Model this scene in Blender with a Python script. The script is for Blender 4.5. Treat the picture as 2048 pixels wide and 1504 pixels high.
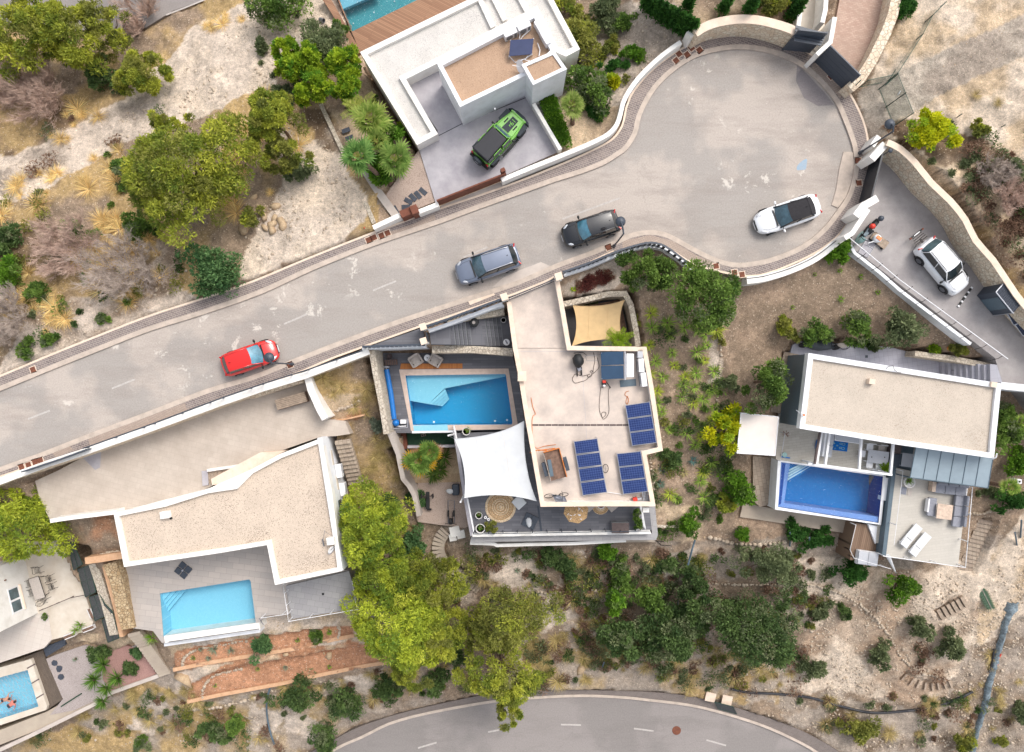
import bpy,bmesh,math,random
import numpy as np
from mathutils import Vector,Matrix
for o in list(bpy.data.objects):bpy.data.objects.remove(o)
SC=bpy.context.scene
COL=SC.collection
R=math.radians
rnd=random.Random(7)
nr=np.random.default_rng(11)
H,F,CX,CY=50.4,1411.0,1024.0,752.0
cd=bpy.data.cameras.new('camera');cam=bpy.data.objects.new('camera',cd);COL.objects.link(cam)
cam.location=(0,0,H);cam.rotation_euler=(0,0,0)
cd.angle=2*math.atan(1024/F);cd.clip_end=2000;cd.clip_start=.5
SC.camera=cam
SUN_EL,SUN_AZ=R(52),R(40)
w=bpy.data.worlds.new("World");SC.world=w;w.use_nodes=True
wn=w.node_tree.nodes;wl=w.node_tree.links
sky=wn.new('ShaderNodeTexSky');sky.sky_type='NISHITA';sky.sun_disc=False
sky.sun_elevation=SUN_EL;sky.sun_rotation=SUN_AZ;sky.air_density=1.0;sky.dust_density=4.0;sky.ozone_density=.6
hs=wn.new('ShaderNodeHueSaturation');hs.inputs['Saturation'].default_value=.32;wl.new(sky.outputs[0],hs.inputs['Color']);wl.new(hs.outputs[0],wn['Background'].inputs[0]);wn['Background'].inputs[1].default_value=.15
sd=bpy.data.lights.new('sun','SUN');sun=bpy.data.objects.new('sun',sd);COL.objects.link(sun)
sd.energy=.8;sd.angle=R(24);sd.color=(1,.92,.82)
sdir=Vector((math.sin(SUN_AZ)*math.cos(SUN_EL),math.cos(SUN_AZ)*math.cos(SUN_EL),math.sin(SUN_EL)))
sun.rotation_euler=sdir.to_track_quat('Z','Y').to_euler()
sun.location=(30,30,60)
SC.view_settings.view_transform='Standard';SC.view_settings.look='None'
SC.view_settings.exposure=0.77;SC.view_settings.gamma=1
SC.render.engine='CYCLES'
try:
 SC.cycles.max_bounces=6;SC.cycles.transparent_max_bounces=12;SC.cycles.caustics_reflective=False;SC.cycles.caustics_refractive=False
except Exception:pass
def P(x,y,z=0.):
 s=(H-z)/F
 return Vector(((x-CX)*s,(CY-y)*s,z))
def unP(X,Y,Z):
 return CX+X*F/(H-Z),CY-Y*F/(H-Z)
def s2l(v):v/=255.;return v/12.92 if v<=.04045 else((v+.055)/1.055)**2.4
def A(r,g,b,k=.80):return(s2l(r)*k,s2l(g)*k,s2l(b)*k,1)
MATS={}
def newmat(name):
 m=bpy.data.materials.new(name);m.use_nodes=True;MATS[name]=m
 return m,m.node_tree.nodes,m.node_tree.links,m.node_tree.nodes['Principled BSDF']
def setp(b,k,v):
 if k in b.inputs:b.inputs[k].default_value=v
def mixrgb(n,l,a,b,f,mode='MIX'):
 x=n.new('ShaderNodeMix');x.data_type='RGBA';x.blend_type=mode;x.clamp_factor=True
 for s,v in((x.inputs[0],f),(x.inputs[6],a),(x.inputs[7],b)):
  if hasattr(v,'links'):l.new(v,s)
  elif isinstance(v,(int,float)) and s.type!='VALUE':s.default_value=(v,v,v,1)
  else:s.default_value=v
 return x.outputs[2]
def NZ(n,l,co,sc,det=4,rough=.6,dist=0):
 t=n.new('ShaderNodeTexNoise');t.inputs['Scale'].default_value=sc;t.inputs['Detail'].default_value=det
 t.inputs['Roughness'].default_value=rough;t.inputs['Distortion'].default_value=dist
 l.new(co,t.inputs['Vector']);return t.outputs['Fac']
def ramp(n,l,f,a,b):
 r=n.new('ShaderNodeMapRange');r.inputs[1].default_value=a;r.inputs[2].default_value=b;r.clamp=True
 l.new(f,r.inputs[0]);return r.outputs[0]
def coords(n,l,rot=0,scale=(1,1,1),kind='Object'):
 t=n.new('ShaderNodeTexCoord');mp=n.new('ShaderNodeMapping')
 mp.inputs['Rotation'].default_value=(0,0,rot);mp.inputs['Scale'].default_value=scale
 l.new(t.outputs[kind],mp.inputs[0]);return mp.outputs[0]
def bump(n,l,b,f,st,dist=.02):
 u=n.new('ShaderNodeBump');u.inputs['Strength'].default_value=st;u.inputs['Distance'].default_value=dist
 l.new(f,u.inputs['Height']);l.new(u.outputs[0],b.inputs['Normal'])
def mat(name,c,c2=None,rough=.8,sc=1.5,fine=45,fv=.12,bs=.3,metal=0,spec=.4,stain=.45,lo=.35,hi=.7):
 m,n,l,b=newmat(name)
 co=coords(n,l)
 big=ramp(n,l,NZ(n,l,co,sc,6,.65),lo,hi)
 c2=c2 or tuple(x*(1-stain*.35) for x in c[:3])+(1,)
 base=mixrgb(n,l,c,c2,big)
 fn=NZ(n,l,co,fine,3,.7)
 fr=n.new('ShaderNodeMapRange');fr.inputs[3].default_value=1-fv*1.6;fr.inputs[4].default_value=1+fv*1.6
 fr.inputs[1].default_value=.3;fr.inputs[2].default_value=.7
 l.new(fn,fr.inputs[0])
 out=mixrgb(n,l,base,fr.outputs[0],1.,'MULTIPLY')
 l.new(out,b.inputs['Base Color'])
 setp(b,'Roughness',rough);setp(b,'Metallic',metal);setp(b,'Specular IOR Level',spec)
 if bs:bump(n,l,b,fn,bs,.01)
 return m
def PL(name,c,rough=.5,metal=0,spec=.5,coat=0,var=.06,sc=8):
 m,n,l,b=newmat(name)
 co=coords(n,l);f=NZ(n,l,co,sc,4)
 lo=tuple(max(0,x*(1-var*2)) for x in c[:3])+(1,);hi=tuple(min(1,x*(1+var*2)) for x in c[:3])+(1,)
 l.new(mixrgb(n,l,lo,hi,ramp(n,l,f,.3,.7)),b.inputs['Base Color'])
 setp(b,'Roughness',rough);setp(b,'Metallic',metal);setp(b,'Specular IOR Level',spec);setp(b,'Coat Weight',coat);setp(b,'Coat Roughness',.06)
 return m
def TI(name,c,c2,mortar,bw,bh,rot=0,gap=.02,off=.5,rough=.7,dirt=.25,bs=.4,sc=.8,spec=.3,grime=None):
 m,n,l,b=newmat(name)
 co=coords(n,l,rot);co0=coords(n,l)
 t=n.new('ShaderNodeTexBrick');t.inputs['Scale'].default_value=1
 t.inputs['Brick Width'].default_value=bw;t.inputs['Row Height'].default_value=bh
 t.inputs['Mortar Size'].default_value=gap*.5;t.inputs['Mortar Smooth'].default_value=.3;t.offset=off
 t.inputs['Color1'].default_value=c;t.inputs['Color2'].default_value=c2;t.inputs['Mortar'].default_value=mortar
 l.new(co,t.inputs['Vector'])
 d=ramp(n,l,NZ(n,l,co0,sc,7,.7),.38,.68)
 g=grime or tuple(x*(1-dirt*1.4) for x in c[:3])+(1,)
 a=n.new('ShaderNodeMath');a.operation='MULTIPLY';a.inputs[1].default_value=min(1,dirt*2.2);l.new(d,a.inputs[0])
 x=mixrgb(n,l,t.outputs[0],g,a.outputs[0])
 fn=NZ(n,l,co0,55,3,.7);fr=n.new('ShaderNodeMapRange');fr.inputs[1].default_value=.3;fr.inputs[2].default_value=.7
 pl=name[:4]=='pool';fr.inputs[3].default_value=.76 if pl else.88;fr.inputs[4].default_value=1.26 if pl else 1.1;l.new(fn,fr.inputs[0])
 l.new(mixrgb(n,l,x,fr.outputs[0],1.,'MULTIPLY'),b.inputs['Base Color'])
 setp(b,'Roughness',rough);setp(b,'Specular IOR Level',spec)
 if bs:bump(n,l,b,t.outputs['Fac'],-bs,.01)
 return m
def stone(name,c,c2,joint,sc=3.2,bs=.8):
 m,n,l,b=newmat(name)
 co=coords(n,l);nz=NZ(n,l,co,2,3)
 v=n.new('ShaderNodeTexVoronoi');v.inputs['Scale'].default_value=sc;l.new(co,v.inputs['Vector'])
 e=n.new('ShaderNodeTexVoronoi');e.feature='DISTANCE_TO_EDGE';e.inputs['Scale'].default_value=sc;l.new(co,e.inputs['Vector'])
 sep=n.new('ShaderNodeSeparateColor');l.new(v.outputs['Color'],sep.inputs[0])
 x=mixrgb(n,l,c,c2,sep.outputs[0])
 f=ramp(n,l,e.outputs['Distance'],0,.09)
 x=mixrgb(n,l,joint,x,f)
 fn=NZ(n,l,co,14,5,.7)
 fr=n.new('ShaderNodeMapRange');fr.inputs[1].default_value=.3;fr.inputs[2].default_value=.7;fr.inputs[3].default_value=.8;fr.inputs[4].default_value=1.15;l.new(fn,fr.inputs[0])
 l.new(mixrgb(n,l,x,fr.outputs[0],1.,'MULTIPLY'),b.inputs['Base Color']);setp(b,'Roughness',.9)
 ad=n.new('ShaderNodeMath');ad.operation='ADD';l.new(f,ad.inputs[0]);l.new(fn,ad.inputs[1])
 bump(n,l,b,ad.outputs[0],bs,.04);return m
def SPK(name,c,c2,c3,sc=60,rough=.95):
 m,n,l,b=newmat(name);co=coords(n,l)
 v=n.new('ShaderNodeTexVoronoi');v.inputs['Scale'].default_value=sc;l.new(co,v.inputs['Vector'])
 sep=n.new('ShaderNodeSeparateColor');l.new(v.outputs['Color'],sep.inputs[0])
 x=mixrgb(n,l,c,c2,sep.outputs[0])
 th=n.new('ShaderNodeMath');th.operation='ADD';l.new(sep.outputs[1],th.inputs[0]);db=n.new('ShaderNodeMath');db.operation='MULTIPLY';db.inputs[1].default_value=.28;l.new(ramp(n,l,NZ(n,l,co,.22,4),.52,.72),db.inputs[0]);l.new(db.outputs[0],th.inputs[1])
 x=mixrgb(n,l,x,c3,ramp(n,l,th.outputs[0],.92,.97))
 big=ramp(n,l,NZ(n,l,co,.5,6,.65),.35,.75)
 mu=n.new('ShaderNodeMapRange');mu.inputs[3].default_value=1.04;mu.inputs[4].default_value=.86;l.new(big,mu.inputs[0])
 l.new(mixrgb(n,l,x,mu.outputs[0],1.,'MULTIPLY'),b.inputs['Base Color']);setp(b,'Roughness',rough)
 bump(n,l,b,v.outputs['Distance'],.5,.02);return m
def tag(o,lb=None,cat=None,grp=None,kind=None):
 if lb:o['label']=lb
 if cat:o['category']=cat
 if grp:o['group']=grp
 if kind:o['kind']=kind
 return o
OFF={}
def TH(name,lb,cat,loc=(0,0,0),rot=0,grp=None):
 o=bpy.data.objects.new(name,None);COL.objects.link(o);o.empty_display_size=.3
 o.location=loc;o.rotation_euler=(0,0,rot);tag(o,lb,cat,grp)
 OFF[o.name]=Vector(loc)
 return o
class MB:
 def __init__(s):s.v=[];s.f=[]
 def add(s,vs,fs):
  k=len(s.v);s.v+=[tuple(v) for v in vs];s.f+=[tuple(i+k for i in f) for f in fs];return s
 def prism(s,pts,z0,z1):
  n=len(pts);a=sum(pts[i][0]*pts[(i+1)%n][1]-pts[(i+1)%n][0]*pts[i][1]for i in range(n))
  zt=list(z1) if isinstance(z1,(list,tuple)) else[z1]*n
  pts=list(pts)
  if a<0:pts=pts[::-1];zt=zt[::-1]
  zb=z0 if isinstance(z0,(list,tuple)) else[z0]*n
  vs=[(p[0],p[1],zb[i]) for i,p in enumerate(pts)]+[(p[0],p[1],zt[i]) for i,p in enumerate(pts)]
  fs=[tuple(range(n,2*n)),tuple(range(n-1,-1,-1))]+[(i,(i+1)%n,n+(i+1)%n,n+i) for i in range(n)]
  return s.add(vs,fs)
 def box(s,c,d,rot=0,tilt=None):
  x,y,z=d[0]/2,d[1]/2,d[2]/2
  M=Matrix.Rotation(rot,3,'Z')
  if tilt is not None:M=M@tilt
  vs=[Vector(c)+M@Vector((a*x,b*y,e*z)) for e in(-1,1) for a,b in((-1,-1),(1,-1),(1,1),(-1,1))]
  return s.add(vs,[(3,2,1,0),(4,5,6,7),(0,1,5,4),(1,2,6,5),(2,3,7,6),(3,0,4,7)])
 def cyl(s,c,r,h,n=16,r2=None,cap=True):
  r2=r if r2 is None else r2
  vs=[(c[0]+r*math.cos(2*math.pi*i/n),c[1]+r*math.sin(2*math.pi*i/n),c[2]) for i in range(n)]
  vs+=[(c[0]+r2*math.cos(2*math.pi*i/n),c[1]+r2*math.sin(2*math.pi*i/n),c[2]+h) for i in range(n)]
  fs=[(i,(i+1)%n,n+(i+1)%n,n+i) for i in range(n)]
  if cap:fs+=[tuple(range(n,2*n)),tuple(range(n-1,-1,-1))]
  return s.add(vs,fs)
 def lathe(s,c,prof,n=20):
  vs=[];m=len(prof)
  for r,z in prof:vs+=[(c[0]+r*math.cos(2*math.pi*i/n),c[1]+r*math.sin(2*math.pi*i/n),c[2]+z) for i in range(n)]
  fs=[(j*n+i,j*n+(i+1)%n,(j+1)*n+(i+1)%n,(j+1)*n+i) for j in range(m-1) for i in range(n)]
  fs+=[tuple(range((m-1)*n,m*n)),tuple(range(n-1,-1,-1))]
  return s.add(vs,fs)
 def tube(s,path,r,n=6,r2=None,cap=True):
  path=[Vector(p) for p in path];m=len(path);vs=[]
  r2=r if r2 is None else r2
  for i,p in enumerate(path):
   d=(path[min(i+1,m-1)]-path[max(i-1,0)]);d=d.normalized() if d.length>1e-9 else Vector((0,0,1))
   u=d.cross(Vector((0,0,1)));
   if u.length<1e-3:u=Vector((1,0,0))
   u.normalize();v=d.cross(u);rr=r+(r2-r)*i/max(1,m-1)
   vs+=[p+u*math.cos(2*math.pi*k/n)*rr+v*math.sin(2*math.pi*k/n)*rr for k in range(n)]
  fs=[(i*n+k,(i+1)*n+k,(i+1)*n+(k+1)%n,i*n+(k+1)%n) for i in range(m-1) for k in range(n)]
  if cap:fs+=[tuple(range(n)),tuple(range(m*n-1,(m-1)*n-1,-1))]
  return s.add(vs,fs)
 def patch(s,a,b,c,d,nu=6,nv=4,bulge=0,th=0):
  a,b,c,d=map(Vector,(a,b,c,d));nrm=(b-a).cross(d-a).normalized();vs=[]
  for j in range(nv+1):
   for i in range(nu+1):
    u,v=i/nu,j/nv
    vs.append(a*(1-u)*(1-v)+b*u*(1-v)+c*u*v+d*(1-u)*v+nrm*bulge*4*(u*(1-u)*.5+v*(1-v)*.5))
  fs=[(j*(nu+1)+i,j*(nu+1)+i+1,(j+1)*(nu+1)+i+1,(j+1)*(nu+1)+i) for j in range(nv) for i in range(nu)]
  return s.add(vs,fs)
 def strip(s,pts,wd,z0,z1,closed=False,side=0):
  L=offs(pts,wd*(.5+side*.5),closed);Q=offs(pts,-wd*(.5-side*.5),closed);n=len(pts)
  zt=list(z1) if isinstance(z1,(list,tuple)) else[z1]*n
  zb=list(z0) if isinstance(z0,(list,tuple)) else[z0]*n
  vs=[]
  for i in range(n):vs+=[(L[i][0],L[i][1],zb[i]),(L[i][0],L[i][1],zt[i]),(Q[i][0],Q[i][1],zt[i]),(Q[i][0],Q[i][1],zb[i])]
  fs=[]
  for i in range(n if closed else n-1):
   j=(i+1)%n
   for k in range(4):fs.append((i*4+k,j*4+k,j*4+(k+1)%4,i*4+(k+1)%4))
  if not closed:fs+=[(0,1,2,3),((n-1)*4+3,(n-1)*4+2,(n-1)*4+1,(n-1)*4)]
  return s.add(vs,fs)
 def obj(s,name,m,parent=None,lc=False,sm=False,bevel=0,sub=0):
  me=bpy.data.meshes.new(name);off=Vector((0,0,0))
  if parent is not None and not lc:off=OFF.get(parent.name,Vector((0,0,0)))
  me.from_pydata([(v[0]-off[0],v[1]-off[1],v[2]-off[2]) for v in s.v],[],s.f)
  bm=bmesh.new();bm.from_mesh(me);bmesh.ops.recalc_face_normals(bm,faces=bm.faces);bm.to_mesh(me);bm.free()
  me.materials.append(m if not isinstance(m,str) else MATS[m])
  if sm:me.polygons.foreach_set('use_smooth',[True]*len(me.polygons))
  o=bpy.data.objects.new(name,me);COL.objects.link(o)
  if parent is not None:o.parent=parent
  OFF[o.name]=off if not lc else Vector((0,0,0))
  if bevel:
   bv=o.modifiers.new('bevel','BEVEL');bv.width=bevel;bv.segments=2;bv.limit_method='ANGLE'
  if sub:
   sb=o.modifiers.new('sub','SUBSURF');sb.levels=sub;sb.render_levels=sub
  return o
def offs(pts,d,closed=False):
 pts=[Vector((p[0],p[1])) for p in pts];n=len(pts);out=[]
 for i in range(n):
  a=pts[i-1]if(closed or i>0) else None;b=pts[(i+1)%n]if(closed or i<n-1) else None
  d1=(pts[i]-a).normalized() if a is not None else None;d2=(b-pts[i]).normalized() if b is not None else None
  d1=d1 if d1 is not None else d2;d2=d2 if d2 is not None else d1
  n1=Vector((-d1[1],d1[0]));n2=Vector((-d2[1],d2[0]));t=n1+n2
  t=t.normalized() if t.length>1e-6 else n1
  k=1/max(.35,t.dot(n1));out.append(pts[i]+t*d*k)
 return out
def PP(pts,z):return[P(x,y,z) for x,y in pts]
def SMO(pts,n=4,closed=False):
 out=[];m=len(pts)
 for i in range(m if closed else m-1):
  p0=pts[i-1]if(i>0 or closed) else pts[0];p1=pts[i];p2=pts[(i+1)%m];p3=pts[(i+2)%m]if(i+2<m or closed) else pts[-1]
  for k in range(n):
   t=k/n
   out.append(tuple(.5*((2*p1[q])+(-p0[q]+p2[q])*t+(2*p0[q]-5*p1[q]+4*p2[q]-p3[q])*t*t+(-p0[q]+3*p1[q]-3*p2[q]+p3[q])*t**3) for q in(0,1)))
 if not closed:out.append(tuple(pts[-1]))
 return out
FLAT=[]
def SL(name,px,z,m,depth=1.,parent=None,flat=True,kind='structure',bevel=0,over=0.35):
 pts=PP(px,z)
 o=MB().prism(pts,z-depth,z).obj(name,m,parent,bevel=bevel)
 if parent is None and kind:o['kind']=kind
 if flat:FLAT.append(([(p[0],p[1]) for p in pts],z,over))
 return o
def MN(name,V,Fc,m,cols=None,parent=None,sm=False,off=None):
 me=bpy.data.meshes.new(name);V=np.asarray(V,dtype=np.float32);Fc=np.asarray(Fc,dtype=np.int32)
 if off is None and parent is not None:off=OFF.get(parent.name)
 if off is not None:V=V-np.array(off,dtype=np.float32)
 me.vertices.add(len(V));me.vertices.foreach_set('co',V.ravel())
 k=Fc.shape[1];me.loops.add(Fc.size);me.loops.foreach_set('vertex_index',Fc.ravel())
 me.polygons.add(len(Fc));me.polygons.foreach_set('loop_start',np.arange(0,Fc.size,k,dtype=np.int32))
 if cols is not None:
  at=me.color_attributes.new('col','FLOAT_COLOR','POINT')
  c4=np.ones((len(V),4),np.float32);c4[:,:3]=cols;at.data.foreach_set('color',c4.ravel())
 me.update(calc_edges=True);me.validate()
 if sm:me.polygons.foreach_set('use_smooth',[True]*len(me.polygons))
 me.materials.append(m if not isinstance(m,str) else MATS[m])
 o=bpy.data.objects.new(name,me);COL.objects.link(o)
 if parent is not None:o.parent=parent
 return o
def pip(X,Y,poly):
 ins=np.zeros(X.shape,bool);n=len(poly);j=n-1
 for i in range(n):
  xi,yi=poly[i][0],poly[i][1];xj,yj=poly[j][0],poly[j][1]
  if yi!=yj:
   c=((yi>Y)!=(yj>Y))&(X<(xj-xi)*(Y-yi)/(yj-yi)+xi)
   ins^=c
  j=i
 return ins
AC=lambda r,g,b,k=.8:A(r,g,b,k)
mat('white_render',AC(250,247,242,.84),AC(224,219,210,.84),rough=.75,sc=1.1,fv=.04,bs=.1,lo=.45,hi=.8)
mat('white_cool',AC(244,246,250,.84),AC(218,219,220,.84),rough=.7,sc=1.1,fv=.03,bs=.1,lo=.45,hi=.8)
mat('cream_cap',AC(248,228,208),AC(232,208,186),rough=.8,sc=2,fv=.05)
mat('kerb',AC(214,198,184),AC(186,172,160),rough=.85,sc=2,fv=.1)
mat('concrete_pale',AC(214,202,192),AC(192,180,172),rough=.85,sc=.9,fv=.06)
mat('concrete_grey',AC(196,192,197),AC(168,164,172),rough=.75,sc=.9,fv=.06,bs=.15)
mat('drive_grey',AC(182,176,174),AC(152,146,146),rough=.8,sc=.6,fv=.08,bs=.2)
mat('roof_terrace',AC(224,208,195),AC(194,181,172),rough=.8,sc=.6,fv=.1,bs=.15,lo=.38,hi=.66)
mat('concrete_path',AC(196,182,164),AC(176,162,148),rough=.9,sc=.7,fv=.1)
mat('patio_cream',AC(232,222,208),AC(212,198,180),rough=.8,sc=.9,fv=.05)
mat('coping',AC(226,204,190),AC(208,186,172),rough=.75,sc=3,fv=.04)
mat('terracotta_edge',AC(226,184,148),AC(206,160,122),rough=.9,sc=3,fv=.08)
mat('corten',AC(136,84,66),AC(108,64,50),rough=.85,sc=2.5,fv=.1,bs=.2)
mat('rust_cover',AC(112,70,58),AC(140,86,62),rough=.9,sc=4,fv=.2,bs=.2)
SPK('white_gravel',AC(236,232,226),AC(214,209,204),AC(168,164,162),42)
SPK('tan_gravel',AC(206,176,150),AC(186,152,124),AC(140,110,90),40)
SPK('roof_gravel',AC(230,212,193),AC(206,188,170),AC(130,116,104),30)
SPK('roof_gravel_b',AC(218,205,190),AC(200,187,172),AC(176,158,142),32)
SPK('fine_gravel',AC(206,186,172),AC(186,164,152),AC(140,120,110),40)
SPK('grey_gravel',AC(196,184,180),AC(168,156,152),AC(120,110,108),44)
SPK('pink_gravel',AC(190,150,142),AC(166,128,120),AC(126,96,90),44)
stone('stone_wall',AC(250,238,216),AC(238,214,186),AC(206,182,154),3.4)
stone('stone_pale',AC(230,218,200),AC(210,196,176),AC(172,156,138),4.2)
stone('stone_rubble',AC(222,198,160),AC(190,160,120),AC(120,98,72),4.6)
TI('paver_grey',AC(142,132,129),AC(118,108,106),AC(188,174,166),.30,.15,R(22),.03,dirt=.2,grime=AC(176,160,150))
TI('paver_light',AC(190,172,158),AC(176,158,146),AC(140,124,114),.22,.11,R(22),.02,dirt=.2)
TI('paver_low',AC(132,122,118),AC(118,110,106),AC(150,138,130),.22,.11,R(-15),.02,dirt=.2)
TI('deck_tile_dark',AC(126,126,132),AC(104,104,110),AC(84,84,90),1.2,.2,0,.014,dirt=.2,rough=.6)
TI('deck_tile_dark_b',AC(122,122,128),AC(108,108,114),AC(92,92,98),.9,.9,0,.012,dirt=.15,rough=.6)
TI('patio_tile',AC(202,192,184),AC(188,180,174),AC(158,150,146),.9,.45,R(7),.018,dirt=.15)
TI('patio_tile_grey',AC(176,174,174),AC(166,164,166),AC(136,134,136),.6,.45,R(10),.018,dirt=.15)
TI('patio_tile_warm',AC(206,200,188),AC(194,186,174),AC(160,150,138),.6,.2,R(-7),.012,dirt=.12)
TI('patio_tile_cool',AC(208,202,192),AC(202,196,186),AC(182,176,166),.6,.2,R(-7),.01,dirt=.1)
TI('walk_tile',AC(190,190,202),AC(180,180,192),AC(150,150,162),.35,.35,R(-8),.015,off=0,dirt=.12)
TI('stair_tile',AC(188,188,198),AC(178,178,188),AC(140,140,150),.6,.6,R(-8),.01,off=0,dirt=.15)
TI('drive_tile',AC(214,202,189),AC(207,194,181),AC(192,178,165),.55,.4,R(14),.02,dirt=.35,sc=.6,grime=AC(188,174,161))
TI('drive_brick',AC(206,178,160),AC(188,156,140),AC(170,142,126),.25,.12,R(10),.02,dirt=.25,sc=.5)
TI('tile_white_grid',AC(226,216,206),AC(220,208,198),AC(200,188,176),.6,.4,R(15),.018,off=.0,dirt=.15)
TI('paver_old',AC(186,170,152),AC(168,150,134),AC(128,112,98),.4,.3,R(80),.03,dirt=.2)
TI('wood_deck',AC(176,136,108),AC(150,112,88),AC(96,70,54),6.,.12,R(27),.012,dirt=.15,rough=.7)
TI('wood_deck_b',AC(150,124,104),AC(126,102,84),AC(70,56,46),5.,.14,R(-78),.02,dirt=.2,rough=.7)
TI('teak',AC(206,134,74),AC(186,116,62),AC(120,74,42),.08,2.,0,.012,off=0,dirt=.1,rough=.6)
TI('pool_blue',AC(24,164,218),AC(12,150,208),AC(70,184,226),.08,.08,0,.01,off=0,dirt=.05,bs=0)
TI('pool_aqua',AC(150,214,238),AC(136,206,232),AC(172,224,242),.08,.08,0,.01,off=0,dirt=.03,bs=0)
TI('pool_deep',AC(14,128,208),AC(4,104,190),AC(90,176,226),.09,.09,R(-8),.01,off=0,dirt=.05,bs=0)
TI('pool_teal',AC(88,176,186),AC(70,158,172),AC(110,190,196),.09,.09,R(27),.01,off=0,dirt=.05,bs=0)
TI('pool_lilac',AC(130,160,224),AC(108,140,212),AC(160,176,232),.06,.06,R(-8),.01,off=0,dirt=.05,bs=0)
TI('pool_navy',AC(20,70,160),AC(14,56,146),AC(40,90,170),.06,.06,R(-8),.01,off=0,dirt=.05,bs=0)
TI('solar',AC(38,60,118),AC(32,52,108),AC(120,142,200),.165,.165,0,.014,off=0,dirt=.1,rough=.25,bs=0,spec=.5)
TI('solar_dark',AC(26,38,66),AC(22,34,60),AC(80,92,120),.5,.165,0,.01,off=0,dirt=.1,rough=.2,bs=0,spec=.5)
PL('pool_step',AC(210,232,244),.5)
PL('thermal_panel',AC(62,92,124),.25,spec=.6,var=.05,sc=1)
PL('thermal_panel_b',AC(76,84,118),.25,spec=.6,var=.05,sc=1)
PL('alu',AC(206,208,216),.35,.6,var=.03)
PL('white_plastic',AC(244,244,246,.85),.45,var=.02)
PL('white_fabric',AC(232,234,236,.76),.85,var=.03,sc=1.2)
PL('awning_cream',AC(240,230,222,.85),.85,var=.02,sc=2)
PL('beige_sail',AC(214,182,134),.85,var=.04,sc=2)
PL('anthracite',AC(66,74,86),.45,var=.05)
PL('anthracite_dark',AC(44,47,54),.5,var=.05)
PL('gate_dark',AC(74,82,94),.5,var=.05)
PL('slate_blue',AC(94,112,124),.5,var=.05)
PL('slate',AC(66,72,84),.7,var=.15)
PL('grey_plastic',AC(128,130,134),.6)
PL('grey_fabric',AC(152,154,164),.9)
PL('beige_fabric',AC(198,188,180),.9)
PL('grey_light',AC(196,198,204),.6,var=.03)
PL('black',AC(26,28,30),.6);PL('rubber',AC(34,34,36),.85)
PL('black_metal',AC(40,36,36),.5,.3)
PL('red_plastic',AC(226,60,42),.4);PL('orange_plastic',AC(250,140,76),.4);PL('orange_steel',AC(214,124,48),.5)
PL('blue_plastic',AC(20,120,205),.4);PL('blue_towel',AC(10,110,190),.95,var=.2,sc=9)
PL('green_mesh',AC(70,104,96),.6);PL('green_wire',AC(56,86,74),.5,.3)
PL('dark_net',AC(84,86,86),.9,var=.2,sc=12);PL('blue_net',AC(128,142,150),.9,var=.25,sc=6)
PL('steel',AC(150,152,158),.35,.7);PL('chrome',AC(210,212,216),.15,.9)
PL('wood_grey',AC(170,152,134),.8,var=.15,sc=5);PL('wood_oak',AC(214,190,170),.6,var=.12,sc=5)
PL('wood_brown',AC(128,100,84),.8,var=.2,sc=5);PL('wood_dark',AC(96,82,80),.7,var=.15)
PL('pot_white',AC(236,232,230),.6);PL('straw',AC(196,160,116),.95,var=.3,sc=14)
PL('straw_pale',AC(220,196,164),.95,var=.25,sc=14)
PL('pumpkin',AC(224,130,60),.6);PL('turf',AC(48,82,62),.95,var=.12,sc=6)
PL('bark',AC(120,98,84),.9,var=.25,sc=6);PL('bark_pale',AC(168,156,146),.9,var=.2,sc=6)
PL('twig_grey',AC(196,180,168),.95,var=.2,sc=3);PL('twig_pink',AC(206,178,162),.95,var=.15,sc=3)
PL('rope_orange',AC(210,120,50),.8);PL('cable',AC(60,48,44),.7)
PL('skin',AC(206,150,124),.55,var=.05);PL('skin_pink',AC(222,132,116),.55,var=.05)
PL('hair_dark',AC(46,34,30),.7);PL('swim_dark',AC(36,52,66),.8)
PL('paint_red',AC(226,30,24),.3,coat=1,var=.02,sc=1);PL('paint_white',AC(244,246,250,.85),.3,coat=1,var=.01,sc=1)
PL('paint_grey',AC(124,134,154),.3,.3,coat=1,var=.03,sc=1);PL('paint_black',AC(6,9,20),.2,0,coat=1,var=.05,sc=1)
PL('paint_green',AC(120,194,62),.35,coat=1,var=.04,sc=1.5);PL('soft_top',AC(46,44,48),.95,var=.1)
PL('hard_black',AC(40,41,48),.6,var=.06);PL('headlamp',AC(226,230,236),.15,.2);PL('taillamp',AC(190,30,30),.2)
PL('fender_grey',AC(52,60,68),.7);PL('interior',AC(74,92,104),.7)
def glassy(name,c,rough=.06,spec=.8):
 m,n,l,b=newmat(name);setp(b,'Base Color',c);setp(b,'Roughness',rough);setp(b,'Specular IOR Level',spec)
 co=coords(n,l);l.new(mixrgb(n,l,c,tuple(x*1.8 for x in c[:3])+(1,),ramp(n,l,NZ(n,l,co,1.6,3),.4,.65)),b.inputs['Base Color'])
glassy('car_glass',AC(60,84,96));glassy('car_glass_teal',AC(70,120,140));glassy('window_glass',AC(70,90,96));glassy('side_glass',AC(34,42,46))
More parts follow.
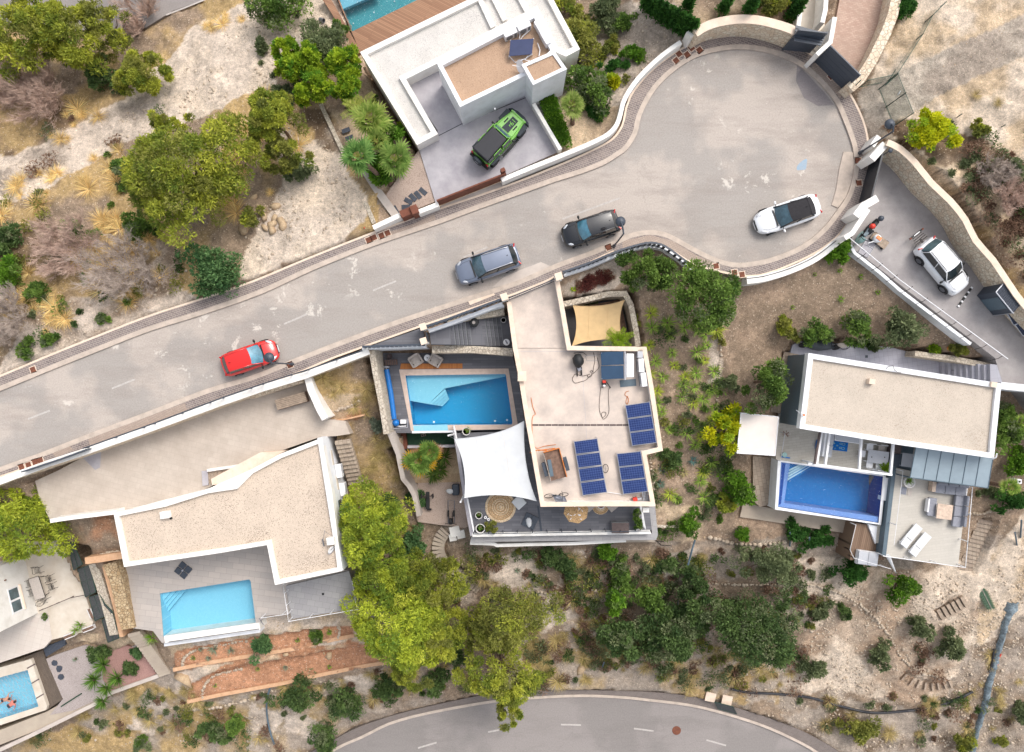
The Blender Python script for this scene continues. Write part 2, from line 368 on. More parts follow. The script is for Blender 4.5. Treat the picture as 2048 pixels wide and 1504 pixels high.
def WM(name,tint,rip=.3,sc=5):
 m,n,l,b=newmat(name);n.remove(b);out=n['Material Output']
 tr=n.new('ShaderNodeBsdfTransparent');tr.inputs[0].default_value=tint
 gl=n.new('ShaderNodeBsdfGlossy');gl.inputs['Roughness'].default_value=.08
 fr=n.new('ShaderNodeFresnel');fr.inputs[0].default_value=1.33
 co=coords(n,l);f=NZ(n,l,co,sc,3,.5,.4)
 bu=n.new('ShaderNodeBump');bu.inputs['Strength'].default_value=rip;bu.inputs['Distance'].default_value=.3;l.new(f,bu.inputs['Height'])
 l.new(bu.outputs[0],gl.inputs['Normal']);l.new(bu.outputs[0],fr.inputs['Normal'])
 mx=n.new('ShaderNodeMixShader');l.new(fr.outputs[0],mx.inputs[0]);l.new(tr.outputs[0],mx.inputs[1]);l.new(gl.outputs[0],mx.inputs[2])
 l.new(mx.outputs[0],out.inputs['Surface'])
WM('water',(.88,.98,.99,1));WM('water_calm',(.88,.98,1,1),.15)
def screen(name,c,f):
 m,n,l,b=newmat(name);out=n['Material Output'];tr=n.new('ShaderNodeBsdfTransparent');setp(b,'Base Color',c);setp(b,'Roughness',.8)
 mx=n.new('ShaderNodeMixShader');mx.inputs[0].default_value=f;l.new(tr.outputs[0],mx.inputs[1]);l.new(b.outputs[0],mx.inputs[2]);l.new(mx.outputs[0],out.inputs['Surface'])
screen('wire_mesh',AC(110,136,124),.22)
def foliage(name,tr=.25):
 m,n,l,b=newmat(name);out=n['Material Output']
 at=n.new('ShaderNodeAttribute');at.attribute_name='col'
 l.new(at.outputs['Color'],b.inputs['Base Color']);setp(b,'Roughness',.75);setp(b,'Specular IOR Level',.2)
 t=n.new('ShaderNodeBsdfTranslucent');l.new(at.outputs['Color'],t.inputs[0])
 mx=n.new('ShaderNodeMixShader');mx.inputs[0].default_value=tr
 l.new(b.outputs[0],mx.inputs[1]);l.new(t.outputs[0],mx.inputs[2]);l.new(mx.outputs[0],out.inputs['Surface'])
foliage('foliage',.38);foliage('dry_blades',.2)
def asphalt(name,c,c2,c3,spill=True):
 m,n,l,b=newmat(name);co=coords(n,l);st=coords(n,l,R(-22),(.25,1,1))
 x=mixrgb(n,l,c,c2,ramp(n,l,NZ(n,l,co,.13,4,.55),.46,.52))
 x=mixrgb(n,l,x,c3,ramp(n,l,NZ(n,l,st,.5,6,.7),.48,.8))
 g=NZ(n,l,co,9,8,.9);fr=n.new('ShaderNodeMapRange');fr.inputs[1].default_value=.3;fr.inputs[2].default_value=.7
 fr.inputs[3].default_value=.72;fr.inputs[4].default_value=1.26;l.new(g,fr.inputs[0])
 x=mixrgb(n,l,x,fr.outputs[0],1.,'MULTIPLY')
 e=n.new('ShaderNodeTexVoronoi');e.feature='DISTANCE_TO_EDGE';e.inputs['Scale'].default_value=.22;wp=n.new('ShaderNodeVectorMath');wp.operation='ADD';nt=n.new('ShaderNodeTexNoise');nt.inputs['Scale'].default_value=1.2;nt.inputs['Detail'].default_value=5;l.new(co,nt.inputs['Vector']);l.new(co,wp.inputs[0]);l.new(nt.outputs['Color'],wp.inputs[1]);l.new(wp.outputs[0],e.inputs['Vector'])
 x=mixrgb(n,l,tuple(v*.72 for v in c[:3])+(1,),x,ramp(n,l,e.outputs['Distance'],-.006,.006))
 if spill:
  k=n.new('ShaderNodeMath');k.operation='MULTIPLY';l.new(ramp(n,l,NZ(n,l,co,.75,8,.75,.3),.585,.63),k.inputs[0]);l.new(ramp(n,l,NZ(n,l,co,.11,2),.50,.56),k.inputs[1]);k=k.outputs[0]
  kk=n.new('ShaderNodeMath');kk.operation='MULTIPLY';kk.inputs[1].default_value=.72;l.new(k,kk.inputs[0]);x=mixrgb(n,l,x,AC(230,222,212),kk.outputs[0])
  k=ramp(n,l,NZ(n,l,co,3.1,5,.6),.71,.735)
  x=mixrgb(n,l,x,AC(226,218,208),k)
 l.new(x,b.inputs['Base Color']);setp(b,'Roughness',.9);setp(b,'Specular IOR Level',.3);bump(n,l,b,g,.4,.01)
asphalt('asphalt',AC(194,183,174),AC(174,167,161),AC(158,148,141))
asphalt('asphalt_low',AC(158,151,148),AC(148,142,139),AC(136,130,127),False)
asphalt('asphalt_patch',AC(158,150,150),AC(150,142,142),AC(140,132,132),False)
m,n,l,b=newmat('ground');co=coords(n,l)
at=n.new('ShaderNodeAttribute');at.attribute_name='col'
f1=NZ(n,l,co,3.2,8,.75);r1=n.new('ShaderNodeMapRange');r1.inputs[1].default_value=.32;r1.inputs[2].default_value=.68;r1.inputs[3].default_value=.62;r1.inputs[4].default_value=1.30;l.new(f1,r1.inputs[0])
x=mixrgb(n,l,at.outputs['Color'],r1.outputs[0],1.,'MULTIPLY')
g2=n.new('ShaderNodeMapRange');g2.inputs[1].default_value=.34;g2.inputs[2].default_value=.66;g2.inputs[3].default_value=.62;g2.inputs[4].default_value=1.34;l.new(NZ(n,l,co,13,6,.85),g2.inputs[0])
x=mixrgb(n,l,x,g2.outputs[0],1.,'MULTIPLY')
v=n.new('ShaderNodeTexVoronoi');v.inputs['Scale'].default_value=7;l.new(co,v.inputs['Vector'])
sp=n.new('ShaderNodeSeparateColor');l.new(v.outputs['Color'],sp.inputs[0])
k=n.new('ShaderNodeMath');k.operation='MULTIPLY';l.new(ramp(n,l,sp.outputs[0],.72,.76),k.inputs[0]);l.new(ramp(n,l,v.outputs['Distance'],.32,.22),k.inputs[1])
k2=n.new('ShaderNodeMath');k2.operation='MULTIPLY';k2.inputs[1].default_value=.8;l.new(k.outputs[0],k2.inputs[0])
x=mixrgb(n,l,x,AC(226,208,188),k2.outputs[0])
k=ramp(n,l,NZ(n,l,co,9,6,.8),.60,.72);k3=n.new('ShaderNodeMath');k3.operation='MULTIPLY';k3.inputs[1].default_value=.5;l.new(k,k3.inputs[0])
x=mixrgb(n,l,x,AC(96,74,58),k3.outputs[0])
l.new(x,b.inputs['Base Color']);setp(b,'Roughness',.95);setp(b,'Specular IOR Level',.2)
bump(n,l,b,NZ(n,l,co,6,8,.8),1.0,.10)
mat('road_paint',AC(208,202,196),AC(180,172,168),rough=.8,sc=6,fv=.2)
mat('rock',AC(214,198,178),AC(178,160,140),rough=.95,sc=2,fine=14,fv=.15,bs=.6)
mat('rock_warm',AC(206,182,150),AC(170,142,112),rough=.95,sc=2,fine=14,fv=.15,bs=.6)
mat('plaster_spill',AC(236,232,228),AC(206,200,196),rough=.9,sc=2,fv=.1)
mat('blue_chalk',AC(156,182,204),AC(176,184,192),rough=.9,sc=3,fv=.15)
PL('canopy_glass',AC(156,172,182),.2,spec=.6,var=.05,sc=1);PL('window_glass_pale',AC(150,186,184),.15,spec=.6,var=.1,sc=2)
TI('thatch',AC(128,114,102),AC(104,92,82),AC(74,64,56),.3,.05,R(68),.012,dirt=.3)
# ==========================================================
K=[(-500,985),(0,782),(100,741),(200,701),(300,662),(400,631),(520,589),(620,543),(723,501),(800,474),(883,446),(950,421),(1020,396),(1109,364),(1160,348),(1207,330),(1235,313),(1255,298),(1274,268),(1282,234),(1298,200),(1319,170),(1354,138),(1394,114),(1439,102),(1479,98),(1527,103),(1580,120),(1620,147),(1650,177),(1671,205),(1687,241),(1701,278),(1707,302),(1709,328),(1704,361),(1693,393),(1671,425),(1650,452),(1620,479),(1588,498),(1540,516),(1500,524),(1470,525),(1439,518),(1399,500),(1359,478),(1332,465),(1300,460),(1266,465),(1239,476),(1186,500),(1120,524),(1065,548),(1020,566),(939,592),(859,618),(779,645),(660,689),(574,723),(500,752),(412,778),(306,819),(181,866),(74,908),(0,934),(-500,1120)]
O=[(-500,958),(0,750),(100,708),(200,668),(300,629),(400,597),(500,563),(620,513),(739,466),(800,444),(878,416),(950,392),(1010,371),(1060,352),(1138,320),(1190,296),(1222,278),(1240,256),(1247,234),(1255,199),(1282,160),(1319,125),(1367,93),(1412,77),(1465,69),(1527,68),(1580,86),(1631,112),(1666,144),(1695,177),(1714,209),(1730,246),(1738,284),(1740,321),(1735,361),(1727,400),(1703,439),(1674,476),(1634,506),(1580,532),(1527,551),(1489,554),(1440,545),(1383,528),(1346,505),(1306,489),(1266,497),(1226,511),(1125,548),(1112,556),(1016,595),(1005,598),(848,652),(734,693),(660,720),(593,749),(520,773),(439,802),(330,842),(221,882),(160,904),(106,922),(13,951),(-500,1140)]
Ks=SMO(K,3);Os=SMO(O,3)
rp=PP(Ks,0)
road=MB().prism(rp,-.4,0).obj('road','asphalt');road['kind']='structure';FLAT.append(([(p[0],p[1]) for p in rp],0,.5))
def ribbon(name,a,b,z,depth,m,zz=None):
 def res(l,n):
  l=[Vector(p) for p in l];d=[0]
  for i in range(1,len(l)):d.append(d[-1]+(l[i]-l[i-1]).length)
  out=[];j=0
  for k in range(n):
   t=d[-1]*k/(n-1)
   while j<len(l)-2 and d[j+1]<t:j+=1
   u=(t-d[j])/max(1e-6,d[j+1]-d[j]);out.append(l[j].lerp(l[j+1],min(1,u)))
  return out
 return res(a,10),res(b,10)
def nearest_pairs(a,b):
 out=[];j0=0
 for p in a:
  best=None
  for j in range(j0,min(len(b)-1,j0+26)):
   q,r=Vector(b[j]),Vector(b[j+1]);d=r-q;t=max(0,min(1,(Vector(p)-q).dot(d)/max(1e-6,d.length_squared)));c=q+d*t
   e=(c-Vector(p)).length
   if best is None or e<best[0]-1e-6:best=(e,j,c)
  j0=max(j0,best[1]-1);out.append(best[2])
 return out
Op=nearest_pairs(Ks,Os);Op[0]=Vector(O[0]);Op[-1]=Vector(O[-1])
mb=MB();ka=PP(Ks,.12);kb=PP([tuple(p) for p in Op],.12);nk=len(ka)
vs=[]
for a,c in zip(ka,kb):vs+=[(a[0],a[1],.12),(c[0],c[1],.12),(c[0],c[1],-.4),(a[0],a[1],-.02)]
mb.add(vs,[(i*4,i*4+1,i*4+5,i*4+4) for i in range(nk-1)]+[(i*4+1,i*4+2,i*4+6,i*4+5) for i in range(nk-1)]+[(i*4+3,i*4,i*4+4,i*4+7) for i in range(nk-1)])
pv=mb.obj('pavement','paver_grey');pv['kind']='structure'
FLAT.append(([(p[0],p[1]) for p in kb],-.02,.1))
kr=MB().strip([p for p in PP(Ks,.13)],.34,-.1,.13,side=1).obj('kerb','kerb');kr['kind']='structure'
ke=MB().strip([(p[0],p[1]) for p in kb],.14,-.1,.135,side=-1).obj('kerb','cream_cap');ke['kind']='structure'
def PX(name,px,z,m,th=.004,kind='structure'):
 o=MB().prism(PP(px,z+th),z-.02,z+th).obj(name,m);o['kind']=kind;return o
PX('pavement',[(176,876),(370,806),(374,820),(180,893)],.12,'paver_light')
PX('pavement',[(104,906),(140,892),(146,900),(112,914)],.12,'paver_light')
PX('pavement',[(1245,482),(1300,470),(1345,482),(1392,510),(1440,530),(1440,540),(1385,524),(1342,498),(1300,486),(1245,497)],.12,'paver_light')
PX('pavement',[(1180,522),(1226,500),(1232,506),(1186,526)],.12,'cream_cap')
PX('pavement',[(935,600),(985,580),(990,590),(940,610)],.12,'cream_cap')
PX('pavement',[(745,476),(830,446),(868,428),(872,438),(800,470),(748,492)],.12,'paver_light')
PX('pavement',[(1632,118),(1668,150),(1694,178),(1680,196),(1655,168),(1622,138)],.12,'paver_light')
PX('pavement',[(300,640),(480,575),(640,512),(644,524),(480,590),(304,650)],.12,'paver_grey')
PX('road_patch',[(1594,128),(1618,152),(1648,184),(1668,210),(1636,212),(1608,196),(1592,162)],0,'asphalt_patch')
PX('road_patch',[(1010,571),(1060,552),(1100,532),(1082,524),(1040,540),(1005,556),(985,574)],0,'concrete_pale')
ramp_=MB().prism(PP([(1687,303),(1706,304),(1709,328),(1704,361),(1693,393),(1676,416),(1663,410),(1672,380),(1678,340)],.07),-.02,.07).obj('kerb_ramp','kerb',bevel=.03);ramp_['kind']='structure'
dash=[(545,645,615,629),(746,581,792,562),(568,648,615,628),(224,777,269,759),(56,838,100,821),(1125,438,1240,396),(927,515,975,494)]
mb=MB()
for x0,y0,x1,y1 in dash[1:]:mb.strip(PP([(x0,y0),(x1,y1)],0),.12,-.01,.005)
dd=mb.obj('road_marking','road_paint');dd['kind']='structure'
PX('chalk_mark',SMO([(1595,331),(1604,322),(1614,318),(1613,331),(1611,339),(1601,340),(1594,340)],3,True),0,'blue_chalk',.006)
LK=[(560,1590),(620,1540),(673,1500),(726,1476),(779,1450),(846,1431),(939,1413),(1000,1404),(1070,1398),(1160,1394),(1240,1397),(1300,1403),(1380,1413),(1450,1430),(1520,1452),(1580,1478),(1640,1512),(1740,1590)]
LO=[(500,1560),(600,1515),(660,1484),(700,1462),(745,1444),(819,1422),(925,1398),(990,1387),(1070,1382),(1160,1380),(1240,1382),(1300,1384),(1380,1392),(1450,1410),(1520,1430),(1590,1456),(1660,1492),(1780,1570)]
ZL=-10.
lk=SMO(LK,3);lo=SMO(LO,3)
pts=PP([(p[0],p[1]) for p in lk],ZL)+PP([(1740,1900),(560,1900)],ZL)
o=MB().prism(pts,ZL-.4,ZL).obj('road','asphalt_low');o['kind']='structure';FLAT.append(([(p[0],p[1]) for p in pts],ZL,.3))
a=PP(lk,ZL+.12);b_=PP(lo,ZL+.12);n_=len(a)
o=MB().prism(a+b_[::-1],ZL-.4,ZL+.12).obj('pavement','paver_low');o['kind']='structure';FLAT.append(([(p[0],p[1]) for p in a+b_[::-1]],ZL+.12,.1))
o=MB().strip(a,.22,ZL-.1,ZL+.14,side=1).obj('kerb','kerb');o['kind']='structure'
mb=MB()
for x0,y0,x1,y1 in[(836,1496,873,1485),(976,1464,1015,1457),(1122,1449,1162,1450),(1268,1457,1307,1462),(1413,1480,1452,1491)]:
 mb.strip(PP([(x0,y0),(x1,y1)],ZL),.13,ZL-.01,ZL+.005)
mb.obj('road_marking','road_paint')['kind']='structure'
ZT=-6.
SL('road',[(-300,-260),(-300,20),(0,40),(90,62),(190,60),(290,56),(345,22),(420,-6),(560,-60),(500,-260)],ZT,'asphalt_low',.6)
mb=MB();mb.strip(PP([(332,30),(378,12),(415,-3),(500,-35)],ZT),.12,ZT-.01,ZT+.005);mb.strip(PP([(218,20),(262,16)],ZT),.12,ZT-.01,ZT+.005)
mb.obj('road_marking','road_paint')['kind']='structure'
def lid(x,y,rot,lb,m='rust_cover',z=.12,s=.38,grp=None):
 t=TH('manhole_cover',lb,'manhole cover',P(x,y,z),R(rot),grp)
 MB().box((0,0,.003),(s+.1,s+.1,.014)).obj('frame','cream_cap',t,lc=1)
 MB().box((0,0,.012),(s,s,.014)).obj('lid',m,t,lc=1,bevel=.004)
for i,(x,y,m_) in enumerate([(43,934,1),(57,930,1),(70,924,0),(81,921,0)]):
 lid(x,y,18,['leftmost rusty square lid in the pavement above the left driveway gate','second from left rusty lid in the pavement row by the lower left pine','third from left rusty lid in the pavement row by the lower left pine','rightmost of the four rusty lids in the pavement near the lower left pine'][i])
for i,(x,y) in enumerate([(737,480),(748,475),(763,471),(775,466)]):
 lid(x,y,22,['leftmost rusty lid of the row before the white wall of the corten gate','second rusty lid of the row before the white wall of the corten gate','third, browner lid of the row before the white wall of the corten gate','rightmost orange brown lid of the row before the white wall of the corten gate'][i])
for x,y,l_ in[(1352,121,'dark red lid nearest the white curved wall, lowest of the five'),(1358,108,'second dark lid of the five at the white meter boxes'),(1374,109,'orange rust lid in the middle of the five beside the turning circle'),(1383,96,'upper orange rust lid of the five beside the turning circle'),(1399,100,'dark lid furthest right of the five beside the turning circle')]:lid(x,y,38,l_)
lid(1662,153,42,'single rusty lid in the pavement below the big dark driveway gate');lid(1716,321,0,'rusty lid beside the foot of the tall lamp at the turning circle')
lid(1718,366,4,'rusty lid in the pavement beside the black driveway gate');lid(1217,495,22,'rusty lid beside the lamp post foot behind the black car')
lid(580,730,20,'rusty lid beside the foot of the lamp over the red car');lid(66,739,20,'lone brown lid in the pavement at the left edge, upper side of the street')
lid(1432,532,8,'reddish lid half under the round green tree by the pavement');lid(1469,545,8,'reddish lid, left of the pair beside the white wall end');lid(1484,549,8,'orange lid, right of the pair beside the white wall end')
t=TH('manhole_cover','round rusty iron cover in the asphalt of the lower road','manhole cover',P(1353,1461,ZL));MB().cyl((0,0,0),.38,.012,20).obj('lid','rust_cover',t,lc=1)
t=TH('drain_cover','small square dark drain in the tiled walk behind the right house','drain',P(1733,713,-2.9));MB().box((0,0,0.006),(.2,.2,.02)).obj('grate','anthracite',t,lc=1)
def tf_hole(name,outer,holes,z,m,depth=.5,parent=None,flat=True):
 bm=bmesh.new();edges=[]
 loops=[PP(outer,z)]+[PP(h,z) for h in holes];rings=[]
 for lp in loops:
  vv=[bm.verts.new(p) for p in lp];rings.append(vv)
  edges+=[bm.edges.new((vv[i],vv[(i+1)%len(vv)])) for i in range(len(vv))]
 bmesh.ops.triangle_fill(bm,use_beauty=True,use_dissolve=False,edges=edges)
 for vv in rings[:1]:
  lo_=[bm.verts.new((v_.co.x,v_.co.y,z-depth)) for v_ in vv]
  for i in range(len(vv)):
   j=(i+1)%len(vv);bm.faces.new((vv[i],lo_[i],lo_[j],vv[j]))
 bmesh.ops.recalc_face_normals(bm,faces=bm.faces)
 off=OFF.get(parent.name,Vector((0,0,0))) if parent is not None else Vector((0,0,0))
 for f in bm.faces:
  if abs(f.normal.z)>.9 and f.normal.z<0:f.normal_flip()
 for v_ in bm.verts:v_.co-=off
 me=bpy.data.meshes.new(name);bm.to_mesh(me);bm.free();me.materials.append(MATS[m])
 o=bpy.data.objects.new(name,me);COL.objects.link(o)
 if parent is None:o['kind']='structure'
 else:o.parent=parent
 OFF[o.name]=off
 if flat:
  FLAT.append(([(p[0],p[1]) for p in loops[0]],z,.35))
  for h in loops[1:]:FLAT.append(([(p[0],p[1]) for p in h],z-2.4,0.))
 return o
def pool(lb,water,z,depth,mw,mf,wm='water',dw=.08):
 c=PP(water,z);cx=sum((p for p in c),Vector())/len(c)
 t=TH('swimming_pool',lb,'swimming pool',(cx[0],cx[1],z-depth))
 n=len(c)
 mb=MB();vs=[(p[0],p[1],z-.005) for p in c]+[(p[0],p[1],z-depth) for p in c]
 mb.add(vs,[(i,(i+1)%n,n+(i+1)%n,n+i) for i in range(n)]);o=mb.obj('wall',mw,t)
 MB().prism([(p[0],p[1]) for p in c],z-depth-.05,z-depth).obj('floor',mf,t)
 zi=z-dw;MB().add([(p[0],p[1],zi) for p in c],[tuple(range(n))]).obj('water',wm,t)
 return t
def wpx(pts,z):return[tuple(p)[:2]for p in PP(pts,z)]
def PS(name,px,z,depth,m,t,bevel=0):return MB().prism(PP(px,z),z-depth,z).obj(name,m,t,bevel=bevel)
def WT(name,lb,px,wd,z0,z1,m,cat='wall',cap=None,side=0,closed=False,zref=None):
 zr=zref if zref is not None else(max(z1) if isinstance(z1,(list,tuple)) else z1)
 zl=z1 if isinstance(z1,(list,tuple)) else[z1]*len(px)
 pts=[P(x,y,zz) for(x,y),zz in zip(px,zl)]
 base=(pts[0][0],pts[0][1],z0 if not isinstance(z0,(list,tuple)) else z0[0])
 t=TH(name,lb,cat,base)
 MB().strip(pts,wd,z0,z1,side=side,closed=closed).obj('body',m,t)
 if cap:MB().strip(pts,wd+.06,[q-.005 for q in zl],[q+.05 for q in zl],side=side*wd/(wd+.06),closed=closed).obj('coping',cap,t)
 return t
def RL(lb,px,z0,h,m='anthracite',gap=.12,posts=1.6,lean=0,glass=None,rails=(1.,),name='railing',width=.03,bars=True):
 zl=z0 if isinstance(z0,(list,tuple)) else[z0]*len(px)
 pts=[P(x,y,zz+h) for(x,y),zz in zip(px,zl)]
 t=TH(name,lb,'railing',(pts[0][0],pts[0][1],zl[0]));mr=MB();mbars=MB()
 base=[Vector((p[0],p[1],zz)) for p,zz in zip(pts,zl)]
 for r_ in rails:mr.tube([b+Vector((0,0,h*r_)) for b in base],width)
 mr.obj('rail',m,t)
 for a,b in zip(base[:-1],base[1:]):
  L=(b-a).length
  if bars:
   for i in range(max(1,int(L/gap))):
    q=a.lerp(b,i*gap/L);mbars.box((q[0],q[1],q[2]+h/2),(.02,.02,h))
  for i in range(max(1,int(L/posts))+1):
   q=a.lerp(b,min(1,i*posts/L));MB().box((q[0],q[1],q[2]+h/2),(.05,.05,h)).obj('post',m,t)
  if glass:
   d=(b-a);ang=math.atan2(d[1],d[0]);c=(a+b)/2;MB().box((c[0],c[1],c[2]+h*.5),(L-.05,.014,h*.85),ang).obj('glass_panel',glass,t)
 if bars:mbars.obj('bars',m,t)
 return t
# ==========================================================
SL('driveway',[(808,160),(878,124),(930,214),(1053,150),(1066,169),(1122,301),(1003,354),(872,408),(834,285),(876,262)],.06,'concrete_grey',3.2)
mb=MB()
mb.strip(PP([(835,293),(925,247),(1062,191)],.06),.05,.05,.07);mb.obj('drainage_channel','anthracite_dark')['kind']='structure'
VA=TH('villa','white flat roofed villa with gravel roofs and a raised tan block beside the green jeep','house',P(900,160,-3))
roofA=[(720,104),(947,-6),(1072,-66),(1160,98),(1132,113),(1108,102),(1070,26),(874,127),(812,158),(876,268),(834,290)]
PS('roof',roofA,1.0,.3,'white_gravel',VA)
a_=PP(roofA,1.28)
MB().strip([(p[0],p[1]) for p in a_],.36,-3.2,1.28,closed=True,side=-1).obj('wall','white_render',VA)
FLAT.append(([tuple(p)[:2]for p in a_],-3.,.3))
for q in([(957,-8),(986,54)],[(983,-14),(1010,40)],[(1026,-30),(1060,32)]):
 MB().strip(PP(q,1.24),.34,.9,1.24).obj('roof_kerb','white_render',VA)
blk=[(874,127),(1072,24),(1112,103),(1053,150),(920,214)]
PS('block_roof',blk,3.05,.2,'tan_gravel',VA)
MB().strip([(p[0],p[1]) for p in PP(blk,3.5)],.28,.065,3.5,closed=True,side=-1).obj('block_wall','white_cool',VA)
tw=[(1044,128),(1108,102),(1135,138),(1066,170)]
tw=[(1043,129),(1108,101),(1134,138),(1066,170)]
PS('tower_roof',tw,3.95,.1,'tan_gravel',VA)
MB().strip([(p[0],p[1]) for p in PP(tw,4.05)],.22,-.3,4.05,closed=True,side=-1).obj('tower_wall','white_cool',VA)
MB().box(P(990,218,1.5),(.12,.12,.16)).obj('wall_lamp','white_plastic',VA)
MB().box(P(1146,106,-.4)+Vector((-.05,-.1,0)),(1.0,.12,.5),R(26)).obj('window','window_glass',VA)
dk=[(655,-50),(676,0),(721,106),(947,-6),(1072,-66),(1000,-300),(600,-200)]
wt=[(679,0),(704,63),(842,-4),(960,-62),(900,-160),(668,-30)]
tf_hole('deck',dk,[wt],-2.4,'wood_deck',.5)
SL('deck',[(640,-10),(662,-2),(722,104),(714,108)],-2.3,'wood_deck',.6,flat=False)
tp=pool('teal pool with wooden deck at the top edge of the photo',wt,-2.4,1.4,'pool_teal','pool_teal')
for x,y in((707,47),(748,25),(789,3)):MB().cyl(P(x,y,-3.78),.05,.05,10).obj('pool_light','white_plastic',tp)
PS('shelf',[(679,0),(686,18),(760,-14),(740,-40)],-2.9,.3,'pool_aqua',tp)
wlA=SMO([(1003,360),(1060,336),(1125,310),(1180,287),(1215,269),(1233,250),(1241,228),(1250,196),(1276,157),(1313,120),(1345,95),(1362,84)],3)
WT('garden_wall','low white rendered wall curving from the corten gate to the meter pillar',wlA,.3,-.2,1.05,'white_render')
t=TH('meter_pillar','white pillar with two meter box doors at the end of the curved wall','pillar',P(1378,82,.1),R(38))
MB().box((0,0,.8),(1.1,.5,1.6)).obj('body','white_render',t,lc=1,bevel=.01)
for dx in(-.28,.28):MB().box((dx,-.255,.85),(.4,.02,.55)).obj('meter_door','white_plastic',t,lc=1)
st=SMO([(1390,66),(1412,53),(1440,44),(1475,39),(1510,40),(1545,47),(1580,58),(1600,68)],3)
WT('stone_wall','curved cream stone wall above the top of the turning circle',st,.55,-.1,2.0,'stone_wall',cap='cream_cap')
WT('garden_wall','short white wall between corten gate and corten door',[(836,424),(877,408)],.32,0,1.1,'white_render')
WT('garden_wall','white wall end left of the corten door by the row of lids',[(746,455),(800,430)],.32,0,1.1,'white_render')
t=TH('sliding_gate','long rust brown corten sliding gate of the villa driveway','gate',P(876,411,.1))
MB().strip(PP([(873,401),(1012,346)],1.5),.07,.12,1.5).obj('panel','corten',t);MB().strip(PP([(873,401),(1012,346)],1.55),.1,1.5,1.55).obj('top_rail','corten',t)
MB().box(P(1006,343,1.4),(.3,.25,.9),R(25)).obj('motor_box','corten',t)
t=TH('garden_gate','brown corten pedestrian door between two white wall pieces','gate',P(815,424,.1))
MB().strip(PP([(801,429),(822,420)],1.3),.5,.12,1.3).obj('door','corten',t);MB().strip(PP([(822,421),(835,416)],1.5),.6,.12,1.5).obj('frame','corten',t)
SL('driveway_threshold',[(880,412),(1000,364),(1008,372),(884,418)],.1,'concrete_pale',.3,flat=False)
for i,(x,y,r_) in enumerate([(846,383,-40),(836,390,-50),(826,395,-45),(817,402,-28),(812,414,5),(791,420,-60)]):
 t=TH('stepping_stone',['rightmost','second from right','third from right','fourth from right','second from left','leftmost'][i]+' dark slate step in the gravel path by the corten door','stepping stone',P(x,y,-.02),R(r_),'slate steps by the corten door')
 MB().box((0,0,.02),(.62,.32,.06)).obj('slab','slate',t,lc=1,bevel=.01)
SL('gravel_bed',[(764,400),(800,350),(838,300),(872,402),(800,432)],-.02,'fine_gravel',.6)
for x,y in((692,261),(699,276)):
 t=TH('stepping_stone',('upper' if y<270 else 'lower')+' dark slate slab on the side path left of the villa','stepping stone',P(x,y,-1.0),R(20),'slate slabs on the side path')
 MB().box((0,0,.03),(.6,.32,.06)).obj('slab','slate',t,lc=1,bevel=.01)
WT('garden_wall','low white wall between the grey driveway and the clipped hedge',[(1067,207),(1121,299)],.25,0,.9,'white_render')
WT('retaining_wall','thin stone wall along the empty plot left of the villa',[(641,208),(672,274),(710,356),(748,446)],.3,[-3.2,-2.6,-1.6,-.6],[-1.5,-1.0,-.3,.35],'stone_pale')
WT('retaining_wall','pale concrete wall beside the side steps of the villa',[(730,342),(760,388),(792,432)],.55,[-1,-.8,-.3],[-.1,.1,.4],'concrete_pale')
mb=MB()
for i in range(9):
 f=i/9;mb.box(P(722+56*f,352+88*f,-.9+.1*i),(1.1,.42,.3),R(-62))
t=TH('steps','worn stone side steps beside the pale wall left of the villa','steps',P(750,390,-1));mb.obj('treads','paver_old',t)
def ACU(x,y,z,rot,lb,parent=None,grp=None,s=1.):
 t=TH('air_conditioner',lb,'air conditioner',P(x,y,z),R(rot),grp)
 MB().box((0,0,.33*s),(.9*s,.34*s,.62*s)).obj('casing','white_plastic',t,lc=1,bevel=.02)
 g=MB().cyl((0,0,0),.24*s,.015,20).obj('fan_grille','grey_plastic',t,lc=1);g.rotation_euler=(R(90),0,0);g.location=(-.14*s,-.172*s,.33*s)
 MB().box((.3*s,-.175*s,.33*s),(.18*s,.01,.5*s)).obj('side_grille','grey_plastic',t,lc=1)
 for d in(-.35,.35):MB().box((d*s,0,.01),(.06,.4*s,.03)).obj('foot','grey_plastic',t,lc=1)
for i,(x,y,r_) in enumerate([(1021,74,25),(1048,61,25)]):ACU(x,y,3.06,r_,['white air conditioner further left behind the villa roof panel','white air conditioner further right behind the villa roof panel'][i])
for i,(x,y,r_) in enumerate([(1078,62,-60),(1090,84,-60)]):ACU(x,y,3.06,r_+180,['white air conditioner at the upper end of the villa roof side wall','white air conditioner next to the small tan tower roof'][i])
t=TH('solar_collector','dark blue grey tilted water heating panel on the tan villa roof','solar panel',P(1043,96,3.06))
pc=[P(1021,80,3.9),P(1067,77,3.7),P(1064,108,3.35),P(1018,112,3.5)]
MB().add([p for p in pc]+[p-Vector((0,0,.08)) for p in pc],[(3,2,1,0),(4,5,6,7),(0,1,5,4),(1,2,6,5),(2,3,7,6),(3,0,4,7)]).obj('panel','thermal_panel_b',t)
mb=MB()
for p in pc:mb.tube([p,Vector((p[0],p[1],3.06))],.03)
mb.tube([pc[2],P(1050,118,3.1),P(1040,121,3.1)],.04);mb.tube([pc[3],P(1030,125,3.1),P(1046,120,3.1)],.03);mb.obj('frame','alu',t)
t=TH('satellite_dish','white satellite dish on the villa roof beside the small tower','satellite dish',P(1041,140,3.06))
o=MB().lathe((0,0,0),[(.01,-.09),(.2,-.07),(.36,-.02),(.43,.03),(.40,.03),(.2,-.05),(.01,-.06)],24).obj('dish','white_plastic',t,lc=1,sm=1)
o.rotation_euler=(R(15),R(-62),R(10));o.location=(0,0,.55)
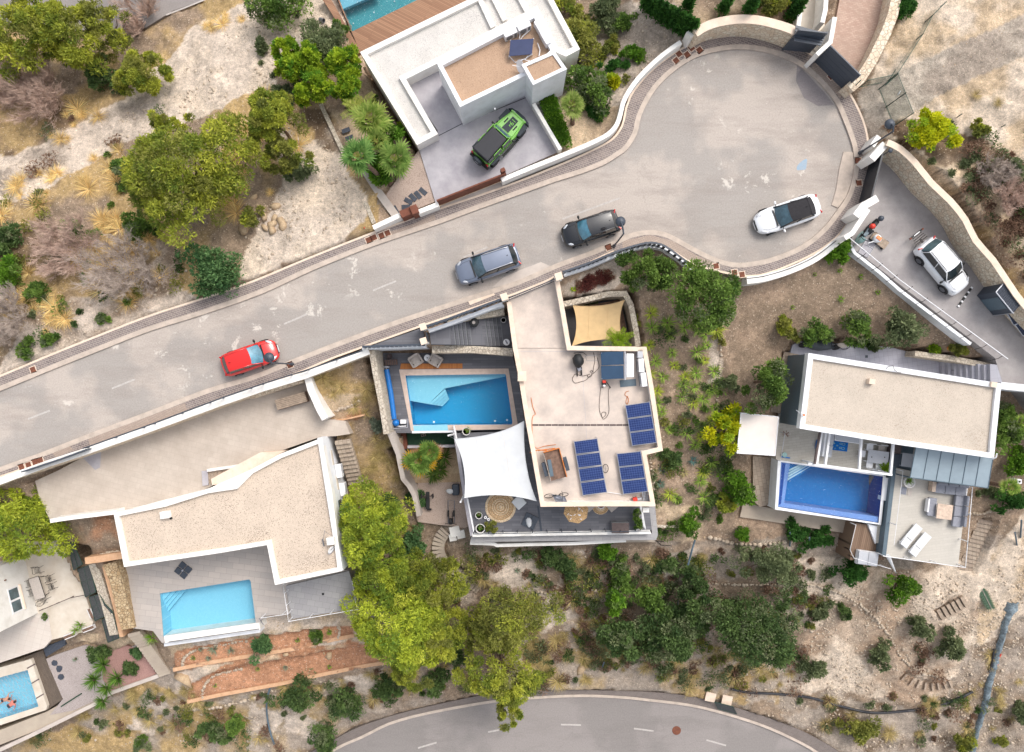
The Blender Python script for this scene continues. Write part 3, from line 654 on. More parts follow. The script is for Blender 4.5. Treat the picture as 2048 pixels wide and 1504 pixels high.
MB().tube([(-.05,0,.5),(-.55,.05,.62)],.02).obj('feed_arm','white_plastic',t,lc=1);MB().cyl((0.05,0,0),.03,.55,8).obj('mast','steel',t,lc=1)
t=TH('pipe_run','white pipes between the roof air conditioners and panel of the villa','pipes',P(1060,100,3.06))
MB().tube([P(1040,70,3.2),P(1037,84,3.15),P(1046,72,3.15),P(1060,60,3.2)],.035).tube([P(1075,86,3.2),P(1080,100,3.2),P(1078,112,3.2)],.035).tube([P(1056,112,3.2),P(1050,120,3.2),P(1060,122,3.2)],.03).obj('pipe','white_plastic',t)
# ==========================================================
SL('driveway',[(1658,178-70),(1668,60),(1690,-60),(1800,-60),(1783,20),(1772,60),(1722,150),(1700,165),(1640,105)],.35,'drive_brick',1.2)
SL('entrance_floor',[(1600,-40),(1655,-40),(1648,70),(1640,108),(1600,75)],.3,'patio_cream',1.)
SL('pavement_ramp',[(1588,86),(1600,80),(1640,92),(1642,110),(1630,112)],.16,'patio_cream',.5,flat=False)
WT('garden_wall','white side wall of the entrance court with house number plate',[(1634,109),(1661,84),(1670,34)],.3,0,2.1,'white_render')
WT('garden_wall','inner white wall of the narrow entrance at the top edge',[(1655,-40),(1651,20),(1645,45)],.3,0,1.8,'white_render')
WT('garden_wall','left white wall of the narrow entrance at the top edge',[(1610,-40),(1601,20),(1597,52)],.3,0,1.5,'white_render')
def PG_(lb,pts,z0,z1,m='gate_dark',n=4):
 t=TH('gate',lb,'gate',P(pts[0][0],pts[0][1],z0));a,b=P(*pts[0],z1),P(*pts[1],z1)
 for i in range(n):
  za=z0+(z1-z0)*i/n;MB().strip([a,b],.05,za+.01,za+(z1-z0)/n-.01).obj('board',m,t)
 MB().strip([a,b],.08,z1,z1+.05).obj('top_rail',m,t)
 for q in(a,b):MB().box((q[0],q[1],(z0+z1)/2),(.09,.09,z1-z0+.06)).obj('post',m,t)
 return t
PG_('small anthracite slatted gate beside the curved cream stone wall',[(1598,60),(1654,66)],.15,3.0,n=6)
PG_('wide anthracite slatted driveway gate at the upper right of the turning circle',[(1661,92),(1720,150)],.15,2.6,n=5)
t=TH('gate_canopy','anthracite slatted canopy roof over the small entrance gate','canopy',P(1620,80,1.9))
MB().prism(PP([(1592,50),(1654,67),(1642,91),(1588,82)],2.3),2.22,2.3).obj('roof','gate_dark',t)
mb=MB()
for f in(.2,.4,.6,.8):
 mb.strip([P(1590+(0)*f,50+32*f,2.3),P(1653-11*f,67+24*f,2.3)],.03,2.3,2.33)
mb.obj('battens','anthracite_dark',t)
WT('stone_wall','cream stone wall right of the brick driveway at the top edge',[(1700,176),(1722,156),(1745,120),(1772,66),(1786,30),(1800,-40)],.7,.0,[1.4,1.5,1.6,1.7,1.7,1.7],'stone_wall')
def RF(lb,px,z,h=1.2,mesh=True,rails=2,name='wire_fence',m='green_wire',post=1.8,cat='fence'):
 t=TH(name,lb,cat,P(px[0][0],px[0][1],z));pts=PP(px,z+h);base=[Vector((p[0],p[1],z)) for p in pts]
 mr=MB()
 for r_ in([1.]if rails==1 else[.08,1.]):mr.tube([b+Vector((0,0,h*r_)) for b in base],.022)
 for a,b in zip(base[:-1],base[1:]):
  L=(b-a).length;k=max(1,round(L/post))
  for i in range(k+1):q=a.lerp(b,i/k);MB().tube([q,q+Vector((0,0,h+.06))],.03).obj('post',m,t)
  if mesh:
   d=b-a;c=(a+b)/2;MB().box((c[0],c[1],c[2]+h/2),(L-.04,.006,h*.95),math.atan2(d[1],d[0])).obj('mesh_panel','wire_mesh',t)
 mr.obj('rail',m,t)
 return t
RF('green wire fence climbing to the top edge beside the track',[(1796,146),(1846,68),(1866,30),(1892,4)],.6,1.3,post=3.)
RF('short green fence between stone wall end and track gate',[(1737,160),(1796,148)],.3,1.3,post=4)
t=RF('double leaf green mesh gate standing across the gravel track',[(1796,148),(1811,186),(1827,226)],.5,2.6,post=2.,name='track_gate',cat='gate')
MB().tube(PP([(1771,170),(1796,147)],.55),.045).tube(PP([(1799,242),(1827,226)],.55),.045).obj('brace','green_wire',t)
MB().box(P(1798,186,1.6),(.28,.03,.22),R(60)).obj('notice','white_plastic',t)
for x0,y0,x1,y1,l_ in[(1904,241,1924,228,'slanting green fence post right of the yellow green bush'),(1986,263,2010,250,'green fence post furthest right near the right edge'),(1694,188,1722,160,'green post against the lower end of the cream stone wall')]:
 t=TH('fence_post',l_,'fence post',P(x0,y0,.4));MB().tube([P(x0,y0,.4),P(x1,y1,2.)],.035).obj('post','green_wire',t)
SL('driveway',[(1740,290),(1790,300),(1822,340),(1870,400),(1905,455),(1950,520),(2000,590),(2070,690),(2300,900),(2300,1000),(2048,772),(2005,764),(1990,716),(1700,492),(1712,440),(1738,400)],.06,'drive_grey',3.4)
WT('stone_wall','long tall cream stone retaining wall beside the right driveway',SMO([(1774,285),(1800,298),(1830,326),(1862,366),(1900,402),(1930,440),(1950,480),(1985,520),(2016,566),(2060,625),(2200,780)],2),.38,0.,2.2,'stone_wall',cap='cream_cap')
WT('garden_wall','white wall block at the upper end of the black driveway gate',[(1744,318),(1771,288)],.5,0,2.0,'white_render')
WT('garden_wall','small white pillar wall behind the lamp at the turning circle',[(1745,292),(1758,272)],.35,0,1.7,'white_render')
WT('garden_wall','white wall block at the lower end of the black driveway gate',[(1712,432),(1727,412),(1755,396)],.5,0,2.0,'white_render')
WT('garden_wall','white wall with house plate and letter slot beside the parked scooters',[(1690,476),(1705,466),(1737,418)],.32,0,2.0,'white_render')
t=TH('sliding_gate','black sliding gate across the right driveway','gate',P(1738,398,.1))
MB().strip(PP([(1743,396),(1766,306)],1.9),.12,.2,1.9).obj('panel','anthracite_dark',t)
SL('driveway_threshold',[(1734,398),(1742,316),(1750,316),(1745,398)],.1,'concrete_grey',.2,flat=False)
SL('step',[(1701,452),(1712,440),(1716,446),(1704,460)],.16,'concrete_grey',.2,flat=False)
WT('retaining_wall','straight white topped wall between the right driveway and the dry garden',[(1700,489),(1710,506),(1760,545),(1800,580),(1942,688)],.22,-3.,0.12,'white_cool')
t=TH('railing','long thin white rail with bent brackets above the driveway edge','railing',P(1700,475,0))
ra=[P(1697,474,1.1),P(1800,560,1.1),P(1900,633,1.1),P(2016,718,1.1)]
MB().tube(ra,.035).obj('rail','white_plastic',t)
mb=MB()
for f in np.linspace(.12,.97,10):
 x,y=1697+319*f,474+244*f;q=P(x,y,1.1);mb.tube([q,q+Vector((-.12,-.2,-.3)),Vector((q[0]-.25,q[1]-.35,.05))],.02)
mb.obj('bracket','black_metal',t)
# ==========================================================
SL('driveway',[(1016,596),(1112,558),(1117,560),(1140,697),(1028,697),(1018,640)],.08,'roof_terrace',3.5)
CH=TH('centre_house','white house with roof terrace parking, solar arrays and blue pool in the middle','house',P(1180,850,-3.3))
PS('roof',[(1029,696),(1138,696),(1292,696),(1304,770),(1324,892),(1290,900),(1308,1012),(1084,1012),(1066,900),(1045,770)],.08,.3,'roof_terrace',CH)
PS('wall',[(1029,697),(1138,697),(1292,697),(1304,770),(1322,892),(1288,900),(1306,1012),(1084,1012),(1066,900),(1045,770)],-.22,5.6,'white_render',CH)
FLAT.append((wpx([(1029,697),(1292,697),(1322,892),(1306,1012),(1084,1012),(1045,770)],0),-3.6,.2))
par=[(1018,604),(1030,694),(1042,757),(1055,838),(1068,910),(1085,1009),(1190,1008),(1306,1008),(1295,945),(1288,906),(1321,898),(1312,838),(1302,770),(1289,698),(1210,697),(1138,696),(1126,626),(1114,560)]
MB().strip(PP(par,.75),.28,-.3,.75).obj('parapet','white_render',CH)
MB().strip(PP(par,.79),.32,.745,.79).obj('parapet_cap','cream_cap',CH)
MB().box(P(1044,758,.98)+Vector((0,.2,0)),(.6,.7,.45)).obj('chimney','cream_cap',CH);MB().box(P(1291,1019,-.1),(.45,.35,.4)).obj('roof_block','white_render',CH)
t=TH('drain_channel','long dark slotted drain channel across the roof terrace','drain',P(1064,851,.08));mb=MB()
for i in range(15):mb.box(P(1071+12.9*i,850,.09),(.43,.12,.015))
mb.obj('grate','wood_dark',t)
mb=MB();mb.strip(PP([(1162,703),(1172,850),(1178,1002)],.08),.02,.07,.084);mb.strip(PP([(1040,703),(1160,703)],.08),.02,.07,.084);mb.obj('expansion_joint','concrete_grey',CH)
def pillar(x,y,z,s,lb,h=1.4):
 t=TH('gate_post',lb,'gate post',P(x,y,z));MB().box((0,0,h/2),(s,s,h),R(18)).obj('body','white_render',t,lc=1);MB().box((0,0,h+.02),(s+.06,s+.06,.06),R(18)).obj('cap','cream_cap',t,lc=1)
pillar(1009,598,.1,.42,'cream capped post left of the sliding gate of the centre house');pillar(1115,558,.1,.45,'cream capped post right of the sliding gate of the centre house')
pillar(851,656,.1,.4,'upper cream capped post of the small door to the tiled steps');pillar(852,684,-.1,.4,'lower cream capped post of the small door to the tiled steps')
RL('anthracite barred sliding gate at the head of the centre house ramp',[(1018,596),(1110,558)],.1,1.3,gap=.16,rails=(.08,1.),name='sliding_gate')
WT('garden_wall','white wall under the slatted fence above the tiled steps',[(857,662),(900,647),(1005,607)],.25,-2.,.55,'white_cool')
WT('garden_wall','second white ledge wall above the stone bank of the steps',[(936,631),(1008,611)],.16,-2.,.2,'white_cool')
def SF(lb,px,z0,h):
 t=TH('slatted_fence',lb,'fence',P(px[0][0],px[0][1],z0));pts=PP(px,z0+h);ms=MB()
 MB().strip(pts,.13,z0+h-.06,z0+h).obj('top_rail','anthracite',t);MB().strip(pts,.05,z0+.03,z0+.08).obj('bottom_rail','anthracite',t)
 acc=0
 for a,b in zip(pts[:-1],pts[1:]):
  L=(Vector(b)-Vector(a)).length;ang=math.atan2(b[1]-a[1],b[0]-a[0]);k=int(L/.3)
  for i in range(k+1):q=Vector(a).lerp(Vector(b),i/max(1,k));ms.box((q[0],q[1],z0+h/2),(.16,.15,h-.1),ang)
 ms.obj('slats','anthracite',t);return t
SF('anthracite slatted fence on the white wall above the tiled steps',[(853,652),(900,636),(1004,597)],.5,1.0)
SF('anthracite slatted fence on the white wall left of the small door',[(726,693),(845,689)],.3,.9)
cf=SMO([(1128,543),(1180,525),(1230,504),(1270,491),(1302,485),(1330,492),(1364,516),(1386,532)],3)
SF('curved anthracite slatted fence along the pavement above the big green trees',cf,.6,.9)
WT('garden_wall','curved white wall under the slatted fence beside the pavement',[(x,y+6) for x,y in cf],.28,-1.5,.6,'white_cool')
WT('garden_wall','white wall under the short slatted fence left of the small door',[(724,697),(850,692)],.2,-3.,.25,'white_cool')
t=TH('garden_gate','narrow black door between two cream posts above the tiled steps','gate',P(853,668,0));MB().strip(PP([(851,664),(856,682)],1.2),.06,.1,1.2).obj('door','anthracite_dark',t)
SL('entrance_floor',[(740,692),(846,655),(850,688)],.1,'deck_tile_dark',.6,flat=False)
w2=SMO([(1494,561),(1530,556),(1582,540),(1632,516),(1674,484),(1694,468)],3)
WT('garden_wall','curved low white wall with dark handrail above the dry garden',w2,.5,-2.2,.35,'white_render')
t=TH('handrail','dark handrail following the curved white wall by the turning circle','railing',P(1494,555,.3));MB().tube(PP([(x,y-4) for x,y in w2],.75),.03).obj('rail','anthracite_dark',t)
mb=MB()
for x,y in w2[::3]:q=P(x,y-4,.75);mb.tube([q,Vector((q[0],q[1],.3))],.02)
mb.obj('posts','anthracite_dark',t)
SL('landing',[(858,661),(900,645),(902,689),(862,689)],-.1,'deck_tile_dark_b',3.)
STP=TH('steps','grey tiled stairs descending behind the slatted fence to the pool','steps',P(940,670,-2))
x=897
def tread(a,b,c,d,z):
 o=PS('tread',[a,b,c,d],z,.6,'deck_tile_dark',STP);MB().strip([P(*b,z),P(*c,z)],.06,z-.05,z+.004,side=0).obj('lit_edge','grey_plastic',STP)  # edge strip's paler colour stands in for light on the step edge
 MB().strip([P(b[0]+.8,b[1],z),P(c[0]+.8,c[1],z)],.05,z-.2,z-.14).obj('shade_line','black',STP)  # black strip painted in as the shadow line below each step
for i in range(5):tread((x+8*i,647-1.5*i),(x+8*i+9.5,645-1.5*i),(x+8*i+14.5,690),(x+8*i+5,689),-.25-.16*i)
PS('tread',[(937,640),(962,637),(970,691),(941,690)],-1.0,.6,'deck_tile_dark_b',STP)
for i in range(5):tread((961+7.5*i,639-1*i),(961+7.5*i+9,638-1*i),(968+7.5*i+9,692),(968+7.5*i,691),-1.08-.15*i)
PS('tread',[(998,634),(1022,630),(1030,696),(1006,694)],-1.8,.6,'deck_tile_dark_b',STP)
FLAT.append((wpx([(890,640),(1022,615),(1030,696),(890,690)],-1),-2.,.1))
WT('retaining_wall','cream stone bank wall above the tiled steps',[(895,643),(935,634),(1008,622)],.55,-2.,[-.3,-.5,-.6],'stone_pale')
WT('stone_wall','cream stone wall between the tiled steps and the pool terrace',[(864,699),(940,698),(1026,704)],.55,-4.,-.9,'stone_pale')
t=TH('handrail','thin dark handrail along the stone wall of the tiled steps','railing',P(870,690,-.5));MB().tube([P(862,689,.3),P(912,690,.1),P(960,692,-.4),P(1026,696,-.6)],.025).obj('rail','anthracite_dark',t)
ZP=-3.2
deckB=[(750,706),(1024,706),(1036,752),(1048,836),(1056,862),(912,866),(778,866),(768,800)]
wat=[(811,751),(1010,748),(1012,751),(1025,845),(1023,849),(826,850)]
cop=[(798,739),(1017,737),(1037,858),(822,862)]
tf_hole('pool_terrace',deckB,[cop],ZP,'deck_tile_dark',2.5)
PB=pool('blue pool with pale shallow shelf and corner steps, bordered by cream coping',wat,ZP+.02,1.7,'pool_blue','pool_blue')
o=tf_hole('coping',cop,[wat],ZP+.03,'coping',.4,parent=PB,flat=False)
o.location=(0,0,0)
PS('shallow_shelf',[(811,751),(1010,748),(1011,753),(889,777),(857,808),(817,801)],ZP-.5,1.1,'pool_aqua',PB)
for i in range(4):
 f=(i+1)/4.5;a=Vector((857,808)).lerp(Vector((888,813)),f);b2=Vector((890,778)).lerp(Vector((899,801)),f);c2=Vector((857,808)).lerp(Vector((888,813)),f-.22);d2=Vector((890,778)).lerp(Vector((899,801)),f-.22)
 PS('step',[tuple(c2),tuple(d2),tuple(b2),tuple(a)],ZP-.55-.2*i,.3,'pool_aqua',PB)
for p in((868,848),(990,846),(1014,844)):MB().cyl(P(p[0],p[1]-4,ZP-.6),.08,.05,12).obj('pool_light','white_plastic',PB)
SL('overflow_shelf',[(826,851),(895,849),(896,861),(828,862)],ZP+.036,'pool_aqua',.1,flat=False)
t=TH('pool_cover_roller','rolled bright blue pool cover on its roller beside the pool','pool cover',P(780,790,ZP))
MB().tube(PP([(773,739),(782,790),(788,838)],ZP+.4),.2,14).obj('cover_roll','blue_plastic',t,sm=False);MB().tube(PP([(772,732),(789,845)],ZP+.4),.04).obj('axle','alu',t)
mb=MB();mb.box(P(772,734,ZP+.2),(.5,.1,.4)).box(P(789,842,ZP+.2),(.5,.1,.4));mb.obj('stand','alu',t)
t=TH('pool_pump','blue and white pool pump and filter in the frame by the pool corner','pump',P(800,850,ZP))
mb=MB();mb.lathe(P(793,845,ZP),[(.18,0),(.26,.1),(.26,.4),(.15,.55),(.05,.58)],16);mb.obj('filter_tank','blue_plastic',t);MB().box(P(807,843,ZP+.25),(.4,.3,.5)).obj('pump_box','white_plastic',t)
MB().tube([P(786,857,ZP+.9),P(815,855,ZP+.9),P(816,838,ZP+.9)],.03).obj('frame','alu',t);mb=MB().tube([P(794,852,ZP+.1),P(800,853,ZP+.25),P(812,852,ZP+.1)],.05);mb.obj('pipe','white_plastic',t)
SL('teak_strip',[(802,727),(925,727),(925,737),(800,738)],ZP+.05,'teak',.1,flat=False)
def LG(x,y,rot,lb,z=ZP):
 t=TH('lounge_chair',lb,'lounge chair',P(x,y,z),R(rot))
 MB().box((0,0,.26),(.78,.85,.3)).obj('seat','beige_fabric',t,lc=1,bevel=.04)
 MB().box((0,.36,.5),(.78,.16,.6)).obj('backrest','beige_fabric',t,lc=1,bevel=.04)
 for s in(-1,1):
  MB().box((s*.42,0,.4),(.1,.8,.5)).obj('armrest','beige_fabric',t,lc=1,bevel=.03)
  MB().box((s*.3,-.2,.43),(.05,.09,.05)).obj('cup_holder','black',t,lc=1)
LG(833,721,32,'beige lounge chair left of the round white table by the pool');LG(872,721,-30,'beige lounge chair right of the round white table by the pool')
def roundtable(x,y,z,r,h,lb,m='white_plastic',dot=True):
 t=TH('side_table',lb,'table',P(x,y,z));MB().cyl((0,0,h-.04),r,.04,28).obj('top',m,t,lc=1);MB().cyl((0,0,0),r*.35,h-.04,12,r2=.05).obj('pedestal',m,t,lc=1)
 if dot:MB().cyl((0,0,h),.04,.05,10).obj('cap','black',t,lc=1)
roundtable(856,716,ZP,.25,.45,'small round white table between the two beige lounge chairs')
def pot(x,y,z,r,lb,h=.4,m='pot_white'):
 t=TH('plant_pot',lb,'pot',P(x,y,z));MB().lathe((0,0,0),[(r*.7,0),(r,h*.8),(r,h),(r*.86,h),(r*.8,h*.8)],20).obj('body',m,t,lc=1);MB().cyl((0,0,h*.75),r*.84,.02,16).obj('soil','wood_brown',t,lc=1);return t
pot(1007,641,-1.8,.2,'white pot with dark soil at the foot of the tiled steps');
t=TH('stool','black ruffled pouf with pale centre on the middle landing of the steps','pouf',P(948,645,-.9));MB().lathe((0,0,0),[(.3,0),(.36,.15),(.33,.38),(.1,.42)],12).obj('seat','black',t,lc=1);MB().cyl((0,-.03,.42),.12,.05,12).obj('cushion','beige_fabric',t,lc=1)
t=TH('stool','white metal stool with dark spokes at the lower end of the tiled steps','stool',P(1013,685,-1.8));MB().cyl((0,0,.4),.24,.03,20).obj('top','white_plastic',t,lc=1);MB().box((0,.02,.44),(.1,.3,.04),.5).obj('cloth','grey_fabric',t,lc=1)
for a in range(4):MB().tube([(.2*math.cos(a*1.57),.2*math.sin(a*1.57),0),(.05*math.cos(a*1.57),.05*math.sin(a*1.57),.4)],.015).obj('leg','white_plastic',t,lc=1)
t=TH('pot_ring','round brown pot at the upper left corner of the pool terrace','pot',P(780,713,ZP));MB().lathe((0,0,0),[(.1,0),(.2,.2),(.17,.25),(.1,.2)],16).obj('body','wood_dark',t,lc=1)
t=TH('crate','brown slatted wooden crate beside the pool cover roller','crate',P(783,725,ZP),R(5));MB().box((0,0,.2),(.9,.4,.4)).obj('body','wood_brown',t,lc=1);mb=MB()
for i in range(6):mb.box((-.38+.15*i,0,.41),(.1,.42,.02))
mb.obj('lid','wood_dark',t,lc=1)
WT('stone_wall','tall cream stone wall down the left side of the pool terrace',[(743,700),(752,752),(764,812),(773,868)],.42,-5.5,[-.1,-.4,-.7,-1.0],'stone_pale')
WT('garden_wall','thin grey capped boundary wall left of the palms and gym corner',[(779,866),(796,908),(806,958),(818,972),(828,990),(838,1032)],.35,-7.,[-1.6,-2.4,-3.2,-3.6,-4,-4.6],'concrete_pale')
WT('pool_wall','white outer wall of the blue pool above the green turf',[(824,864),(908,862)],.2,-5.5,ZP+.03,'white_cool')
SL('turf',[(813,862),(908,860),(908,894),(816,896)],-5.,'turf',.6)
WT('planter_edge','orange brown steel edge left of the dark green turf',[(806,864),(811,898)],.36,-6,-4.6,'corten');WT('garden_wall','low grey wall below the dark green turf',[(815,894),(910,892)],.2,-6,-4.4,'concrete_grey')
SL('terrace_floor',[(838,962),(920,962),(938,1052),(930,1056),(836,1044),(820,1000)],-5.8,'fine_gravel',1.2)
SL('planting_bed',[(798,897),(914,897),(926,964),(820,966)],-5.75,'rock_warm',.5)
ZC=-3.2
SL('sun_terrace',[(911,862),(1056,858),(1072,930),(1090,1008),(1298,1010),(1303,1060),(950,1068),(930,996)],ZC,'deck_tile_dark',3.6)
SL('terrace_border',[(944,1066),(1300,1060),(1302,1068),(945,1074)],ZC+.06,'white_render',.4,flat=False)
SL('terrace_border',[(942,1074),(1304,1066),(1298,1010),(1310,1010),(1316,1070),(1312,1080),(941,1084)],ZC-.5,'patio_tile_grey',3.4,flat=False)
WT('garden_wall','white stepped base wall below the sun terrace',[(940,1086),(988,1088),(994,1091),(1060,1089),(1150,1087),(1252,1081)],.25,-7.5,-4.4,'white_render')
SL('walkway',[(940,1082),(1308,1076),(1310,1084),(942,1090)],-5.0,'concrete_path',1.2,flat=False)
WT('garden_wall','pale blue grey side wall of the sun terrace under the white sail',[(909,862),(916,905),(930,996),(944,1072)],.25,-6.6,ZC+.05,'concrete_grey')
RL('white railing with two rails along the left edge of the sun terrace',[(934,998),(947,1064)],ZC,1.0,'white_plastic',rails=(.3,.65,1.),posts=2.4,bars=False)
RL('white railing along the lower edge of the sun terrace',[(947,1068),(1300,1062)],ZC,1.0,'anthracite',rails=(1.,),posts=1.1,bars=False)
RL('white railing on the right edge of the sun terrace by the planters',[(1283,1012),(1291,1058)],ZC,1.0,'white_plastic',rails=(.3,.65,1.),posts=2.,bars=False)
RL('white railing left of the sail above the round cactus pot',[(907,852),(912,878)],ZC,1.0,'white_plastic',rails=(.3,.65,1.),posts=2.,bars=False)
mb=MB();mb.strip(PP([(1076,1012),(1083,1066)],ZC),.14,ZC-.02,ZC+.02);mb.obj('drainage_channel','anthracite')['kind']='structure'
def sail(lb,corners,z,m,sag=.1,cav=.09,grp=None):
 t=TH('shade_sail',lb,'shade sail',P(corners[0][0],corners[0][1],z[0]));c=[P(x,y,zz) for(x,y),zz in zip(corners,z)];N=16;vs=[]
 cen=sum(c,Vector())/4
 for j in range(N+1):
  for i in range(N+1):
   u,v=i/N,j/N;p=c[0]*(1-u)*(1-v)+c[1]*u*(1-v)+c[2]*u*v+c[3]*(1-u)*v
   e=4*u*(1-u)*(2*v-1)**2*(1 if True else 0);g=4*v*(1-v)*(2*u-1)**2
   d=cen-p;
   p=p+Vector((d[0]*cav*g*1.3,d[1]*cav*e*1.3,0));p.z-=sag*16*u*(1-u)*v*(1-v)*.6+.0;vs.append(p)
 MB().add(vs,[(j*(N+1)+i,j*(N+1)+i+1,(j+1)*(N+1)+i+1,(j+1)*(N+1)+i) for j in range(N) for i in range(N)]).obj('cloth',m,t,sm=1)
 hem=MB()
 for k in range(4):
  idx=[[j for j in range(N+1)],[j*(N+1)+N for j in range(N+1)],[N*(N+1)+j for j in range(N+1)],[j*(N+1) for j in range(N+1)]][k]
  hem.tube([Vector(vs[q])+Vector((0,0,.01)) for q in idx],.02,5)
 hem.obj('hem',m,t)
 for q in(5,11):MB().tube([Vector(vs[j*(N+1)+q])+Vector((0,0,.004)) for j in range(N+1)],.012,4).obj('seam',m if m=='beige_sail' else 'awning_cream',t)
 return t,c
t,c=sail('large white shade sail over the sun terrace beside the blue pool',[(909,878),(1048,842),(1073,1002),(929,996)],[-.5,.2,.2,-.6],'white_fabric',.12,.10)
for(x,y,q) in((897,871,0),(921,1004,3)):
 p=P(x,y,-.6);tt=TH('sail_post',['white post holding the upper left corner of the white sail',None,None,'white post holding the lower left corner of the white sail'][q],'post',(c[q][0]-.1,c[q][1],-6))
 MB().tube([Vector((c[q][0]-.05,c[q][1],-6)),p],.07,10).obj('post','white_plastic',tt);MB().tube([p,c[q]],.012).obj('cord','steel',tt)
SL('yard_floor',[(1128,612),(1252,596),(1272,690),(1140,694)],-3.1,'deck_tile_dark_b',1.)
WT('stone_wall','cream stone wall around the sunken yard with the beige sail',[(1128,608),(1175,598),(1215,588),(1250,587),(1262,610),(1272,660),(1276,692)],.4,-3.6,[-.5,-.5,-.5,-.5,-.7,-1.,-1.2],'stone_pale',side=0)
t=TH('bench_wall','dark slatted timber bench inside the sunken yard','bench',P(1190,612,-3));MB().strip(PP([(1150,622),(1240,606)],-2.3),.5,-3.1,-2.3).obj('seat','wood_brown',t);MB().strip(PP([(1238,612),(1252,680)],-2.3),.4,-3.1,-2.3).obj('side_seat','wood_brown',t)
t,c=sail('beige shade sail stretched over the sunken yard',[(1146,611),(1249,600),(1246,680),(1144,692)],[-.3,-.3,-.3,-.2],'beige_sail',.25,.12)
mb=MB()
for q,p in zip(c,(P(1129,606,0),P(1256,596,-.4),P(1250,686,-.3),P(1141,693,.3))):mb.tube([q,p],.012)
mb.obj('cord','steel',t)
# ==========================================================
ZD=-1.8
SL('driveway',[(70,962),(118,940),(165,915),(260,878),(400,825),(520,782),(608,760),(625,790),(652,838),(690,842),(700,868),(672,872),(640,874),(560,902),(500,930),(420,974),(330,1010),(232,1024),(100,1040),(80,1000)],ZD,'drive_tile',2.8)
LH=TH('left_house','large white house with sand coloured gravel roof above the pale blue pool','house',P(450,1020,-4.8))
rf=[(227,1026),(330,1005),(415,978),(470,970),(500,940),(560,908),(643,876),(664,985),(684,1142),(550,1170),(534,1090),(440,1106),(248,1134)]
zr=-.55
PS('roof',rf,zr,.3,'roof_gravel',LH)
MB().strip([(p[0],p[1]) for p in PP(rf,zr+.28)],.3,zr-.5,zr+.28,closed=True,side=-1).obj('parapet','white_render',LH)
wl_=PP([(230,1026),(415,978),(500,940),(643,876),(646,880),(688,1140),(600,1158),(551,1168),(535,1090),(250,1132)],zr-.3)
MB().prism([(p[0],p[1]) for p in wl_],-5.,zr-.25).obj('wall','white_render',LH)
FLAT.append(([(p[0],p[1]) for p in wl_],-4.9,.4))
ea,eb=P(643,876,zr+.28),P(685,1141,zr+.28)
MB().prism([(ea[0]-.3,ea[1]),(ea[0]+.02,ea[1]),(eb[0]+.02,eb[1]),(eb[0]-.3,eb[1])],-5.4,zr+.27).obj('side_wall','white_cool',LH)
ed=math.atan2(eb[1]-ea[1],eb[0]-ea[0])
def on_wall(a,b,f,z,w_,h_,name,m,parent,proud=.02,th=.04,ins=None):
 c=Vector(a).lerp(Vector(b),f);an=math.atan2(b[1]-a[1],b[0]-a[0]);nn=Vector((-math.sin(an),math.cos(an),0))
 q=Vector((c[0],c[1],z))+nn*(proud)
 return MB().box(q,(w_,th,h_),an).obj(name,m,parent)
e2a,e2b=Vector((ea[0]+.02,ea[1],0)),Vector((eb[0]+.02,eb[1],0))
for f,z_,w_,h_ in((.17,-2.2,1.1,.4),(.37,-2.5,1.1,.45)):
 g=on_wall(e2a,e2b,f,z_,w_,h_,'window','patio_cream',LH,.01)
for f,z_,w_,h_ in((.49,-3.9,.8,1.2),(.545,-2.4,.8,1.),(.8,-3.4,.7,1.6)):
 g=on_wall(e2a,e2b,f,z_,w_,h_,'window','window_glass',LH,.012);on_wall(e2a,e2b,f,z_-h_/2,w_+.1,.06,'sill','white_plastic',LH,.04,.1)
for i,(f,z_) in enumerate(((.28,-3.0),(.43,-3.3))):
 c=e2a.lerp(e2b,f);t=TH('air_conditioner',['upper air conditioner hung on the side wall of the left house','lower air conditioner hung on the side wall of the left house'][i],'air conditioner',(c[0]+.25,c[1],z_),ed+math.pi)
 MB().box((0,0,.3),(1.0,.42,.65)).obj('casing','white_plastic',t,lc=1,bevel=.02);MB().box((.1,-.215,.3),(.7,.01,.5)).obj('fan_grille','grey_light',t,lc=1);MB().box((0,0,-.04),(.9,.4,.03)).obj('bracket','steel',t,lc=1)
t=TH('roof_box','white square vent box alone on the gravel roof of the left house','roof vent',P(334,1028,zr));MB().box((0,0,.2),(.62,.5,.4),R(8)).obj('body','white_render',t,lc=1);MB().cyl((.32,-.3,0),.08,.12,12).obj('pipe_end','black',t,lc=1)
t=TH('roof_box','white chimney box near the pine on the gravel roof of the left house','roof vent',P(668,1079,zr));MB().box((-.1,0,.3),(.55,.5,.6),R(6)).obj('body','white_render',t,lc=1)
t=TH('satellite_dish','small white dish near the right edge of the left house roof','satellite dish',P(664,1098,zr));o=MB().lathe((0,0,0),[(.01,-.06),(.25,-.02),(.32,.03),(.2,0),(.01,-.02)],20).obj('dish','white_plastic',t,lc=1,sm=1);o.rotation_euler=(R(20),R(60),0);o.location=(0,0,.3);MB().tube([(0,0,.3),(.3,.3,.3)],.015).tube([(0,0,0),(0,0,.3)],.02).obj('arm','steel',t,lc=1)
t=TH('roof_pipe','small dark round pipe near the lower right corner of the left house roof','pipe',P(676,1136,zr));MB().cyl((0,0,0),.09,.15,12).obj('pipe','black',t,lc=1)
t=TH('antenna','thin aerial mast lying over the right edge of the left house roof','antenna',P(650,1068,zr));MB().tube([P(648,1062,zr+.5),P(664,1072,zr+.6)],.015).tube([P(650,1060,zr+.5),P(646,1080,zr+.5)],.015).tube([P(645,1078,zr+.1),P(648,1092,zr+.1)],.05).obj('mast','steel',t)
t=TH('stair_well','small stair opening with white rim and cream slab on the left driveway','stairs',P(450,950,ZD))
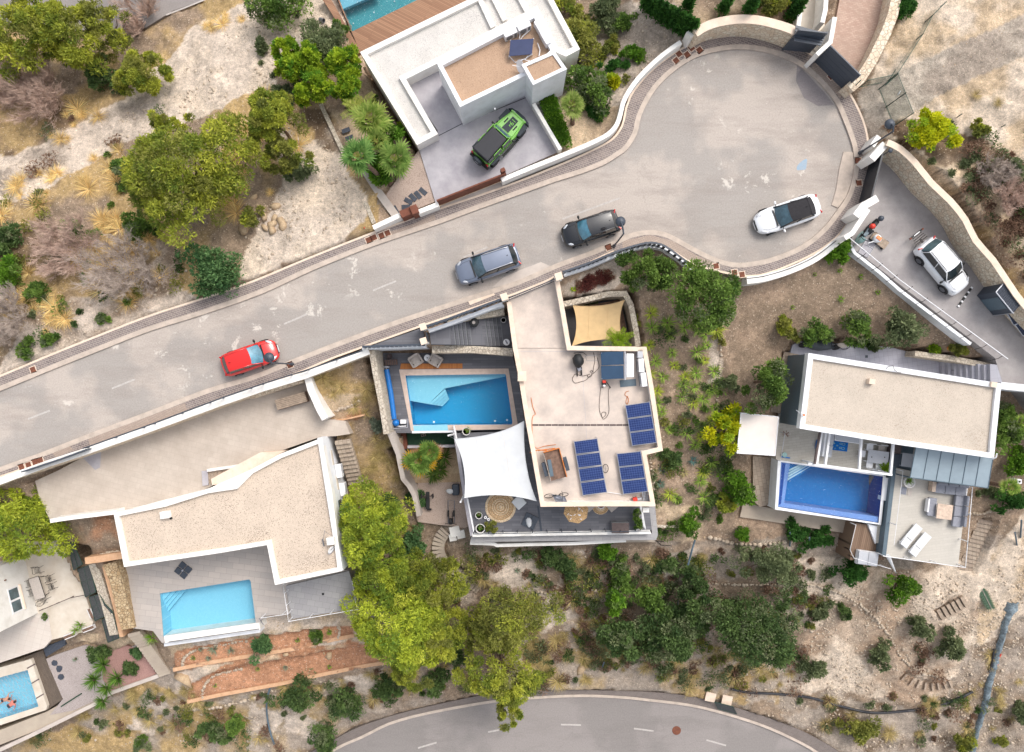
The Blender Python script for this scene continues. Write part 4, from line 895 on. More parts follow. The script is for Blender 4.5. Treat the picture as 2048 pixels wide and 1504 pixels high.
MB().prism(PP([(424,970),(422,958),(520,905),(570,902),(500,940),(470,966)],-.9),-1.75,-.9).obj('sloping_slab','cream_cap',t)
MB().strip(PP([(414,941),(482,931)],-1.5),.2,ZD,-1.5).obj('rim','white_render',t);MB().prism(PP([(403,942),(415,941),(417,970),(405,972)],-1.7),ZD,-1.7).obj('threshold','concrete_grey',t)
mb=MB()
for i in range(5):mb.prism(PP([(416+10*i,945-1.3*i),(425+10*i,944-1.3*i),(425+10*i,968-6*i),(416+10*i,968-5*i)],-1.77+.012*i),ZD,-1.77+.012*i)
mb.obj('treads','wood_grey',t)
WT('garden_wall','white low wall along the lower edge of the left driveway',[(100,1042),(140,1036),(229,1025)],.28,-4.,zr+.1,'white_render')
WT('garden_wall','white capped cream stone wall between the street and the left driveway',[(-60,985),(20,955),(100,926),(165,905),(300,857),(439,806),(520,778),(612,750),(680,724),(738,702)],.42,-3.4,.32,'stone_wall',cap='white_render')
t=RL('long steel railing on the white capped wall beside the street',[(165,897),(300,849),(439,797),(520,769),(612,740),(724,701)],.36,.8,'anthracite',rails=(.6,1.),posts=2.1,bars=False)
t=TH('sliding_gate','anthracite sliding gate at the left end of the left driveway','gate',P(60,940,0));MB().strip(PP([(42,944),(120,918),(172,899)],1.),.08,ZD+.8,1.).obj('panel','gate_dark',t)
SL('drive_wedge',[(160,910),(198,896),(202,905),(200,935),(190,940)],ZD+.01,'concrete_grey',.05,flat=False)
WT('garden_wall','white rendered cross wall right of the wooden chest on the left driveway',[(614,752),(622,780),(640,820),(650,838)],.5,-3.,-.3,'white_render')
WT('stone_wall','cream stone facing behind the wooden chest',[(500,795),(560,776),(606,762)],.2,-2.5,-.6,'stone_wall')
t=TH('storage_chest','long brown slatted chest against the driveway stone wall','chest',P(588,801,ZD),R(16));MB().box((0,0,.35),(2.2,.75,.7)).obj('body','wood_brown',t,lc=1);mb=MB()
for i in range(6):mb.box((0,-.31+.125*i,.72),(2.26,.1,.04))
mb.obj('lid','wood_grey',t,lc=1)
WT('edging_wall','thin terracotta edge under the white stones by the cross wall',[(652,843),(688,839),(728,830)],.12,-2.6,-2.1,'terracotta_edge')
ZQ=-4.6
sh=[(232,1120),(545,1085),(560,1165),(690,1140),(700,1140),(719,1214),(528,1232),(514,1252),(324,1286),(306,1262),(262,1256)]
wq=[(320,1187),(498,1159),(501,1162),(512,1249),(330,1277),(327,1274)]
tf_hole('pool_terrace',sh,[wq],ZQ,'patio_tile',2.6)
PC=pool('pale turquoise pool with four corner steps beside the umbrella base',wq,ZQ+.01,1.35,'pool_aqua','pool_aqua','water_calm')
for i in range(4):
 d=46-9*i;PS('step',[(320,1187),(320+d*1.15,1187-d*.18),(320+d*.17,1187+d)],ZQ-.95+.2*i,.3,'pool_aqua',PC)
MB().strip(PP([(329,1279),(520,1252)],ZQ+.03),.55,ZQ-2.5,ZQ+.03).obj('overflow_edge','white_render',PC)
MB().strip(PP([(337,1284),(518,1258)],ZQ+.04),.05,ZQ-.2,ZQ+.04).obj('slot','anthracite_dark',PC)
WT('pool_wall','low white outer wall below the pale turquoise pool',[(328,1290),(520,1262)],.25,-7.5,ZQ-.6,'white_cool')
SL('terrace_floor',[(572,1172),(698,1142),(719,1216),(583,1238)],ZQ+.3,'patio_tile_grey',3.)
RL('thin white railing around the grey terrace right of the turquoise pool',[(522,1236),(576,1228),(566,1170),(577,1243),(714,1219),(704,1162)],ZQ+.3,1.0,'white_plastic',rails=(1.,),posts=1.6,bars=False)
t=TH('parasol_base','dark cross shaped parasol base slabs beside the turquoise pool','parasol base',P(367,1140,ZQ),R(0))
for a,b in((0,0),(1,0),(0,1),(1,1)):
 MB().box(((a-.5)*.54,(b-.5)*.54,.05),(.5,.5,.1)).obj('slab','anthracite',t,lc=1,bevel=.05)
t.rotation_euler[2]=R(52);MB().cyl((0,0,.08),.07,.12,12).obj('socket','alu',t,lc=1)
t=TH('floor_drain','small black square drain in the grey tiles right of the turquoise pool','drain',P(646,1188,ZQ+.3));MB().box((0,0,.01),(.17,.17,.02)).obj('grate','black',t,lc=1)
t=TH('pool_shower','small steel pool fitting at the right end of the turquoise pool','pool fitting',P(520,1240,ZQ));MB().tube([P(518,1236,ZQ+1),P(527,1250,ZQ+1)],.03).tube([P(519,1243,ZQ),P(519,1243,ZQ+1)],.03).obj('rail','steel',t)
WT('retaining_wall','terracotta edge wall below the bare orange planting bed',[(170,1122),(200,1118),(243,1111)],.5,-5.,-2.7,'terracotta_edge')
WT('stone_wall','broad rubble stone wall beside the dark netting',[(218,1126),(232,1160),(244,1210),(256,1258)],1.0,-7.,[-3.6,-3.8,-4.1,-4.3],'stone_rubble')
WT('stone_wall','narrow stone wall strip between netting and rubble wall',[(186,1128),(200,1170),(212,1210),(228,1270)],.7,-7.5,[-4.4,-4.8,-5.2,-5.6],'stone_pale')
WT('garden_wall','terracotta edge line right of the narrow stone strip',[(206,1126),(218,1170),(232,1222),(243,1274)],.3,-7.,[-4.,-4.3,-4.8,-5.2],'terracotta_edge')
FLAT.append((wpx([(132,1084),(200,1084),(196,1130),(214,1190),(240,1280),(212,1290),(178,1220),(150,1140)],-5),-6.9,.2))
def net(lb,px,z):
 t=TH('privacy_net',lb,'privacy screen',P(px[0][0],px[0][1],z[0]));c=[P(x,y,zz) for(x,y),zz in zip(px,z)]
 n=len(c);MB().add(c,[tuple(range(n))]).obj('net','dark_net',t)
 mb=MB();
 for i in range(n):mb.tube([c[i],c[(i+1)%n]],.035)
 mb.obj('frame','green_wire',t)
 mp=MB();m1=(c[0]+c[1])/2;m2=(c[2]+c[-1])/2
 mp.tube([m1+Vector((0,0,.02)),m2+Vector((0,0,.02))],.02);mp.tube([(c[0]+c[-1])/2+Vector((0,0,.02)),(c[1]+c[2])/2+Vector((0,0,.02))],.02);mp.obj('bar','green_wire',t)
net('uppermost dark net panel leaning out beside the terrace with the iron chairs',[(136,1085),(146,1084),(165,1128),(147,1140)],[-5,-4.4,-4.4,-5.4])
net('dark net panel in the middle beside the rubble stone wall',[(155,1138),(180,1130),(192,1184),(171,1194)],[-5.6,-4.7,-4.8,-5.8])
net('dark net panel with slanting corner left of the narrow stone strip',[(178,1194),(199,1188),(210,1208),(226,1224),(190,1242)],[-5.9,-5,-5.1,-5.2,-6.2])
net('lowest dark net panel ending above the loose rocks',[(204,1240),(226,1226),(238,1276),(216,1285)],[-6.2,-5.3,-5.7,-6.6])
# ==========================================================
ZF=-6.6
SL('terrace_floor',[(30,1084),(132,1080),(150,1140),(172,1194),(186,1246),(176,1262),(102,1280),(80,1292),(-100,1350),(-100,1190),(50,1120)],ZF,'patio_cream',3.)
SL('terrace_floor',[(-120,1290),(96,1222),(104,1278),(88,1296),(-120,1366)],ZF+.02,'tile_white_grid',.3,flat=False)
FH=TH('corner_house','bright white house wall with one window at the lower left edge','house',P(0,1190,ZF))
b0,b1,b2=P(49,1114,ZF),P(76,1226,ZF),P(-100,1284,ZF)
MB().prism([(b0[0],b0[1]),(b1[0],b1[1]),(b2[0],b2[1]),(b2[0],b0[1])],ZF-1,ZF+4.4).obj('wall','white_render',FH)
c_=Vector((b0[0],b0[1],0)).lerp(Vector((b1[0],b1[1],0)),.62)
for dz,dw,hh in((0,0,1.25),):
 an=math.atan2(b1[1]-b0[1],b1[0]-b0[0]);nn=Vector((-math.sin(an),math.cos(an),0))
 fr=MB().box(Vector((c_[0],c_[1],ZF+2.0))+nn*.01,(2.0,.05,1.2),an).obj('window','white_plastic',FH)
 for s in(-1,1):MB().box(Vector((c_[0],c_[1],ZF+2.05))+nn*.035+Vector((math.cos(an),math.sin(an),0))*s*.48,(.8,.02,.95),an).obj('pane','window_glass',fr)
 MB().box(Vector((c_[0],c_[1],ZF+1.38))+nn*.1,(2.0,.2,.06),an).obj('sill','cream_cap',fr)
q=Vector((b0[0],b0[1],0)).lerp(Vector((b1[0],b1[1],0)),.25);MB().box(Vector((q[0],q[1],ZF+2.6))+nn*.05,(.1,.1,.14),an).obj('wall_lamp','wood_brown',FH)
ZG=-7.6
wg=[(-100,1382),(55,1340),(77,1413),(-100,1470)]
FLAT.append((wpx([(-100,1360),(60,1316),(122,1402),(94,1420),(-100,1500)],ZG),ZG-2.6,.3))
tf_hole('pool_edge',[(-100,1362),(62,1318),(94,1412),(92,1420),(-100,1484)],[wg],ZG,'patio_cream',1.6,flat=False)
PG=pool('turquoise pool with two bathers at the lower left corner',wg,ZG,1.45,'pool_aqua','pool_aqua')
mb=MB()
for a,b in(((63,1367),(78,1358)),((72,1397),(87,1388)),((54,1337),(70,1328))):mb.strip(PP([a,b],ZG+.01),.1,ZG-.02,ZG+.01)
mb.obj('gap','wood_dark',PG)
SL('timber_strip',[(47,1315),(86,1300),(92,1322),(125,1399),(94,1420),(70,1330),(52,1334)],ZG-.3,'thatch',.8)
SL('timber_strip',[(86,1295),(130,1278),(131,1290),(92,1314)],ZG+.05,'slate',.5,flat=False)
SL('gravel_bed',[(92,1318),(110,1310),(170,1290),(230,1310),(290,1280),(312,1330),(222,1388),(150,1420),(100,1430),(124,1400)],-7.95,'grey_gravel',.8)
SL('gravel_bed',[(200,1302),(236,1286),(284,1300),(312,1348),(226,1388),(206,1360)],-7.94,'pink_gravel',.3,flat=False)
SL('path',[(-100,1500),(92,1424),(150,1392),(192,1404),(100,1450),(-100,1530)],-8.,'concrete_path',.8)
WT('garden_wall','pale stone wall with dark edge below the gravel garden at lower left',[(-60,1528),(60,1472),(190,1408),(222,1386),(316,1352)],.3,-11,-7.8,'concrete_pale')
for i,(x,y) in enumerate(((109,1326),(119,1337),(122,1354))):
 t=TH('stepping_stone',['uppermost','middle','lowest'][i]+' irregular dark slate stone in the gravel bed by the lower left pool','stepping stone',P(x,y,-7.94),i*1.3,'slate stones by the lower left pool')
 MB().prism([(.3*math.cos(a)*rnd.uniform(.8,1.1),.28*math.sin(a)*rnd.uniform(.8,1.1)) for a in np.linspace(0,5.6,7)],0,.04).obj('slab','slate',t,lc=1)
RL('low iron rail between the two levels of the cream terrace',[(78,1222),(140,1196),(170,1190)],ZF,.5,'wood_dark',rails=(1.,),posts=1.4,bars=False)
WT('retaining_wall','upper terracotta retaining edge below the turquoise pool',[(346,1340),(420,1325),(506,1311),(600,1296),(640,1285),(708,1271)],.3,-8.4,[-6.9]*6,'terracotta_edge')
WT('retaining_wall','lower terracotta retaining edge below the orange bed',[(374,1404),(440,1390),(560,1368),(640,1350),(740,1330),(800,1322)],.3,-9.6,[-7.9]*6,'terracotta_edge')
def footing(c,L,w,a):
 u=Vector((math.cos(a),math.sin(a)))*L/2;v=Vector((-math.sin(a),math.cos(a)))*w/2;q=Vector((c[0],c[1]));FLAT.append(([tuple(q+u+v),tuple(q-u+v),tuple(q-u-v),tuple(q+u-v)],c[2]+.1,.12))
def STR(lb,a,b,n,wd,z0,z1,m='paver_old',name='steps',turn=0):
 t=TH(name,lb,'steps',P(a[0],a[1],z1));A_,B_=P(*a,z0),P(*b,z1);d=(B_-A_);L=Vector((d[0],d[1],0)).length/n;ang=math.atan2(d[1],d[0])
 for i in range(n):
  c=A_.lerp(B_,(i+.5)/n);MB().box((c[0],c[1],c[2]-.25),(L*1.0,wd,.5),ang+turn).obj('tread',m,t);footing(c,L,wd,ang+turn)
 return t
STR('cream garden steps beside the turquoise pool corner',(290,1294),(330,1350),11,1.,-6.4,-7.8,'concrete_path')
STR('cream steps between loose rocks and yucca plants left of the turquoise pool',(266,1266),(292,1296),6,1.0,-5.4,-6.6,'concrete_path')
STR('long flight of brown steps beside the air conditioners of the left house',(684,880),(712,968),11,1.15,-2.0,-4.4,'paver_old')
cs=[(892,1062),(880,1078),(876,1100),(884,1122),(900,1136),(920,1150),(944,1166),(960,1178)]
t=TH('steps','curving pale stone steps winding down below the gym corner','steps',P(880,1090,-7));mb=MB();cl=SMO(cs,3)
for i in range(len(cl)-1):
 z_=-6.1-.10*i;a,b2_=P(*cl[i],z_),P(*cl[i+1],z_);MB().box(((a[0]+b2_[0])/2,(a[1]+b2_[1])/2,z_-.2),((b2_-a).length*.86,1.0,.4),math.atan2(b2_[1]-a[1],b2_[0]-a[0])).obj('tread','concrete_path',t);footing(a,.9,1.2,math.atan2(b2_[1]-a[1],b2_[0]-a[0]))
mb=MB()
for i,(x,y,s) in enumerate(((910,1062,1.),(922,1068,.8),(906,1074,.7))):mb.box(P(x,y,-5.95-.1*i),(.8*s,.8*s,.4),.2)
t=TH('steps','white steps at the lower left corner of the sun terrace','steps',P(912,1066,-6));mb.obj('treads','white_render',t)
# ==========================================================
ZE=-2.9
SL('walkway',[(1585,690),(1600,682),(1780,694),(1850,712),(1888,722),(1888,760),(1700,735),(1600,712),(1576,722)],ZE,'walk_tile',1.)
t=TH('steps','grey blue tiled stairs climbing to the driveway behind the right house','steps',P(1940,740,ZE))
for i in range(8):PS('tread',[(1884+12*i,718+1.6*i),(1897+12*i,719.5+1.6*i),(1898+12*i,772),(1885+12*i,770)],ZE+.33*(i+1),.5,'stair_tile',t)
PS('tread',[(1980,728),(2006,731),(2004,768),(1981,765)],.05,.5,'stair_tile',t)
FLAT.append((wpx([(1880,716),(2006,728),(2006,772),(1880,770)],-1.5),ZE-.1,.2))
RH=TH('right_house','white house with sand gravel roof above the deep blue infinity pool','house',P(1790,830,ZE))
ze=.9
rr=[(1617,706),(1800,735),(2003,767),(1988,917),(1800,890),(1599,857)]
PS('roof',rr,ze-.22,.3,'roof_gravel_b',RH)
MB().strip([(p[0],p[1]) for p in PP(rr,ze)],.36,ze-.6,ze,closed=True,side=-1).obj('parapet','white_cool',RH)
w_=PP([(1619,708),(1800,737),(2000,769),(1985,914),(1800,888),(1602,853)],ze)
MB().prism([(p[0],p[1]) for p in w_],ZE-1,ze-.25).obj('wall','white_cool',RH);FLAT.append(([(p[0],p[1]) for p in w_],ZE-.5,.3))
wa,wb=Vector((w_[0][0]-.03,w_[0][1],0)),Vector((w_[-1][0]-.03,w_[-1][1],0));c=(wa+wb)/2;dd_=wb-wa
MB().box((c[0],c[1],(ZE+ze-.4)/2),(dd_.length,.05,ze-.3-ZE),math.atan2(dd_[1],dd_[0])).obj('cladding','slate_blue',RH)
for i,(x,y) in enumerate(((1739,763),(1981,769))):
 t=TH('roof_box',['small cream vent box in the middle of the right house roof','small cream vent box at the upper right corner of the right house roof'][i],'roof vent',P(x,y,ze-.22));MB().box((0,0,.2),(.42,.36,.4),R(-8)).obj('body','cream_cap',t,lc=1)
t=TH('cable','loose dark cable hanging over the upper edge of the right house roof','cable',P(1790,745,ze));MB().tube(PP([(1772,738),(1776,733),(1786,731),(1789,740),(1796,745),(1803,745)],ze+.08),.018).obj('cable','cable',t)
t=TH('antenna','small aerial with orange cap on the left edge of the right house roof','antenna',P(1605,828,ze));MB().tube([P(1606,832,ze),P(1605,829,ze+1)],.02).tube([P(1592,820,ze+1),P(1604,829,ze+1)],.02).obj('mast','alu',t);MB().box(P(1608,830,ze+.25),(.14,.14,.1)).obj('cap','orange_plastic',t)
t=TH('roof_lamp','white curved pipe at the lower right corner of the right house roof','pipe',P(1990,918,ze));MB().tube([P(1985,918,ze),P(1992,915,ze+.2),P(1994,907,ze+.3)],.05).obj('pipe','white_plastic',t)
t=TH('roof_ring','small dark ring lying on the lower right corner of the right house roof','ring',P(1978,903,ze-.2));MB().tube([P(1978+4*math.cos(a),903+4*math.sin(a),ze-.2) for a in np.linspace(0,6.28,16)],.012).obj('ring','steel',t)
GR=TH('glass_canopy','grey glass canopy of six panels under the right house roof edge','canopy',P(1900,940,ZE))
g0,g1,g2,g3=P(1832,892,-.2),P(1986,916,-.2),P(1976,976,-.7),P(1820,955,-.7)
for i in range(6):
 f0,f1=i/6+.004,(i+1)/6-.004;a,b,c,d=g0.lerp(g1,f0),g0.lerp(g1,f1),g3.lerp(g2,f1),g3.lerp(g2,f0)
 MB().add([a,b,c,d]+[v_-Vector((0,0,.02)) for v_ in(a,b,c,d)],[(3,2,1,0),(4,5,6,7),(0,1,5,4),(2,3,7,6)]).obj('glass_pane','canopy_glass',GR)
mb=MB()
for i in range(7):mb.tube([g0.lerp(g1,i/6),g3.lerp(g2,i/6)],.035)
mb.tube([g3,g2],.04);mb.tube([g0,g1],.04)
for p in(g2,g3):mb.tube([p,Vector((p[0],p[1],ZE))],.05)
mb.obj('frame','slate_blue',GR)
teE=[(1556,838),(1600,842),(1830,880),(1826,960),(1786,955),(1784,950),(1560,922),(1552,918)]
SL('pool_terrace',teE,ZE,'patio_tile_warm',2.8)
wE=[(1572,925),(1764,953),(1757,1034),(1563,1008)]
outE=[(1556,920),(1772,950),(1764,1034),(1762,1050),(1550,1019)]
tf_hole('pool_surround',outE,[[(1562,924),(1766,953),(1757,1046),(1556,1014)]],ZE+.02,'white_cool',3.)
PE=pool('deep blue infinity pool with white striped corner steps',[(1562,924),(1766,953),(1757,1046),(1556,1014)],ZE,1.9,'pool_navy','pool_deep')
PS('side_ledge',[(1562,924),(1580,926),(1568,1008),(1556,1012)],ZE-.09,1.8,'pool_lilac',PE)
PS('end_ledge',[(1556,1013),(1567,1006),(1758,1034),(1757,1045)],ZE-.10,1.8,'pool_lilac',PE)
PS('gutter',[(1564,926),(1571,927),(1562,1008),(1557,1010)],ZE-.085,.3,'pool_navy',PE)
PS('deep_end',[(1745,952),(1766,953),(1756,1034),(1732,1030)],ZE-1.83,.05,'pool_navy',PE)
for i in range(4):
 d=54-10*i;a,b=P(1578,923+d*.75,ZE-.35-.0*i),P(1578+d*1.15-4,928+i*.4,ZE-.35)
 MB().strip([a,b],.13,ZE-1.2,ZE-.95+.2*i).obj('step_edge','pool_step',PE)
 PS('step',[(1578,923),(1578+d*1.1,929),(1577,923+d*.74)],ZE-1.+.2*i,.3,'pool_deep',PE)
MB().cyl(P(1743,992,ZE-1.78),.12,.06,12).obj('pool_light','white_plastic',PE)
SL('terrace_step',[(1768,955),(1786,957),(1780,1003),(1762,1000)],ZE+.06,'white_cool',.5,flat=False)
SL('light_well',[(1760,1004),(1776,1006),(1768,1088),(1752,1086)],ZE-.25,'patio_tile_warm',.6,flat=False)
t=TH('skylight','green tinted glass panels beside the deep end of the blue pool','glass panels',P(1770,1040,ZE))
for a,b in(((1770,1004),(1768,1032)),((1764,1048),(1760,1086))):MB().strip(PP([a,b],ZE-.3),.3,ZE-.34,ZE-.3).obj('glass_pane','window_glass_pale',t)
ZS=-2.5
SL('sun_terrace',[(1790,935),(1822,942),(1935,965),(1916,1134),(1768,1112),(1776,1040)],ZS,'patio_tile_cool',4.)
MB().strip(PP([(1792,895),(1786,960),(1768,1112)],ZS+.05),.3,-3.7,ZS+.05).obj('terrace_edge','slate_blue')['kind']='structure'
SL('side_court',[(1796,888),(1828,893),(1820,945),(1790,938)],ZE+.1,'slate_blue',1.,flat=False)
t=TH('white_table','white framed folding table in the grey side court','table',P(1804,918,ZE+.1),R(-8));MB().box((0,0,.72),(.85,1.0,.04)).obj('top','grey_light',t,lc=1)
for a in(-1,1):
 for b in(-1,1):MB().box((a*.38,b*.45,.35),(.04,.04,.7)).obj('leg','white_plastic',t,lc=1)
PGT=TH('pergola','white steel pergola beams beside the deep blue pool','pergola',P(1700,900,ZE))
zb=-.4
mb=MB()
for a,b in(((1644,864),(1634,930)),((1660,866),(1651,932)),((1724,875),(1719,942)),((1788,885),(1782,950))):
 MB().strip(PP([a,b],zb),.15,zb-.2,zb).obj('beam','white_plastic',PGT)
MB().strip(PP([(1617,927),(1785,950)],zb),.15,zb-.22,zb-.01).obj('beam','white_plastic',PGT)
for a in((1634,929),(1782,949)):q=P(*a,zb);MB().box((q[0],q[1],(zb+ZE)/2-.1),(.14,.14,zb-ZE-.2)).obj('post','white_plastic',PGT)
MB().tube(PP([(1640,864),(1629,928)],zb+.1),.1,8).obj('rolled_awning','wood_dark',PGT)
t=TH('awning','cream fabric awning left of the right house beside the yellow green shrub','awning',P(1518,870,-3.5))
q=[P(1482,826,-1.3),P(1557,834,-.9),P(1550,911,-.9),P(1474,906,-1.3)]
MB().add(q+[v_-Vector((0,0,.03)) for v_ in q],[(3,2,1,0),(4,5,6,7),(0,1,5,4),(1,2,6,5),(2,3,7,6),(3,0,4,7)]).obj('cloth','awning_cream',t);mb=MB()
for i in range(4):mb.tube([q[i],q[(i+1)%4]],.04);mb.tube([q[i],Vector((q[i][0],q[i][1],-4.2))],.04)
mb.obj('frame','white_plastic',t)
SL('path',[(1506,912),(1550,916),(1548,1006),(1520,1014),(1506,1000)],-4.3,'paver_old',1.)
SL('path',[(1486,1006),(1550,1018),(1712,1043),(1760,1052),(1752,1062),(1700,1068),(1560,1046),(1480,1034)],-5.0,'concrete_path',1.4)
STR('old brick steps between the green tree and the grey clad wall',(1583,706),(1556,826),13,1.15,ZE+.1,ZE-.2,'paver_old')
SL('deck',[(1712,1046),(1736,1050),(1750,1086),(1770,1090),(1768,1120),(1700,1120),(1704,1080)],-3.4,'wood_deck_b',3.4)
SL('terrace_wedge',[(1736,1048),(1756,1052),(1751,1088)],-3.2,'white_cool',1.,flat=False)
RL('thin white railing on the right and lower edge of the sofa terrace',[(1945,975),(1931,1135),(1766,1112)],ZS,1.,'white_plastic',rails=(1.,),posts=2.,bars=False)
RL('thin white railing at the left side of the sofa terrace',[(1806,942),(1788,1090)],ZS,1.,'white_plastic',rails=(1.,),posts=4.,bars=False,width=.02)
RL('thin railing around the wooden deck with the grey daybed',[(1712,1050),(1700,1100),(1708,1116),(1782,1138)],-3.4,.9,'white_plastic',rails=(1.,),posts=2.5,bars=False,width=.02)
t=TH('closed_parasol','folded white parasol leaning at the lower corner of the sofa terrace','parasol',P(1780,1118,-3.4));MB().tube([P(1790,1142,-3.3),P(1776,1112,-1.6)],.05,8,r2=.16).obj('canopy','white_fabric',t);MB().tube([P(1792,1146,-3.4),P(1789,1138,-3.1)],.03).obj('pole','alu',t)
t=TH('daybed','grey two cushion daybed on the wooden deck','daybed',P(1730,1114,-3.4),R(-8));MB().box((0,0,.2),(1.55,1.05,.3)).obj('frame','white_plastic',t,lc=1)
for s in(-1,1):MB().box((s*.38,0,.42),(.74,1.0,.16)).obj('cushion','grey_light',t,lc=1,bevel=.03)
STR('weathered grey timber steps curving away right of the sofa terrace',(1972,1040),(1930,1140),13,1.15,-5.1,-6.3,'paver_old')
SL('path',[(1918,1164),(1928,1164),(1944,1200),(1936,1208),(1926,1196)],-6.5,'concrete_path',.3,flat=False)
t=TH('steps','short grey timber steps near the palm frond on the dry slope','steps',P(1900,1222,-7));mb=MB()
for i in range(6):MB().box(P(1880+9.5*i,1228-5*i,-7.+.14*i),(.30,.95,.3),R(30)).obj('tread','wood_grey',t);footing(P(1880+9.5*i,1228-5*i,-7.+.14*i),.5,1.1,R(30))
t=TH('steps','half buried sleeper steps curving round the small olive trees','steps',P(1850,1360,-9));mb=MB()
for x,y,r_ in((1808,1353,-40),(1823,1363,-35),(1836,1368,-25),(1850,1372,-10),(1864,1374,5),(1876,1372,12),(1889,1370,20),(1900,1368,25)):MB().box(P(x,y,-8.5),(.14,.65,.2),R(r_)).obj('tread','wood_grey',t);footing(P(x,y,-8.5),.4,.8,R(r_))
WT('garden_wall','white wall with stone face right of the tiled stairs at the right edge',[(2002,771),(2060,777),(2200,790)],.5,-3.,.5,'white_cool')
WT('retaining_wall','cream stone strip above the tiled stairs with pumpkin',[(1830,707),(1900,716),(1945,725),(2010,738)],.4,-3.,[-1.6,-1.3,-.9,-.2],'stone_pale')
# ==========================================================
CP=[(0,770,0),(200,680,-.05),(400,612,-.05),(560,545,-.05),(740,465,0),(0,955,-.2),(165,905,-.3),(520,790,-.4),(740,705,-.4),(1010,600,0),(1115,556,-.1),(1230,512,-.2),(1300,490,-.2),(1380,535,-.3),(1500,565,-.9),(1600,540,-.9),(1700,480,-.5),(1740,300,0),(1700,178,0),(1600,90,0),(1450,70,0),(1300,130,0),(1240,260,0),(1120,330,0),(1500,300,-.2),(1000,470,-.2),(0,700,-.5),(300,560,-.5),(550,470,-.3),(700,420,-.4),(600,330,-1.2),(350,250,-2.8),(450,120,-3.2),(600,60,-3.0),(300,90,-5.6),(100,110,-5.9),(0,300,-4.2),(150,330,-3.2),(0,500,-2.0),(200,450,-2.0),(400,10,-5.9),(500,0,-4.5),(-300,0,-6.5),(300,-200,-6.3),(600,-150,-4),(-300,500,-3.5),(-300,850,-.6),(780,400,-.1),(720,250,-1.3),(700,110,-2.3),(800,350,-.2),(660,60,-2.6),(850,0,-3),(1180,200,-.5),(1190,60,-2.2),(1250,60,-.9),(1300,40,.2),(1380,30,.8),(1500,15,1.4),(1450,-100,2.2),(1150,250,-.1),(1220,240,-.1),(1200,-100,-2),(1700,80,.3),(1750,100,.6),(1850,100,.9),(2000,200,1.5),(1780,190,.3),(1760,240,.2),(1850,250,.6),(1900,300,1.4),(2000,350,1.9),(2048,480,2.2),(1850,350,1.8),(1960,430,2.0),(1800,290,1.0),(2300,300,3),(2300,650,2.6),(1900,-150,1.2),(2200,0,2),(1600,620,-1.5),(1500,640,-1.8),(1700,600,-1.1),(1740,555,-.6),(1800,602,-.7),(1870,655,-.9),(1800,660,-1.4),(1530,590,-1.3),(1540,760,-2.8),(1590,695,-2.7),(1800,698,-2.2),(1930,700,-1.0),(1490,830,-3.4),(1850,560,0),(1330,640,-1.6),(1400,700,-2.3),(1440,600,-1.5),(1350,850,-3.3),(1400,950,-4.2),(1350,1040,-4.8),(1480,1000,-4.6),(1460,900,-4.0),(1250,560,-.6),(1170,580,-.5),(1300,700,-2.2),(1500,1090,-5.7),(1650,1100,-6),(1850,1180,-6.6),(1300,1110,-6),(1100,1120,-6.4),(950,1120,-6.6),(870,1070,-6.3),(1960,1050,-4.9),(2020,900,-3.6),(2030,1000,-4.2),(2120,800,-3),(1930,1180,-6.4),(2100,1200,-6),(700,950,-4.3),(760,800,-3.0),(690,760,-1.8),(700,830,-2.4),(760,900,-3.8),(800,1030,-5.6),(740,1100,-6.2),(720,1200,-6.8),(1000,1250,-8.4),(1300,1250,-8.2),(1500,1230,-8),(1650,1250,-7.8),(1800,1300,-8.2),(1950,1260,-7.2),(2040,1200,-6.8),(1400,1150,-6.6),(1150,1160,-7.2),(1600,1160,-6.8),(2300,1100,-5.5),(1800,1430,-9.2),(1600,1390,-9.4),(1700,1350,-8.9),(1900,1380,-8.6),(1980,1400,-8.8),(2050,1500,-9.8),(1800,1500,-10.0),(1450,1380,-9.7),(1250,1360,-9.6),(1000,1370,-9.7),(850,1380,-9.8),(700,1430,-10),(600,1480,-10.1),(1680,1480,-9.9),(2300,1500,-10),(1200,1500,-10.2),(1200,1900,-11),(400,1285,-6.7),(640,1255,-6.7),(600,1330,-7.4),(420,1370,-7.6),(740,1300,-7.4),(500,1410,-9),(680,1390,-9.1),(600,1440,-9.8),(350,1430,-9.6),(300,1450,-10),(100,1480,-10.8),(0,1504,-11),(260,1400,-8.8),(400,1500,-10.5),(-300,1600,-11.5),(-300,1200,-7),(-200,1000,-3),(250,1290,-7.4),(200,1270,-7.2),(180,1090,-2.75),(60,1050,-4),(100,1060,-5.5),(210,1090,-2.75),(600,1900,-12.5)]
pw=np.array([tuple(P(x,y,z)) for x,y,z in CP]);NP_=len(pw)
D_=np.sqrt(((pw[:,None,:2]-pw[None,:,:2])**2).sum(-1));Am=np.zeros((NP_+3,NP_+3));Am[:NP_,:NP_]=D_-np.eye(NP_)*.25
Am[:NP_,NP_:]=np.c_[np.ones(NP_),pw[:,:2]];Am[NP_:,:NP_]=Am[:NP_,NP_:].T
Wt=np.linalg.solve(Am,np.r_[pw[:,2],0,0,0])
def base_z(X,Y):
 X=np.asarray(X,float);Y=np.asarray(Y,float);o=Wt[NP_]+Wt[NP_+1]*X+Wt[NP_+2]*Y
 for i in range(NP_):o=o+Wt[i]*np.sqrt((X-pw[i,0])**2+(Y-pw[i,1])**2)
 return o
tab=nr.random((256,256))
